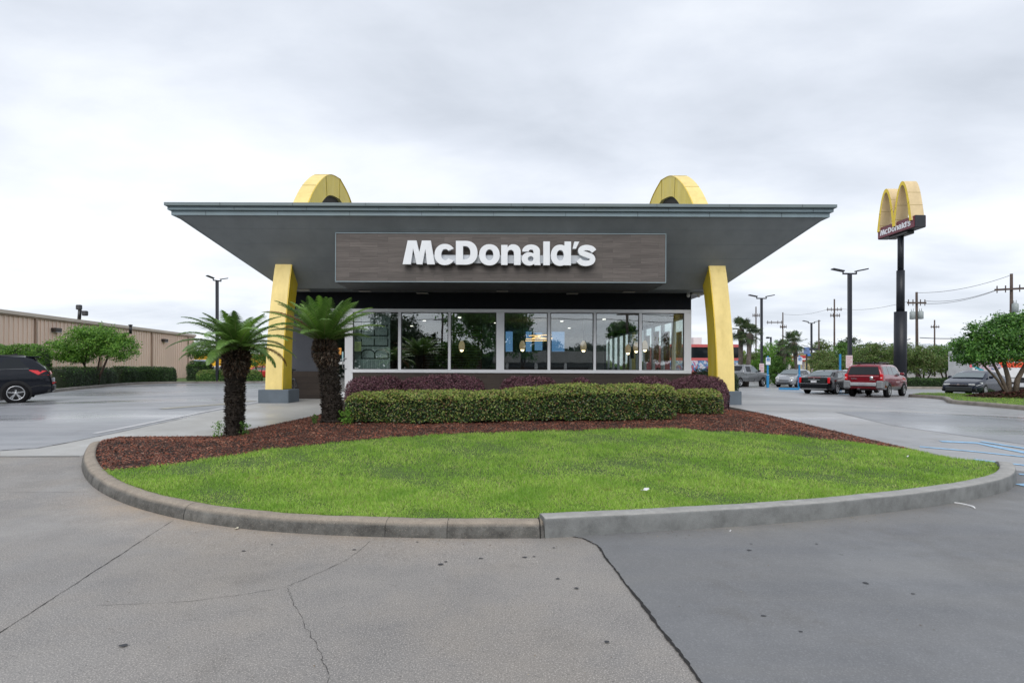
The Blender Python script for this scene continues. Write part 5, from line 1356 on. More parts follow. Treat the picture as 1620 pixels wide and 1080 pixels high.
class Car:
    def __init__(s, label, loc, ang, spec, group=None, cat='car', name='parked_car', color=None):
        s.s = spec; s.r = thing(name, label, cat, loc, ang, group); s.col = color
        z = spec; s.L = z['L']; s.W = z['W']
    def top(s, x): return float(np.interp(x, [p[0] for p in s.s['top']], [p[1] for p in s.s['top']]))
    def belt(s, x): return float(np.interp(x, [p[0] for p in s.s['belt']], [p[1] for p in s.s['belt']]))
    def sec(s, x):
        L, W = s.L, s.W; e0 = x; e1 = L-x
        wf = 1-s.s.get('round', .13)*max(0, 1-min(e1/.75, 1))**2.2-s.s.get('roundr', .07)*max(0, 1-min(e0/.4, 1))**2.2
        zb = s.s['sill']+.10*max(0, 1-e0/.5)+.04*max(0, 1-e1/.4)
        zt = s.top(x); zbelt = min(s.belt(x), zt-.035); W2 = W/2*wf; g = zt-zbelt
        rw = W2*.96-s.s.get('tumble', .38)*g
        return [(0, zb), (W2*.84, zb), (W2*.94, zb+.04), (W2*.985, zb+.16), (W2, zb+(zbelt-zb)*.55), (W2*.992, zbelt-.10), (W2*.965, zbelt-.01), (rw+.025, zt-.075*min(1, g/.3)), (rw-.09, zt-.012), (rw*.5, zt+.012), (0, zt+.02)]
    def hw(s, x, z):
        P = s.sec(x)[2:9]
        return float(np.interp(z, [p[1] for p in P], [p[0] for p in P]))
    def body(s, mat):
        xs = sorted(set([0, .03, .08, .16, .3]+[s.L-v for v in (0, .03, .08, .16, .3)]+[p[0] for p in s.s['top']]+list(np.linspace(0, s.L, 30))))
        m = MB(); V = []; n = 21
        for x in xs:
            P = s.sec(x); ring = [(x, -y, z) for y, z in P]+[(x, y, z) for y, z in P[::-1][1:]]
            V += ring
        n = 21
        F_ = [(i*n+k, i*n+(k+1) % n, (i+1)*n+(k+1) % n, (i+1)*n+k) for i in range(len(xs)-1) for k in range(n-1)]
        V2 = [(v[0]-s.L/2, v[1], v[2]) for v in V]
        m.add(V2, F_, True); m.add(V2[:n-1], [tuple(range(n-1))]); m.add(V2[-n:-1], [tuple(range(n-1))[::-1]])
        o = m.build('body', mat, s.r, local=True)
        md = o.modifiers.new('w', 'WELD'); md.merge_threshold = .0005
        return o
    def side(s, name, poly, mat, off=.006, par=None, sides=(-1, 1), thick=0):
        out = []
        for sg in sides:
            P = densify(poly, .18)
            V = [(x-s.L/2, sg*(s.hw(x, z)+off), z) for x, z in P]
            m = MB(); tris = tessellate_polygon([[Vector((p[0], p[1], 0)) for p in P]])
            m.add(V, [tuple(t) for t in tris]); n = len(V)
            V3 = [(x, y-sg*.02, z) for x, y, z in V]
            m.add(V+V3, [(i, (i+1) % n, n+(i+1) % n, n+i) for i in range(n)])
            o = m.build(name, mat, par or s.r, local=True); out.append(o)
        return out
    def patch(s, name, P4, mat, off=.01, par=None):
        """quad patch through four local corners (x from tail), pushed off along its normal"""
        A = [Vector((p[0]-s.L/2, p[1], p[2])) for p in P4]
        nn = (A[1]-A[0]).cross(A[3]-A[0]).normalized()
        c = sum(A, Vector())/4
        if nn.dot(c-Vector((0, 0, .7))) < 0: nn = -nn
        V = []; K = 6
        for i in range(K+1):
            for j in range(K+1):
                u, v = i/K, j/K; p = A[0]*(1-u)*(1-v)+A[1]*u*(1-v)+A[2]*u*v+A[3]*(1-u)*v
                V.append(p+nn*(off+.02*math.sin(PI*u)*1.0))
        F_ = [(i*(K+1)+j, i*(K+1)+j+1, (i+1)*(K+1)+j+1, (i+1)*(K+1)+j) for i in range(K) for j in range(K)]
        m = MB(); m.add(V, F_, True)
        return m.build(name, mat, par or s.r, local=True)
    def box(s, name, x0, x1, y0, y1, z0, z1, mat, b=.01, par=None, mirror=False):
        out = []
        for sg in ((1, -1) if mirror else (1,)):
            ya, yb_ = sorted((y0*sg, y1*sg)); m = MB(); m.bbox(x0-s.L/2, x1-s.L/2, ya, yb_, z0, z1, min(b, abs(x1-x0)*.4, abs(yb_-ya)*.4, abs(z1-z0)*.4)); out.append(m.build(name, mat, par or s.r, local=True))
        return out
    def wheels(s, xa, xb, r, rimr, spokes=5, sw=.05, arch=True, double=False, rimmat=None):
        for x in (xa, xb):
            for sg in (-1, 1):
                W2 = s.hw(x, s.s['sill']+.3); yo = sg*(W2-.005)
                if arch:
                    m = MB(); n = 28; R = r+.055
                    pts = [(x-s.L/2+R*math.cos(a), r+R*math.sin(a)) for a in np.linspace(-.55, PI+.55, n)]
                    V = [(px, sg*(s.hw(px+s.L/2, max(pz, s.s['sill']+.02))+.003), pz) for px, pz in pts]
                    V.append((x-s.L/2, sg*(W2+.003), r*.6))
                    m.add(V, [(i, i+1, n) for i in range(n-1)]); m.build('wheel_arch', M['black'], s.r, local=True)
                m = MB(); t = sg*.21; y1 = yo+sg*.012; y0 = yo-t
                cx_ = x-s.L/2
                m.lathe([(rimr, y1-sg*.004), (rimr+.015, y1+sg*.004), (r-.04, y1+sg*.006), (r-.012, y1-sg*.012), (r, y1-sg*.04), (r, y0+sg*.03), (r-.03, y0), (rimr, y0)], (cx_, 0, r), 'y', 36)
                w = m.build('wheel', M['tyre'], s.r, local=True)
                m = MB(); m.lathe([(0, y1-sg*.06), (rimr, y1-sg*.06), (rimr, y1-sg*.1)], (cx_, 0, r), 'y', 30); m.build('brake_disc', M['black'], w, local=True)
                m = MB(); m.lathe([(rimr+.004, y1-sg*.06), (rimr+.006, y1+sg*.004), (rimr-.018, y1+sg*.004), (rimr-.022, y1-sg*.04)], (cx_, 0, r), 'y', 36)
                m.lathe([(0, y1), (.045, y1-sg*.002), (.055, y1-sg*.03)], (cx_, 0, r), 'y', 16)
                for k in range(spokes):
                    a = 2*PI*k/spokes+.3
                    for da in ((-.14, .14) if double else (0,)):
                        c, s_c = math.cos(a+da), math.sin(a+da); c0, s0 = math.cos(a+da*.3), math.sin(a+da*.3)
                        m.bar((cx_+.03*c0, y1-sg*.012, r+.03*s0), (cx_+(rimr-.008)*c, y1-sg*.014, r+(rimr-.008)*s_c), sw, .022, up=(0, 1, 0))
                m.build('rim', rimmat or M['rim'], w, local=True)
    def mirrors(s, x, z, mat):
        for sg in (-1, 1):
            y = s.hw(x, z)*sg; m = MB(); m.bbox(x-s.L/2-.07, x-s.L/2+.1, min(y+sg*.02, y+sg*.22), max(y+sg*.02, y+sg*.22), z, z+.15, .04); m.build('wing_mirror', mat, s.r, local=True)
def loc(px, py, D=None):
    g = gpt(px, py); return (g[0], g[1], float(zg(*g)))
def centre(px, py, ang, dx, dy):
    """origin so that local point (dx, dy) on the ground is the one seen at (px, py)"""
    g = gpt(px, py); c, s = math.cos(ang), math.sin(ang)
    x = g[0]-(c*dx-s*dy); y = g[1]-(s*dx+c*dy)
    return (x, y, float(zg(x, y)))
SEDAN = dict(L=4.85, W=1.83, sill=.22, top=[(0, .62), (.02, .98), (.10, 1.06), (.65, 1.10), (1.35, 1.38), (1.9, 1.45), (2.6, 1.45), (3.1, 1.34), (3.75, .98), (4.5, .80), (4.75, .70), (4.83, .60), (4.85, .50)], belt=[(0, .95), (1.0, .98), (3.7, .93), (4.85, .6)], tumble=.42)
# --- black crossover on the left
ang = math.radians(216)
SUVB = dict(L=4.65, W=1.84, sill=.27, top=[(0, .60), (.02, .80), (.06, 1.0), (.20, 1.22), (.52, 1.53), (.7, 1.58), (1.4, 1.62), (2.4, 1.61), (2.9, 1.53), (3.65, 1.10), (4.3, .98), (4.58, .85), (4.65, .6)], belt=[(0, 1.02), (.3, 1.12), (1.2, 1.05), (3.6, .98), (4.65, .7)], tumble=.42)
c = Car('black crossover car cut off by the left edge of the photo', centre(25, 637.5, ang, -1.38, .92), ang, SUVB, color=None)
PB = paint('black blue car paint', (.010, .012, .018), .14, 0)
bd = c.body(PB)
c.side('side_window', [(.62, 1.18), (1.62, 1.12), (1.22, 1.49), (.88, 1.49)], M['carglass'])
c.side('side_window', [(1.68, 1.12), (2.32, 1.10), (2.32, 1.52), (1.42, 1.51)], M['carglass'])
c.side('side_window', [(2.38, 1.10), (3.38, 1.06), (2.92, 1.46), (2.38, 1.52)], M['carglass'])
c.side('chrome_strip', [(.62, 1.165), (3.42, 1.045), (3.42, 1.06), (.62, 1.182)], plain('dark chrome', (.12, .125, .13), .2, .8), .01)
c.side('door_seam', [(1.63, .42), (1.645, .42), (1.72, 1.10), (1.705, 1.10)], M['black'], .003)
c.side('door_seam', [(1.30, .86), (1.31, .86), (1.66, 1.08), (1.65, 1.09)], M['black'], .003)
c.side('fuel_flap', [(.90, .94), (1.16, .94), (1.16, 1.08), (.90, 1.08)], paint('flap paint', (.014, .016, .022), .16, .2), .004, sides=(1,))
c.side('door_handle', [(1.95, 1.0), (2.2, 1.0), (2.2, 1.04), (1.95, 1.04)], PB, .035)
c.side('body_crease', [(.35, .84), (1.9, .90), (1.9, .915), (.35, .86)], paint('crease paint', (.03, .034, .042), .2, .2), .006)
c.side('lower_cladding', [(.05, .36), (1.0, .34), (1.0, .36), (.72, .52), (.40, .62), (.04, .64)], M['plastic'], .008)
c.side('lower_cladding', [(1.85, .29), (3.2, .29), (3.2, .44), (1.85, .44)], M['plastic'], .008)
c.side('tail_lamp', [(.045, 1.02), (.10, .96), (.38, .97), (.62, 1.12), (.60, 1.135), (.16, 1.11)], M['redlamp'], .018)
c.patch('tail_lamp', [(.05, .86, .98), (.05, .52, 1.02), (.09, .52, 1.10), (.10, .86, 1.09)], M['redlamp'], .02)
c.patch('rear_window', [(.22, .70, 1.20), (.22, -.70, 1.20), (.50, -.62, 1.50), (.50, .62, 1.50)], M['carglass'], .02)
c.box('spoiler', .36, .72, -.62, .62, 1.55, 1.595, PB, .015)
c.box('roof_rail', .75, 2.7, .60, .64, 1.59, 1.63, M['plastic'], .01, mirror=True)
m = MB(); m.add([(.95-2.325, 0, 1.61), (1.25-2.325, .03, 1.62), (1.25-2.325, -.03, 1.62), (1.0-2.325, 0, 1.70)], [(0, 1, 3), (1, 2, 3), (2, 0, 3), (0, 2, 1)]); m.build('antenna', M['black'], c.r, local=True)
c.patch('windscreen', [(2.98, .62, 1.49), (2.98, -.62, 1.49), (3.60, -.74, 1.14), (3.60, .74, 1.14)], M['carglass'], .02)
c.box('rear_bumper', -.05, .12, -.80, .80, .42, .62, M['plastic'], .04)
c.box('reflector', -.055, .06, .60, .80, .66, .70, M['redlamp'], .01, mirror=True)
c.box('licence_plate', -.03, .03, -.26, .26, .72, .86, M['plate'], .005)
c.box('headlamp', 4.45, 4.6, .55, .8, .72, .84, M['whitelamp'], .03, mirror=True)
c.mirrors(3.25, 1.08, PB)
c.wheels(.945, 3.67, .365, .235, 5, .032, double=True)
# --- black luxury sedan seen from behind
a38 = math.radians(39)
SED2 = dict(SEDAN); SED2.update(L=4.95, round=.16, roundr=.05, top=[(0, .60), (.015, .95), (.06, 1.02), (.7, 1.07), (1.3, 1.34), (1.9, 1.44), (2.6, 1.45), (3.1, 1.35), (3.8, .99), (4.6, .86), (4.85, .75), (4.95, .5)])
c = Car('black luxury sedan seen from behind, left of the red car', centre(1276, 622, a38, -1.45, .85), a38, SED2, 'cars parked on the right')
PK = paint('gloss black paint', (.008, .009, .011), .12, .1); c.body(PK)
c.patch('rear_window', [(.74, .62, 1.085), (.74, -.62, 1.085), (1.34, -.54, 1.36), (1.34, .54, 1.36)], M['carglass_pale'], .02)
c.side('side_window', [(1.25, 1.03), (2.15, 1.02), (2.15, 1.35), (1.65, 1.33)], M['carglass_pale'])
c.side('side_window', [(2.2, 1.02), (3.45, .98), (2.95, 1.30), (2.2, 1.36)], M['carglass_pale'])
c.side('chrome_strip', [(1.2, 1.01), (3.5, .965), (3.5, .98), (1.2, 1.028)], M['chrome'], .01)
c.box('tail_lamp', -.02, .14, .74, .875, .66, 1.02, M['redlamp'], .03, mirror=True)
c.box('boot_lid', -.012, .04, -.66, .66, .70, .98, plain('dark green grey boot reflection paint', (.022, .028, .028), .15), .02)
c.box('licence_plate', -.028, .0, -.15, .18, .70, .83, M['plate'], .004)
c.box('chrome_bar', -.03, 0, -.33, .33, .855, .885, M['chrome'], .008)
c.box('emblem', -.035, 0, -.05, .05, .87, .96, M['chrome'], .008)
c.box('high_brake_lamp', .02, .07, -.35, .35, 1.0, 1.02, M['redlamp'], .005)
c.box('bumper_trim', -.045, .1, -.80, .80, .635, .655, M['chrome'], .006)
c.box('rear_bumper', -.06, .2, -.80, .80, .36, .632, PK, .05)
c.box('bumper_skirt', -.045, .2, -.72, .72, .27, .36, M['greyplastic'], .03)
c.mirrors(3.3, 1.0, PK)
c.wheels(1.05, 3.95, .345, .235, 7, .03, double=True)
m = MB(); m.add([(1.35-2.475, 0, 1.38), (1.55-2.475, .025, 1.41), (1.55-2.475, -.025, 1.41), (1.38-2.475, 0, 1.47)], [(0, 1, 3), (1, 2, 3), (2, 0, 3), (0, 2, 1)]); m.build('antenna', M['black'], c.r, local=True)
# --- dark red off-roader
a40 = math.radians(41)
SUVR = dict(L=4.75, W=1.87, sill=.40, top=[(0, .72), (.01, 1.0), (.05, 1.18), (.16, 1.68), (.32, 1.76), (1.4, 1.80), (2.7, 1.77), (3.0, 1.68), (3.55, 1.18), (4.35, 1.08), (4.65, .95), (4.75, .7)], belt=[(0, 1.15), (1.3, 1.16), (3.5, 1.10), (4.75, .9)], tumble=.30, roundr=.05)
c = Car('dark red off road car with roof rack seen from behind', centre(1403.5, 628.5, a40, -1.32, -.82), a40, SUVR, 'cars parked on the right')
PR_ = paint('dark red paint', (.21, .012, .022), .2, .25); c.body(PR_)
c.patch('rear_window', [(.055, .74, 1.22), (.055, -.74, 1.22), (.17, -.64, 1.64), (.17, .64, 1.64)], M['carglass'], .015)
c.patch('tailgate_highlight', [(.02, .70, 1.10), (.02, -.70, 1.10), (.05, -.72, 1.17), (.05, .72, 1.17)], paint('pinkish highlight paint', (.30, .05, .06), .25, .3), .02)  # lighter strip paints a highlight below the rear window
c.box('tail_lamp', -.02, .16, .76, .90, .92, 1.26, M['redlamp'], .03, mirror=True)
c.box('lamp_lens', -.03, .10, .80, .87, 1.02, 1.09, plain('pale lamp lens', (.8, .55, .55), .2), .01, mirror=True)
c.box('rear_bumper', -.12, .10, -.62, .62, .62, .80, plain('silver bumper', (.42, .43, .45), .35, .3), .03)
c.box('bumper_corner', -.11, .30, .60, .93, .48, .90, M['greyplastic'], .06, mirror=True)
c.side('wheel_cladding', [(.1, .45), (.86, .42), (.80, .86), (.2, .92)], M['greyplastic'], .012)
c.box('licence_plate', -.135, -.1, -.15, .18, .66, .78, plain('muted plate', (.34, .32, .36), .5), .004)
m = MB(); m.lathe([(0, -.035), (.075, -.03), (.085, -.005), (.085, .01)], (-.0-2.375, -.38, 1.06), 'x', 18); m.build('round_emblem', M['chrome'], c.r, local=True)
c.box('badge', -.02, .01, .30, .58, .985, 1.015, M['chrome'], .004)
c.box('badge', -.02, .01, -.55, -.30, .92, .95, plain('dull badge', (.3, .27, .25), .3, .5), .004)
c.box('wiper', .04, .10, -.55, .1, 1.235, 1.26, M['black'], .005)
c.side('side_window', [(.30, 1.22), (1.05, 1.24), (1.05, 1.66), (.42, 1.64)], M['carglass_pale'])
c.side('side_window', [(1.15, 1.22), (1.85, 1.20), (1.85, 1.66), (1.15, 1.66)], M['carglass_pale'])
c.side('side_window', [(1.92, 1.20), (3.1, 1.15), (2.72, 1.62), (1.92, 1.66)], M['carglass_pale'])
c.side('side_step', [(1.45, .42), (3.15, .42), (3.15, .56), (1.45, .56)], M['greyplastic'], .02)
c.side('side_badge', [(2.2, .78), (2.9, .76), (2.9, .86), (2.2, .88)], plain('pale side strip', (.42, .28, .30), .4), .012)
for y in (.55,): c.box('roof_rail', .45, 2.3, y, y+.05, 1.84, 1.89, M['black'], .01, mirror=True)
for x in (.5, 1.1, 1.7, 2.25): c.box('rack_bar', x, x+.05, -.56, .56, 1.80, 1.87, M['black'], .01)
c.mirrors(3.05, 1.18, PR_)
c.box('headlamp', 4.55, 4.7, .5, .8, .82, .98, M['whitelamp'], .03, mirror=True)
c.box('spare_wheel', .35, .8, -.3, .3, .36, .5, M['black'], .08)
c.wheels(1.05, 3.75, .375, .225, 6, .055)
# --- silver saloon hidden behind
c = Car('silver saloon half hidden between the black sedan and the red car', (at(1352, 600, 36.5).x, 36.5, .05), a38, SEDAN, 'cars parked on the right')
PS = paint('silver paint', (.38, .39, .41), .25, .6); c.body(PS)
c.side('side_window', [(1.25, 1.0), (2.15, .99), (2.15, 1.35), (1.6, 1.33)], M['carglass_pale']); c.side('side_window', [(2.2, .99), (3.45, .96), (2.95, 1.30), (2.2, 1.36)], M['carglass_pale'])
c.patch('rear_window', [(.72, .62, 1.12), (.72, -.62, 1.12), (1.32, -.54, 1.37), (1.32, .54, 1.37)], M['carglass_pale'], .02)
c.box('tail_lamp', -.02, .14, .68, .86, .8, .98, M['redlamp'], .03, mirror=True); c.wheels(1.0, 3.8, .33, .22, 5, .05)
# --- navy saloon facing the camera
a211 = math.radians(212)
NAV = dict(SEDAN); NAV.update(round=.17, top=[(0, .62), (.02, .98), (.10, 1.06), (.65, 1.12), (1.35, 1.38), (1.9, 1.45), (2.6, 1.45), (3.1, 1.33), (3.72, 1.0), (4.45, .84), (4.72, .74), (4.82, .62), (4.85, .45)])
c = Car('dark navy saloon facing the camera behind the right island', centre(1557, 627, a211, 1.42, .85), a211, NAV, 'cars parked on the right')
PN = paint('dark navy paint', (.014, .020, .038), .14, 0); c.body(PN)
c.patch('windscreen', [(3.12, .66, 1.30), (3.12, -.66, 1.30), (3.68, -.74, 1.04), (3.68, .74, 1.04)], M['carglass_pale'], .02)
c.side('side_window', [(1.05, 1.04), (2.0, 1.01), (2.0, 1.34), (1.55, 1.32)], M['carglass']); c.side('side_window', [(2.06, 1.01), (3.35, .98), (2.9, 1.29), (2.06, 1.35)], M['carglass'])
c.side('headlamp', [(4.18, .72), (4.74, .60), (4.74, .70), (4.4, .79), (4.2, .80)], M['whitelamp'], .015)
c.box('headlamp', 4.66, 4.80, .42, .74, .60, .71, M['whitelamp'], .03, mirror=True)
c.box('grille', 4.80, 4.87, -.45, .45, .585, .645, M['black'], .01)
c.box('grille_bar', 4.83, 4.885, -.42, .42, .655, .68, M['chrome'], .006)
c.box('emblem', 4.86, 4.90, -.06, .06, .63, .71, M['chrome'], .01)
c.box('lower_grille', 4.80, 4.89, -.62, .62, .28, .54, plain('grey mesh', (.045, .05, .055), .5), .04)
c.box('bumper_vent', 4.62, 4.86, .62, .80, .28, .46, M['black'], .04, mirror=True)
c.side('door_seam', [(2.0, .35), (2.012, .35), (2.012, .98), (2.0, .98)], M['black'], .004); c.side('door_seam', [(3.3, .35), (3.312, .35), (3.40, .95), (3.385, .95)], M['black'], .004)
c.side('tail_lamp', [(.03, .8), (.4, .84), (.4, .95), (.05, .98)], M['redlamp'], .012)
c.mirrors(3.2, 1.0, PN); c.wheels(1.03, 3.82, .335, .215, 10, .03)
# --- silver hatchback facing the camera
a225 = math.radians(222)
HAT = dict(L=4.15, W=1.69, sill=.22, round=.2, top=[(0, .62), (.03, 1.0), (.35, 1.40), (.8, 1.5), (1.9, 1.53), (2.4, 1.46), (3.25, 1.05), (3.85, .86), (4.08, .7), (4.15, .5)], belt=[(0, .98), (3.3, .94), (4.15, .6)], tumble=.4)
c = Car('small silver hatchback facing the camera left of the black sedan', centre(1241, 612.5, a225, 1.9, .0), a225, HAT, 'cars parked on the right')
c.body(PS); c.patch('windscreen', [(2.45, .64, 1.42), (2.45, -.64, 1.42), (3.2, -.72, 1.08), (3.2, .72, 1.08)], M['carglass_pale'], .02)
c.side('side_window', [(.7, 1.06), (1.6, 1.02), (1.6, 1.42), (1.0, 1.42)], M['carglass']); c.side('side_window', [(1.66, 1.02), (2.85, .98), (2.3, 1.38), (1.66, 1.42)], M['carglass'])
c.box('headlamp', 3.86, 4.06, .42, .72, .68, .84, M['whitelamp'], .04, mirror=True); c.box('grille', 4.08, 4.17, -.4, .4, .52, .66, M['greyplastic'], .02); c.box('grille_bar', 4.10, 4.19, -.3, .3, .60, .63, M['chrome'], .005)
c.box('lower_grille', 4.05, 4.18, -.55, .55, .28, .40, M['plastic'], .02); c.mirrors(2.75, .98, PS); c.wheels(.8, 3.35, .31, .2, 7, .04)
# --- grey pickup
a37 = math.radians(36)
PIC = dict(L=5.7, W=1.98, sill=.48, top=[(0, .9), (.02, 1.18), (.1, 1.24), (1.7, 1.25), (1.72, 1.3), (1.95, 1.82), (2.2, 1.88), (3.2, 1.88), (3.5, 1.80), (4.15, 1.28), (5.2, 1.18), (5.6, 1.08), (5.7, .75)], belt=[(0, 1.2), (1.7, 1.22), (4.1, 1.2), (5.7, 1.0)], tumble=.30)
c = Car('silver grey pickup truck pulling in behind the right yellow arch', centre(1205.5, 611.5, a37, 1.75, -.9), a37, PIC, 'cars parked on the right', cat='pickup truck', name='pickup_truck')
PG = paint('grey metallic paint', (.23, .24, .25), .28, .5); c.body(PG)
c.side('side_window', [(2.15, 1.28), (2.85, 1.27), (2.85, 1.74), (2.15, 1.74)], M['carglass']); c.side('side_window', [(2.95, 1.27), (3.95, 1.25), (3.5, 1.68), (2.95, 1.74)], M['carglass_pale'])
c.patch('rear_window', [(1.76, .74, 1.34), (1.76, -.74, 1.34), (1.94, -.68, 1.76), (1.94, .68, 1.76)], M['carglass'], .015)
c.patch('windscreen', [(3.55, .7, 1.76), (3.55, -.7, 1.76), (4.1, -.8, 1.33), (4.1, .8, 1.33)], M['carglass_pale'], .02)
c.box('tailgate', -.01, .02, -.8, .8, .72, 1.15, paint('tailgate paint', (.2, .21, .22), .3, .5), .01); c.box('rear_bumper', -.15, .1, -.9, .9, .5, .68, M['chrome'], .03)
c.box('tail_lamp', -.015, .1, .84, .97, .8, 1.15, M['redlamp'], .02, mirror=True); c.side('side_step', [(1.9, .46), (4.0, .46), (4.0, .54), (1.9, .54)], M['chrome'], .05)
c.side('headlamp', [(5.3, .9), (5.66, .86), (5.66, 1.04), (5.3, 1.08)], M['whitelamp'], .01); c.mirrors(3.9, 1.28, M['black']); c.wheels(1.15, 4.65, .40, .25, 6, .06)
# --- burgundy car behind the trees
c = Car('dark burgundy estate car half hidden beside the box truck', (at(1535, 600, 46.5).x, 46.5, .05), math.radians(57), SUVR, 'cars parked on the right')
c.body(paint('burgundy paint', (.10, .012, .025), .3, .3)); c.patch('rear_window', [(.055, .74, 1.22), (.055, -.74, 1.22), (.17, -.64, 1.64), (.17, .64, 1.64)], M['carglass'], .015)
c.box('tail_lamp', -.02, .16, .76, .90, .92, 1.26, M['redlamp'], .03, mirror=True); c.wheels(1.05, 3.75, .36, .22, 5, .05)
# --- white car beyond the left palm
c = Car('white car far beyond the left palm near the yellow wall', (at(352, 600, 66).x, 66, .25), math.radians(20), SEDAN)
c.body(paint('white paint', (.55, .56, .57), .3, .1)); c.side('side_window', [(1.25, 1.0), (3.4, .97), (2.9, 1.3), (1.6, 1.33)], M['carglass']); c.wheels(1.0, 3.8, .33, .22, 5, .05)
c = Car('red car far behind the left yellow arch', (at(412, 600, 62).x, 62, .25), math.radians(200), SEDAN)
c.body(paint('bright red paint', (.45, .03, .03), .3, .1)); c.side('side_window', [(1.25, 1.0), (3.4, .97), (2.9, 1.3), (1.6, 1.33)], M['carglass']); c.wheels(1.0, 3.8, .33, .22, 5, .05)
# --- box truck
bt = thing('box_truck', 'white box truck with orange band and swirling picture behind the right tree', 'truck', (at(1570, 600, 44).x, 44, .05))
x0 = at(1522, 600, 44).x; x1 = x0+7.2
m = MB(); m.bbox(x0, x1, 43, 45.4, .95, 3.0, .04); box_ = m.build('cargo_box', paint('white box paint', (.66, .67, .68), .4, 0), bt)
a = at(1579.5, 560, 42.99).x
def graphic(name, x0_, x1_, z0_, z1_, mat, par=box_, d=42.988): m = MB(); m.box(x0_, x1_, d, 42.998, z0_, z1_); return m.build(name, mat, par)
OR = plain('orange red band', (.72, .07, .02), .5)
graphic('orange_band', a, x1-.05, 1.72, 2.5, OR)
graphic('orange_stripe', at(1536, 0, 43).x, at(1539.5, 0, 43).x, 1.72, 2.6, plain('pink red stripe', (.68, .12, .16), .5))
m = MB()
for k in range(17): xx = a+.7+k*.16; m.box(xx, xx+.11*rnd.uniform(.6, 1), 42.975, 42.985, 2.1, 2.17+.03*(k % 3 == 0))
m.build('white_lettering', M['white'], box_)
sw = art('swirling truck picture', [(.05, .30, .40), (.10, .12, .22), (.55, .45, .48), (.40, .25, .30), (.30, .45, .60), (.15, .05, .10)], 1.6)
P0 = at(1562, 577, 42.98)
m = MB(); m.prism([(P0.x+u, P0.z+v) for u, v in arc(0, 0, 1.0, .42, 0, 350, 28)], [], lambda u, v, d: (u-(v-P0.z)*.9, d, v), 42.98, 42.995); m.build('picture', sw, box_)
m = MB(); q = smoothline([(P0.x-1.25, P0.z+.75), (P0.x-1.2, P0.z+.25), (P0.x-.9, P0.z-.12), (P0.x-.3, P0.z-.45)], .1); m.prism(ribbon2(q, .2), [], lambda u, v, d: (u, d, v), 42.983, 42.996); m.build('teal_swoosh', plain('teal paint', (.03, .28, .34), .5), box_)
m = MB(); m.bbox(x1+.05, x1+1.9, 43.15, 45.2, .6, 2.3, .15); cab = m.build('cab', paint('white cab paint', (.62, .63, .64), .35, 0), bt)
m = MB(); m.bbox(x1+.6, x1+1.5, 43.13, 43.16, 1.5, 2.1, .01); m.build('cab_window', M['carglass'], cab)
m = MB(); m.bbox(x0+.1, x1+1.6, 43.4, 45, .55, .93, .03); m.build('chassis', M['plastic'], bt)
m = MB(); m.bbox(x0+.5, x0+3.4, 43.05, 43.2, .62, .92, .02); m.build('skirt', plain('pale skirt', (.5, .5, .5), .5), bt)
for xx in (x0+1.3, x1+1.0):
    for yy in (43.1, 45.1): m = MB(); m.lathe([(.2, -.1), (.38, -.1), (.42, -.06), (.42, .1), (.2, .12), (0, .12)], (xx, yy, .46), 'y', 24); m.lathe([(0, -.08), (.2, -.1)], (xx, yy, .46), 'y', 18); m.build('wheel', M['tyre'], bt)

# ---------------------------------------------------------------- lamp posts and poles
M['polepaint'] = plain('dark bronze pole', (.010, .012, .020), .4, var=.05)
def twinlamp(label, px, base, topz_px, D, w=.17, sign=None, arm=1.05, rot=0.0, up=.45):
    b0 = at(px, base, D); t = at(px-.3, topz_px, D); r = thing('lamp_post', label, 'lamp post', (b0.x, D, float(zg(b0.x, D))), 0, 'dark twin headed lamp posts')
    m = MB(); m.bar((b0.x, D, 0), (t.x, D, t.z), w, w); m.bbox(b0.x-w*1.1, b0.x+w*1.1, D-w*1.1, D+w*1.1, 0, .35, .02); m.build('pole', M['polepaint'], r)
    c, s = math.cos(rot), math.sin(rot)
    def q(u, z): return Vector((t.x+u*c, D+u*s, t.z+z))
    m = MB(); m.bar(q(-.42*arm, 0), q(.42*arm, 0), .09, .09)
    for sg in (-1, 1): m.bar(q(sg*.40*arm, 0), q(sg*.40*arm, .18), .06, .06)
    m.build('cross_arm', M['polepaint'], r)
    for sg in (-1, 1): m = MB(); m.bar(q(sg*.38*arm, .16), q(sg*1.05*arm, .30), .34, .07); m.build('lamp_head', M['polepaint'], r)
    if sign:
        A = at(sign[0], sign[1], D-.16); m = MB(); m.bbox(A.x-.21, A.x+.21, D-.17, D-.14, A.z-.40, A.z+.40, .004); s_ = m.build('notice_plate', plain('faded pink white notice', (.66, .55, .57), .5), r)
        m = MB()
        for k in range(5): m.box(A.x-.16, A.x+.16-.08*(k % 2), D-.176, D-.172, A.z+.25-k*.13, A.z+.285-k*.13)
        m.build('notice_print', plain('faded red print', (.5, .2, .22), .6), s_)
twinlamp('tallest dark twin headed lamp post left of the big pole sign', 1344.5, 604, 433, 36, .19, (1343.5, 572))
twinlamp('dark twin headed lamp post above the silver pickup', 1205, 604, 472, 50, .17, (1205, 582))
twinlamp('smallest dark twin headed lamp post above the black sedan', 1284, 604, 511, 74, .19, (1286, 588))
twinlamp('dark twin headed lamp post behind the left palm', 343.8, 604, 444, 46, .19, None, .8, math.radians(55))
r = thing('street_light', 'single short dark street light among the trees right of the pickup', 'street light', (at(1220, 600, 80).x, 80, .03), 0)
b0 = at(1220, 600, 80); t = at(1219.5, 533, 80); m = MB(); m.tube([(b0.x, 80, 0), t], .13, 8); m.build('pole', M['polepaint'], r)
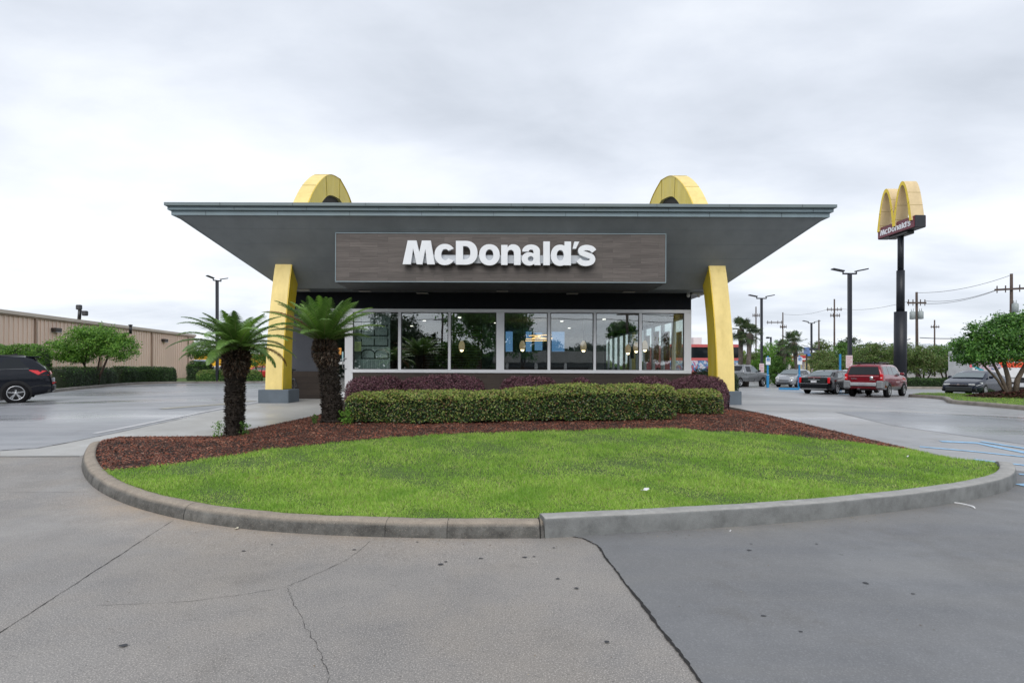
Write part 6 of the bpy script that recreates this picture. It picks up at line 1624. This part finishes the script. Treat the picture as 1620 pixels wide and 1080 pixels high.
m = MB(); m.bar(t+Vector((.1, 0, -.1)), t+Vector((-.5, 0, 0)), .12, .1); m.bbox(t.x-.62, t.x-.25, 79.8, 80.2, t.z-.22, t.z+.02, .04); m.build('lamp_head', M['polepaint'], r)
M['polewood'] = plain('weathered pole wood', (.075, .055, .045), .9, var=.3, scale=2)
M['insul'] = plain('grey transformer can', (.30, .34, .34), .5)
def upole(label, px, top, D, arms, w=.32, trans=(), lean=0):
    b0 = at(px+lean, 600, D); t = at(px, top, D); r = thing('utility_pole', label, 'utility pole', (b0.x, D, .03), 0, 'wooden utility poles')
    m = MB(); m.tube([(b0.x, D, 0), t], [w*.55, w*.38], 9); m.build('pole', M['polewood'], r)
    for (x0_, x1_, py, sl) in arms:
        A = at(x0_, py+sl, D-.2); B = at(x1_, py-sl, D-.2); m = MB(); m.bar(A, B, .15, .2)
        for f_ in (.06, .3, .7, .94): p = A.lerp(B, f_); m.tube([p+Vector((0, 0, .08)), p+Vector((0, 0, .42))], .06, 6); m.tube([p-Vector((0, 0, .08)), p-Vector((0, 0, .35))], .05, 6)
        m.build('cross_arm', M['polewood'], r)
    for (px_, py_) in trans:
        p = at(px_, py_, D-.3); m = MB(); m.lathe([(0, .55), (.2, .5), (.3, .42), (.3, -.45), (0, -.5)], tuple(p), n=12); m.tube([p+Vector((.1, 0, .45)), p+Vector((.12, 0, .85))], .04, 5); m.tube([p+Vector((-.12, 0, .45)), p+Vector((-.15, 0, .8))], .04, 5); m.build('transformer', M['insul'], r)
    return t
upole('thin wooden utility pole just left of the lamp post above the pickup', 1196, 485, 120, [(1190.5, 1202, 499, 0)], .3)
upole('wooden utility pole with long arm to the left above the palmettos', 1238.5, 494, 120, [(1213, 1238, 510, 0), (1234, 1244.5, 517, 0)], .3)
upole('wooden utility pole with two cross arms left of the tallest lamp post', 1320, 473, 110, [(1308, 1332, 489.5, 0), (1313.5, 1329, 499, 0)], .34)
upole('bare wooden pole right of the smallest lamp post', 1295.5, 506, 90, [], .26)
upole('wooden utility pole with two transformer cans right of the pole sign', 1450, 462, 70, [(1435.5, 1465, 479, 0)], .34, ((1443.5, 499), (1456.5, 498.5)), 1)
upole('short far utility pole right of the transformer pole', 1478.5, 506, 130, [(1472.5, 1486, 517, 0)], .36)
upole('wooden utility pole with wide sagging arm at the right edge', 1600, 433, 62, [(1574, 1630, 457, 1.5)], .36, ((1606, 487),))
def wire(label, P, rr=.022, sag=.5, grp='overhead wires'):
    A, B = P; pts = [A.lerp(B, i/14)-Vector((0, 0, sag*4*(i/14)*(1-i/14))) for i in range(15)]
    m = MB(); m.tube(pts, rr, 4, cap=False); props(m.build('power_line', M['black']), label, 'wire', grp)
wire('upper wire from the transformer pole to the right edge pole', (at(1463, 476, 70), at(1580, 457, 62)))
wire('lower wire from the transformer pole to the right edge pole', (at(1455, 480, 70), at(1577, 459, 62)))
wire('top wire from the transformer pole top to the right pole top', (at(1450, 463, 70), at(1597, 436, 62)))
wire('wire from the two arm pole past the sign pole to the transformer pole', (at(1332, 488.5, 110), at(1436, 477, 70)))
wire('wire between the long arm pole and the two arm pole', (at(1240, 497, 120), at(1310, 489, 110)))
wire('low slanting cable over the far white roof', (at(1345, 552, 90), at(1440, 536, 70)), .05, .3)
wire('low cable right of the transformer pole base', (at(1455, 534, 75), at(1530, 534.5, 75)), .05, .1)

# ---------------------------------------------------------------- pole sign
PSN = thing('pole_sign', 'tall pole sign with yellow double arches over a maroon name box', 'sign', (at(1423, 600, 42).x, 42, .03))
X0 = 29.15; X1 = 29.95; xm = (X0+X1)/2
m = MB()
def zpx(py, D): return EYE+(CY-py+.0035*(1423-CX))*D/F
m.tube([(xm, 42, zpx(372, 42)), (xm, 42, zpx(428, 42))], .20, 18); m.tube([(xm, 42, zpx(428, 42)), (xm, 42, zpx(493, 42))], .265, 18); m.tube([(xm, 42, zpx(493, 42)), (xm, 42, 0)], .41, 20)
m.build('pole', stained('black painted pole', (.010, .012, .018), (.03, .035, .045), .3, .45), PSN)
zb0, zb1 = 11.55, 12.42
m = MB(); m.bbox(X0+.05, X1, 40.05, 44.0, zb0, zb1, .03); bx = m.build('name_box', plain('black sign box', (.018, .02, .026), .4), PSN)
m = MB(); m.bbox(X0, X0+.045, 40.1, 43.95, zb0+.04, zb1-.03, .01); m.bbox(X1+.005, X1+.045, 40.1, 43.95, zb0+.04, zb1-.03, .01); m.build('name_panel', stained('maroon sign face', (.16, .028, .045), (.20, .06, .08), .3, .35), bx)
m = MB(); m.bbox(X0+.15, X1-.1, 41.0, 43.0, zb0-.22, zb0-.005, .04); m.build('bracket', M['black'], bx)
# name in white letters on both faces
sc_l = .40; base_z = zb0+.22; tot = 8.1*sc_l
for side, xx in ((-1, X0-.012), (1, X1+.05)):
    for ch, px in xst.items():
        u0 = (px-636.3)/37.6*sc_l; m = MB()
        for q, (o, h) in enumerate(glyph(ch)):
            if side < 0: m.prism(o, h, lambda u, v, d: (d, 43.68-(u0+u*sc_l)*1.0, base_z+v*sc_l), xx-.002*q, xx+.014)
            else: m.prism(o, h, lambda u, v, d: (d, 40.4+(u0+u*sc_l), base_z+v*sc_l), xx+.002*q, xx-.014)
        m.build('letter', M['letter'], bx)
# arches: each a tall ribbon with yellow faces and pale edges
def archpts(c, hw, h, z0, n=40, pw=1.0):
    out = []
    for i in range(n+1):
        u = -math.cos(PI*i/n)
        out.append((c+hw*u, z0+h*(1-abs(u)**2.15)))
    return out
for c, lab_ in ((41.18, 'near yellow arch'), (42.92, 'far yellow arch')):
    oo = archpts(c, .98, 3.05, zb1-.32); ii = archpts(c, .73, 2.78, zb1-.32)
    Xa, Xb = X0-.10, X1+.02
    if c > 42: Xa += .004; Xb -= .004
    mb = MB(); poly = oo+ii[::-1]; tris = tessellate_polygon([[Vector((p[0], p[1], 0)) for p in poly]])
    for xx in (Xa, Xb): mb.add([(xx, p[0], p[1]) for p in poly], [tuple(t) for t in tris])
    mb.cur = 1
    for Lq in (oo, ii): mb.add([(xx, p[0], p[1]) for p in Lq for xx in (Xa, Xb)], [(2*i, 2*i+1, 2*i+3, 2*i+2) for i in range(len(Lq)-1)])
    o = mb.build('arch', [plain('sign yellow', (.85, .62, .02), .4), stained('sun bleached cream edge', (.72, .56, .32), (.5, .38, .22), .3, .5, (2, 2, .5))], PSN, fix=False); props(o, lab_)
    def seam3(p, q): m = MB(); m.bar(p, q, .014, .02); m.build('panel_seam', plain('dark seam line', (.30, .23, .05), .7), o)
    for k in (9, 31): a, b = oo[k], ii[k]; seam3((Xa-.005, a[0], a[1]), (Xa-.005, b[0], b[1]))
    for k in (8, 12, 30, 35):
        a = ii[k]; seam3((Xa, a[0], a[1]), (Xb, a[0], a[1])); a = oo[k]; seam3((Xa, a[0], a[1]), (Xb, a[0], a[1]))

# ---------------------------------------------------------------- signs on blue posts
def bpost(label, px, top, base, sign=True, D=None):
    g = gpt(px, base); D = D or g[1]; x = (px-CX)*D/F; z = float(zg(x, D)); tz = at(px, top, D).z
    r = thing('sign_post', label, 'sign post', (x, D, z), 0, 'blue posts by the accessible bays')
    m = MB(); m.bbox(x-.085, x+.085, D-.085, D+.085, z, z+1.05, .02); m.bbox(x-.055, x+.055, D-.055, D+.055, z+1.05, tz, .01); m.build('post', M['bluepost'], r)
    m = MB(); m.bbox(x-.10, x+.10, D-.10, D+.10, z+1.0, z+1.05, .01); m.build('collar', plain('pale blue collar', (.3, .5, .68), .4), r)
    if sign:
        zc = tz-.42; m = MB(); m.bbox(x-.19, x+.19, D-.09, D-.07, zc-.30, zc+.30, .006); s_ = m.build('sign_plate', plain('white sign plate', (.70, .74, .78), .4), r)
        m = MB(); B_ = plain('blue symbol', (.02, .16, .42), .5)
        m.bbox(x-.12, x+.12, D-.098, D-.092, zc-.0, zc+.25, .004); m.build('symbol_field', B_, s_)
        m = MB(); y = D-.104
        m.tube([(x+.055*math.cos(a)-.01, y, zc+.09+.055*math.sin(a)) for a in np.linspace(PI*.8, PI*2.1, 10)], .011, 5); m.bar((x-.015, y, zc+.19), (x-.01, y, zc+.11), .02, .02); m.bar((x-.01, y, zc+.11), (x+.05, y, zc+.11), .018, .018); m.bar((x+.05, y, zc+.11), (x+.075, y, zc+.05), .018, .018); m.lathe([(0, -.005), (.02, 0)], (x-.018, y, zc+.215), 'y', 10)
        m.build('wheelchair_symbol', M['white'], s_)
bpost('blue post with white wheelchair sign right of the pickup', 1214.5, 563, 613)
bpost('blue post with white wheelchair sign right of the silver hatchback', 1264.5, 562, 614.5)
bpost('bare blue post behind the black sedan', 1329, 560, 612, False, 40)
a = gpt(1232, 616); b = gpt(1264, 616.5)
m = MB(); m.bar((a[0], a[1], float(zg(*a))+.07), (b[0], b[1], float(zg(*b))+.07), .18, .14); props(m.build('wheel_stop', M['bluepost']), 'blue painted wheel stop in front of the silver hatchback', 'wheel stop')

# ---------------------------------------------------------------- far buildings on the right
rb = thing('red_trimmed_building', 'shop with red bands, black glazing and a colourful mural behind the right arch', 'building', (at(1120, 600, 64).x, 64, .03))
xa, xb = at(1060, 600, 64).x, at(1172, 600, 64).x
def zq(py, D=64): return EYE+(CY-py+.0035*(1120-CX))*D/F
m = MB(); m.box(xa, xb, 64.05, 76, 0, zq(545)); m.build('wall', plain('dark red wall', (.30, .05, .06), .7), rb)
m = MB(); m.box(xa, xb+.1, 63.95, 64.04, zq(549), zq(544.5)); m.box(xa, xb+.05, 63.97, 64.045, zq(570), zq(566)); m.build('red_band', plain('salmon red band', (.50, .10, .10), .6), rb)
m = MB(); m.box(xa, xb, 64.0, 64.04, zq(565.9), zq(549.1)); m.build('glazing', M['carglass'], rb)
m = MB(); m.box(xa, xb, 63.99, 64.04, zq(588), zq(570.1)); m.build('mural', art('painted mural', [(.60, .22, .05), (.25, .08, .35), (.62, .62, .60), (.05, .22, .42), (.15, .04, .18), (.50, .16, .06), (.30, .10, .30)], 1.1), rb)
p0 = at(1097, 538, 68); m = MB(); m.bbox(p0.x, p0.x+1.0, 68, 69.5, zq(546, 64), p0.z+.35, .03); m.build('rooftop_unit', M['white'], rb)
gs = thing('fuel_station', 'far fuel station with red and white striped canopy edge', 'fuel station', (at(1270, 600, 110).x, 110, .03))
x0, x1 = at(1252, 600, 110).x, at(1281, 600, 110).x
def zq2(py): return EYE+(CY-py+.0035*(1270-CX))*110/F
for k, (p_, q_, mt, dd) in enumerate([(562.5, 567, 'red', 0), (567.1, 569.5, 'white', .05), (569.6, 571, 'red', .02)]):
    m = MB(); m.bbox(x0, x1, 108-dd, 116, zq2(q_), zq2(p_), .03); m.build('canopy_band', plain('station red', (.45, .03, .03), .5) if mt == 'red' else M['white'], gs)
m = MB(); m.bbox(at(1270, 0, 109.5).x, at(1278, 0, 109.5).x, 107.8, 107.94, zq2(563.5), zq2(560), .02); m.build('logo_board', plain('blue board', (.03, .2, .55), .5), gs)
m = MB(); m.bbox(at(1268, 0, 109.5).x, at(1285, 0, 109.5).x, 118, 126, 0, zq2(573), .05); m.build('kiosk', plain('pale kiosk', (.42, .44, .47), .6), gs)
for px in (1256, 1278): m = MB(); xx = at(px, 0, 110).x; m.bbox(xx-.2, xx+.2, 111, 111.4, 0, zq2(571.2), .03); m.build('column', M['white'], gs)
bs = thing('sign_board', 'far dark double sided sign board on posts left of the bare pole', 'sign', (at(1284, 600, 95).x, 95, .03))
m = MB(); A = at(1272, 560, 95); B = at(1297, 552, 95); m.bbox(A.x, A.x+1.0, 95, 95.2, A.z, B.z+.3, .02); m.build('panel', plain('blue grey board', (.12, .18, .35), .5), bs); m = MB(); m.bar((A.x+.5, 95.1, 0), (A.x+.5, 95.1, A.z), .2, .2); m.bar((A.x+.9, 95.1, B.z), (B.x, 95.1, B.z), .3, .3); m.build('post', M['polepaint'], bs)
yb2 = thing('cream_building', 'far cream walled shop behind the olive trees', 'building', (at(1308, 600, 130).x, 130, .03))
m = MB(); a, b = at(1299, 0, 130).x, at(1322, 0, 130).x; m.bbox(a, b, 130, 140, 0, EYE+(CY-556)*130/F, .05); m.build('wall', plain('cream wall', (.62, .52, .25), .7), yb2)
m = MB(); m.bbox(a-.3, b+.3, 129.6, 140.4, EYE+(CY-556)*130/F+.02, EYE+(CY-554.5)*130/F, .05); m.build('roof', M['white'], yb2)
wr = thing('white_roofed_shed', 'long far white metal roof above the olive trees', 'building', (at(1420, 600, 150).x, 150, .03))
a, b = at(1362, 0, 150).x, at(1560, 0, 150).x; m = MB(); z0_ = EYE+(CY-552)*150/F; z1_ = EYE+(CY-540)*150/F
m.add([(a, 150, z0_), (b, 150, z0_+.6), (b, 170, z1_+.8), (a, 170, z1_-.8)], [(0, 1, 2, 3)]); m.add([(a, 150, z0_-.3), (b, 150, z0_+.3), (b, 150, z0_+.6), (a, 150, z0_)], [(0, 1, 2, 3)]); m.build('roof', plain('pale metal roof', (.50, .53, .56), .4), wr)
m = MB(); m.box(a+.3, b-.3, 150.4, 170, 0, z0_-.31); m.build('wall', plain('grey shed wall', (.3, .3, .3), .7), wr)
# hazy far tree line closing the horizon, as one wood
def treeline(name, label, x0, x1, D, h, n, size, mat, seed):
    g = np.random.RandomState(seed); x = g.uniform(x0, x1, n); hh_ = h*(.62+.25*np.sin(x*.05+seed)+.15*np.sin(x*.21)+.08*np.sin(x*.6)); z = hh_*g.uniform(0, 1, n)**.7; y = D+g.uniform(0, 14, n)
    v, q = leafcloud(np.stack([x, y, z], 1), np.tile([0, -1, .6], (n, 1)), size, .8, .6); props(npmesh(name, v, q, M[mat]), label, 'woodland', kind='stuff')
treeline('far_woodland', 'low far tree line on the horizon behind the car park', 30, 330, 230, 9, 9000, 2.0, 'leaf_olive', 3)
treeline('far_woodland', 'low far tree line beyond the warehouse on the left', -330, -60, 230, 7, 7000, 2.0, 'leaf_mid', 4)

# ---------------------------------------------------------------- across the street behind the viewer (mirrored in the dining room windows)
def mtree(label, x, y, h, rx, seed, mat='leaf_crape', trunk=1.0):
    b_ = []
    g = random.Random(seed)
    for k in range(7): b_.append(((x+g.uniform(-.6, .6)*rx, y+g.uniform(-1, 1), h*(.45+.4*g.random())), (rx*g.uniform(.4, .6), rx*.5, h*g.uniform(.14, .22))))
    tree('street_tree', label, (x, y, 0), [(0, 0, h*.4, 2.5*trunk), (.6, 0, h*.45, 1.6*trunk)], b_, 7000, .34, mat, 'bark_dark', None, 'tree', seed=seed, branch=8, hollow=.3)
mtree('dark tree mirrored in the leftmost dining room window', -13.5, -30, 8.5, 5.0, 101, 'leaf_dark')
mtree('dark tree mirrored left of the power poles in the second window', -9.5, -34, 6.0, 2.4, 102, 'leaf_dark')
mtree('small tree mirrored right of the power poles in the second window', -6.0, -36, 5.6, 2.2, 103)
mtree('broad tall tree mirrored in the third window', -2.5, -27, 11.5, 4.2, 104)
mtree('low bush mirrored at the foot of the third window', -4.0, -22, 4.0, 2.0, 105, 'leaf_mid')
mtree('tall tree mirrored in the fourth window', 2.6, -30, 10.0, 3.0, 106)
mtree('distant tree mirrored in the fifth window', 9.6, -70, 7.0, 4.0, 107, 'leaf_dark')
mtree('thin tree mirrored behind the pole in the sixth window', 15.5, -34, 7.5, 2.0, 108)
ob = thing('roadside_building', 'low beige fronted shop mirrored along the foot of the windows', 'building', (4, -40, 0))
m = MB(); m.bbox(-1, 17, -46, -40, 2.3, 3.9, .05); m.build('parapet', plain('beige parapet', (.36, .35, .33), .7), ob); m = MB(); m.box(-.6, 16.6, -45.9, -40.6, 0, 2.29); m.build('wall', plain('dark shop front', (.05, .05, .055), .5), ob)
for x in (1, 5, 9, 13): m = MB(); m.bbox(x-.2, x+.2, -40.55, -40.2, 0, 2.28, .02); m.build('column', M['white'], ob)
for i, (xq, yq, hq, rq) in enumerate([(-22, -46, 8, 6), (-31, -40, 9, 6), (-16.5, -52, 7, 5), (22, -50, 7, 6), (29, -44, 9, 6), (18, -62, 6.5, 5)]):
    mtree(['dark tree mirrored at the far left of the first window', 'tall tree mirrored in the glass door', 'tree mirrored behind the others in the first window', 'tree mirrored in the last window', 'tall tree mirrored at the right end of the glass front', 'low tree mirrored between the sixth and seventh windows'][i], xq, yq, hq, rq, 120+i, 'leaf_dark')
treeline('far_woodland', 'dense tree line across the street mirrored low in the windows', -70, 70, -66, 6.5, 9000, 1.0, 'leaf_dark', 9)
for x, h, lab_ in ((15.2, 11, 'power pole mirrored in the sixth window'), (-9.0, 12, 'left power pole mirrored in the second window'), (-7.2, 14, 'right power pole mirrored in the second window')):
    y = -30 if x > 0 else -50
    r = thing('utility_pole', lab_, 'utility pole', (x, y, 0), 0, 'poles mirrored in the windows')
    m = MB(); m.tube([(x, y, 0), (x, y, h)], .16, 8); m.build('pole', M['polewood'], r)
    for zz in (h-1.2, h-3): m = MB(); m.bar((x-1.3, y, zz), (x+1.3, y, zz), .14, .14); m.build('cross_arm', M['polewood'], r)
for k, zz in enumerate((9.6, 8.0, 7.2)):
    m = MB(); m.tube([(-60+i*12, -30, zz+.4*math.cos(i*1.2)) for i in range(11)], .04, 4, cap=False); props(m.build('power_line', M['black']), ['highest', 'middle', 'lowest'][k]+' street wire mirrored across the windows', 'wire', 'wires mirrored in the windows')

# ---------------------------------------------------------------- litter
def scrap(label, px, py, w, h, mat, hf=zg, dz=.01, name='paper_scrap', seed=1):
    g = gpt(px, py, hf); rr_ = random.Random(seed); m = MB(); z = float(hf(*g))+dz
    V = []; K = 5
    for i in range(K):
        for j in range(3):
            u = i/(K-1)-.5; v = j/2-.5; V.append((g[0]+u*w+rr_.uniform(-.1, .1)*w, g[1]+v*h+u*h*.5, z+.012*math.sin(u*5)+rr_.uniform(0, .018)*(w*12)))
    m.add(V, [(i*3+j, i*3+j+1, (i+1)*3+j+1, (i+1)*3+j) for i in range(K-1) for j in range(2)], False)
    props(m.build(name, mat, fix=False), label, 'litter')
scrap('folded white paper scrap lying on the lawn', 1021, 782, .10, .05, M['white'], zi, .05)
scrap('pale crumb of litter beside the left kerb', 373, 837.5, .04, .03, plain('cream litter', (.7, .65, .5), .7), zg, .006, seed=4)
g = gpt(1524, 801); m = MB(); m.tube([(g[0]+.10*math.cos(a)-.04, g[1]+.16*math.sin(a), float(zg(*g))+.012) for a in np.linspace(-.9, 1.25, 9)], [.004, .012, .014, .012, .01, .01, .01, .008, .003], 5); props(m.build('plastic_ring', M['white']), 'curved white plastic strip on the road near the right kerb', 'litter')
scrap('tiny white speck of litter on the lawn at the right', 1436, 727, .05, .03, M['white'], zi, .05, seed=5)
scrap('white speck of litter by the kerb of the grey slab', 1155, 841, .025, .02, M['white'], zg, .006, seed=6)
scrap('pale stone on the mulch at the foot of the leaning palm', 567, 672.5, .10, .06, plain('pale stone', (.5, .47, .42), .8), zi, .02, name='stone', seed=7)
for i, (px, py) in enumerate([(697, 893), (660, 858), (1185, 871), (1188, 861), (1292, 861), (760, 884), (830, 882), (845, 881), (876, 867), (882, 916), (912, 931), (960, 1016), (1208, 975), (1444, 940), (1267, 1000), (1370, 923), (705, 889), (560, 870), (430, 862), (385, 872), (195, 1022)]):
    g = gpt(px, py); m = MB(); rr_ = random.Random(i); n = 10; R = rr_.uniform(.008, .018)
    m.add([(g[0], g[1], float(zg(*g))+.0075)]+[(g[0]+R*1.3*rr_.uniform(.6, 1.2)*math.cos(2*PI*k/n), g[1]+R*rr_.uniform(.6, 1.2)*math.sin(2*PI*k/n), float(zg(*g))+.0075) for k in range(n)], [(0, 1+k, 1+(k+1) % n) for k in range(n)])
    props(m.build('gum_spot', plain('trodden gum', (.045, .047, .052), .8), fix=False), 'small dark chewing gum spot trodden into the pavement', 'stain', 'dark gum spots on the pavement')

# crumbs of leaf and grit lying along the kerb foot and over the pavement
K_ = [p for p in kerbL[25:]+kerbR if p[1] < 7.6]
n_ = 420; E = np.array([K_[k] for k in rs.randint(0, len(K_), n_)]); E[:, 1] -= np.abs(rs.normal(0, .16, n_))+.01
E2 = np.stack([rs.uniform(-5, 5, 160), rs.uniform(2.7, 5.2, 160)], 1); E2 = E2[~inpoly(bedpoly, E2[:, 0], E2[:, 1])]; E2 = E2[E2[:, 1] < 4.9]
E = np.concatenate([E, E2]); n_ = len(E); P = np.stack([E[:, 0], E[:, 1], zg(E[:, 0], E[:, 1])+.010], 1)
v, q = leafcloud(P, np.tile([0, 0, 1.0], (n_, 1)), .011, .5, .15, 0, .7)
props(npmesh('leaf_crumbs', v, q, leafmat('dry crumbs', [(.10, .06, .03), (.20, .14, .08), (.06, .045, .03), (.35, .30, .22)], 0, .8)), 'scattered dry leaf crumbs and grit along the kerb foot', 'debris', kind='stuff')

# ---------------------------------------------------------------- sky, sun, camera
w = bpy.data.worlds.new('World'); sc.world = w; w.use_nodes = True
nt_ = w.node_tree; N = nt_.nodes; N.clear(); Lk = nt_.links.new
out = N.new('ShaderNodeOutputWorld'); bg = N.new('ShaderNodeBackground'); bg.inputs['Strength'].default_value = .1
sky = N.new('ShaderNodeTexSky'); sky.sky_type = 'NISHITA'; sky.sun_disc = False
SE, SR = math.radians(42), math.radians(190)
sky.sun_elevation = SE; sky.sun_rotation = SR
tc = N.new('ShaderNodeTexCoord'); sp = N.new('ShaderNodeSeparateXYZ'); Lk(tc.outputs['Generated'], sp.inputs[0])
def mth(op, a, b=0.0, clamp=False):
    n = N.new('ShaderNodeMath'); n.operation = op; n.use_clamp = clamp
    for i, v in enumerate((a, b)):
        if isinstance(v, (int, float)): n.inputs[i].default_value = v
        else: Lk(v, n.inputs[i])
    return n.outputs[0]
zc = mth('ADD', mth('MAXIMUM', sp.outputs['Z'], 0.0), .16)
cmb = N.new('ShaderNodeCombineXYZ'); Lk(mth('DIVIDE', sp.outputs['X'], zc), cmb.inputs[0]); Lk(mth('DIVIDE', sp.outputs['Y'], zc), cmb.inputs[1])
mp = N.new('ShaderNodeMapping'); mp.inputs['Location'].default_value = (3.1, 1.7, .4); mp.inputs['Scale'].default_value = (.55, .8, 1); mp.inputs['Rotation'].default_value = (0, 0, .25); Lk(cmb.outputs[0], mp.inputs['Vector'])
def nz(scale, det, rough, dist=0):
    n = N.new('ShaderNodeTexNoise'); n.inputs['Scale'].default_value = scale; n.inputs['Detail'].default_value = det; n.inputs['Roughness'].default_value = rough; n.inputs['Distortion'].default_value = dist
    Lk(mp.outputs[0], n.inputs['Vector']); return n.outputs['Fac']
cl = mth('ADD', mth('MULTIPLY', nz(.9, 3, .5, .3), .65), mth('MULTIPLY', nz(2.6, 7, .55, .2), .35))
rp = N.new('ShaderNodeValToRGB'); e = rp.color_ramp.elements
while len(e) < 4: e.new(.5)
for i, (p_, c_) in enumerate([(.36, (5.1, 5.5, 6.15)), (.46, (6.3, 6.7, 7.4)), (.54, (7.5, 7.85, 8.4)), (.64, (8.7, 8.95, 9.3))]):
    e[i].position = p_; e[i].color = tuple(x/10 for x in c_)+(1,)
Lk(cl, rp.inputs['Fac'])
vm = N.new('ShaderNodeVectorMath'); vm.operation = 'SCALE'; Lk(rp.outputs['Color'], vm.inputs[0]); vm.inputs['Scale'].default_value = 10
mx = N.new('ShaderNodeMixRGB'); mx.inputs['Fac'].default_value = .94; Lk(sky.outputs['Color'], mx.inputs['Color1']); Lk(vm.outputs[0], mx.inputs['Color2'])
Lk(mx.outputs['Color'], bg.inputs['Color']); Lk(bg.outputs[0], out.inputs['Surface'])
sl = bpy.data.lights.new('sun', 'SUN'); sl.energy = 1.4; sl.angle = math.radians(40); sl.color = (1, .97, .93)
so = bpy.data.objects.new('sun', sl); COL.objects.link(so)
sd = Vector((math.sin(SR)*math.cos(SE), math.cos(SR)*math.cos(SE), math.sin(SE)))
so.rotation_euler = sd.to_track_quat('Z', 'Y').to_euler()
cam = bpy.data.cameras.new('camera'); co = bpy.data.objects.new('camera', cam); COL.objects.link(co)
co.location = (0, 0, EYE); co.rotation_euler = (PI/2, -.0035, 0)
cam.sensor_width = 36; cam.lens = 20; cam.shift_x = 19/1620; cam.shift_y = 43/1620; cam.clip_end = 5000; cam.clip_start = .05
sc.camera = co
sc.view_settings.view_transform = 'Standard'; sc.view_settings.look = 'None'; sc.view_settings.gamma = 1; sc.view_settings.exposure = 0.38
sc.render.engine = 'CYCLES'
sc.cycles.use_denoising = True
sc.cycles.max_bounces = 6; sc.cycles.transparent_max_bounces = 12; sc.cycles.caustics_reflective = False; sc.cycles.caustics_refractive = False
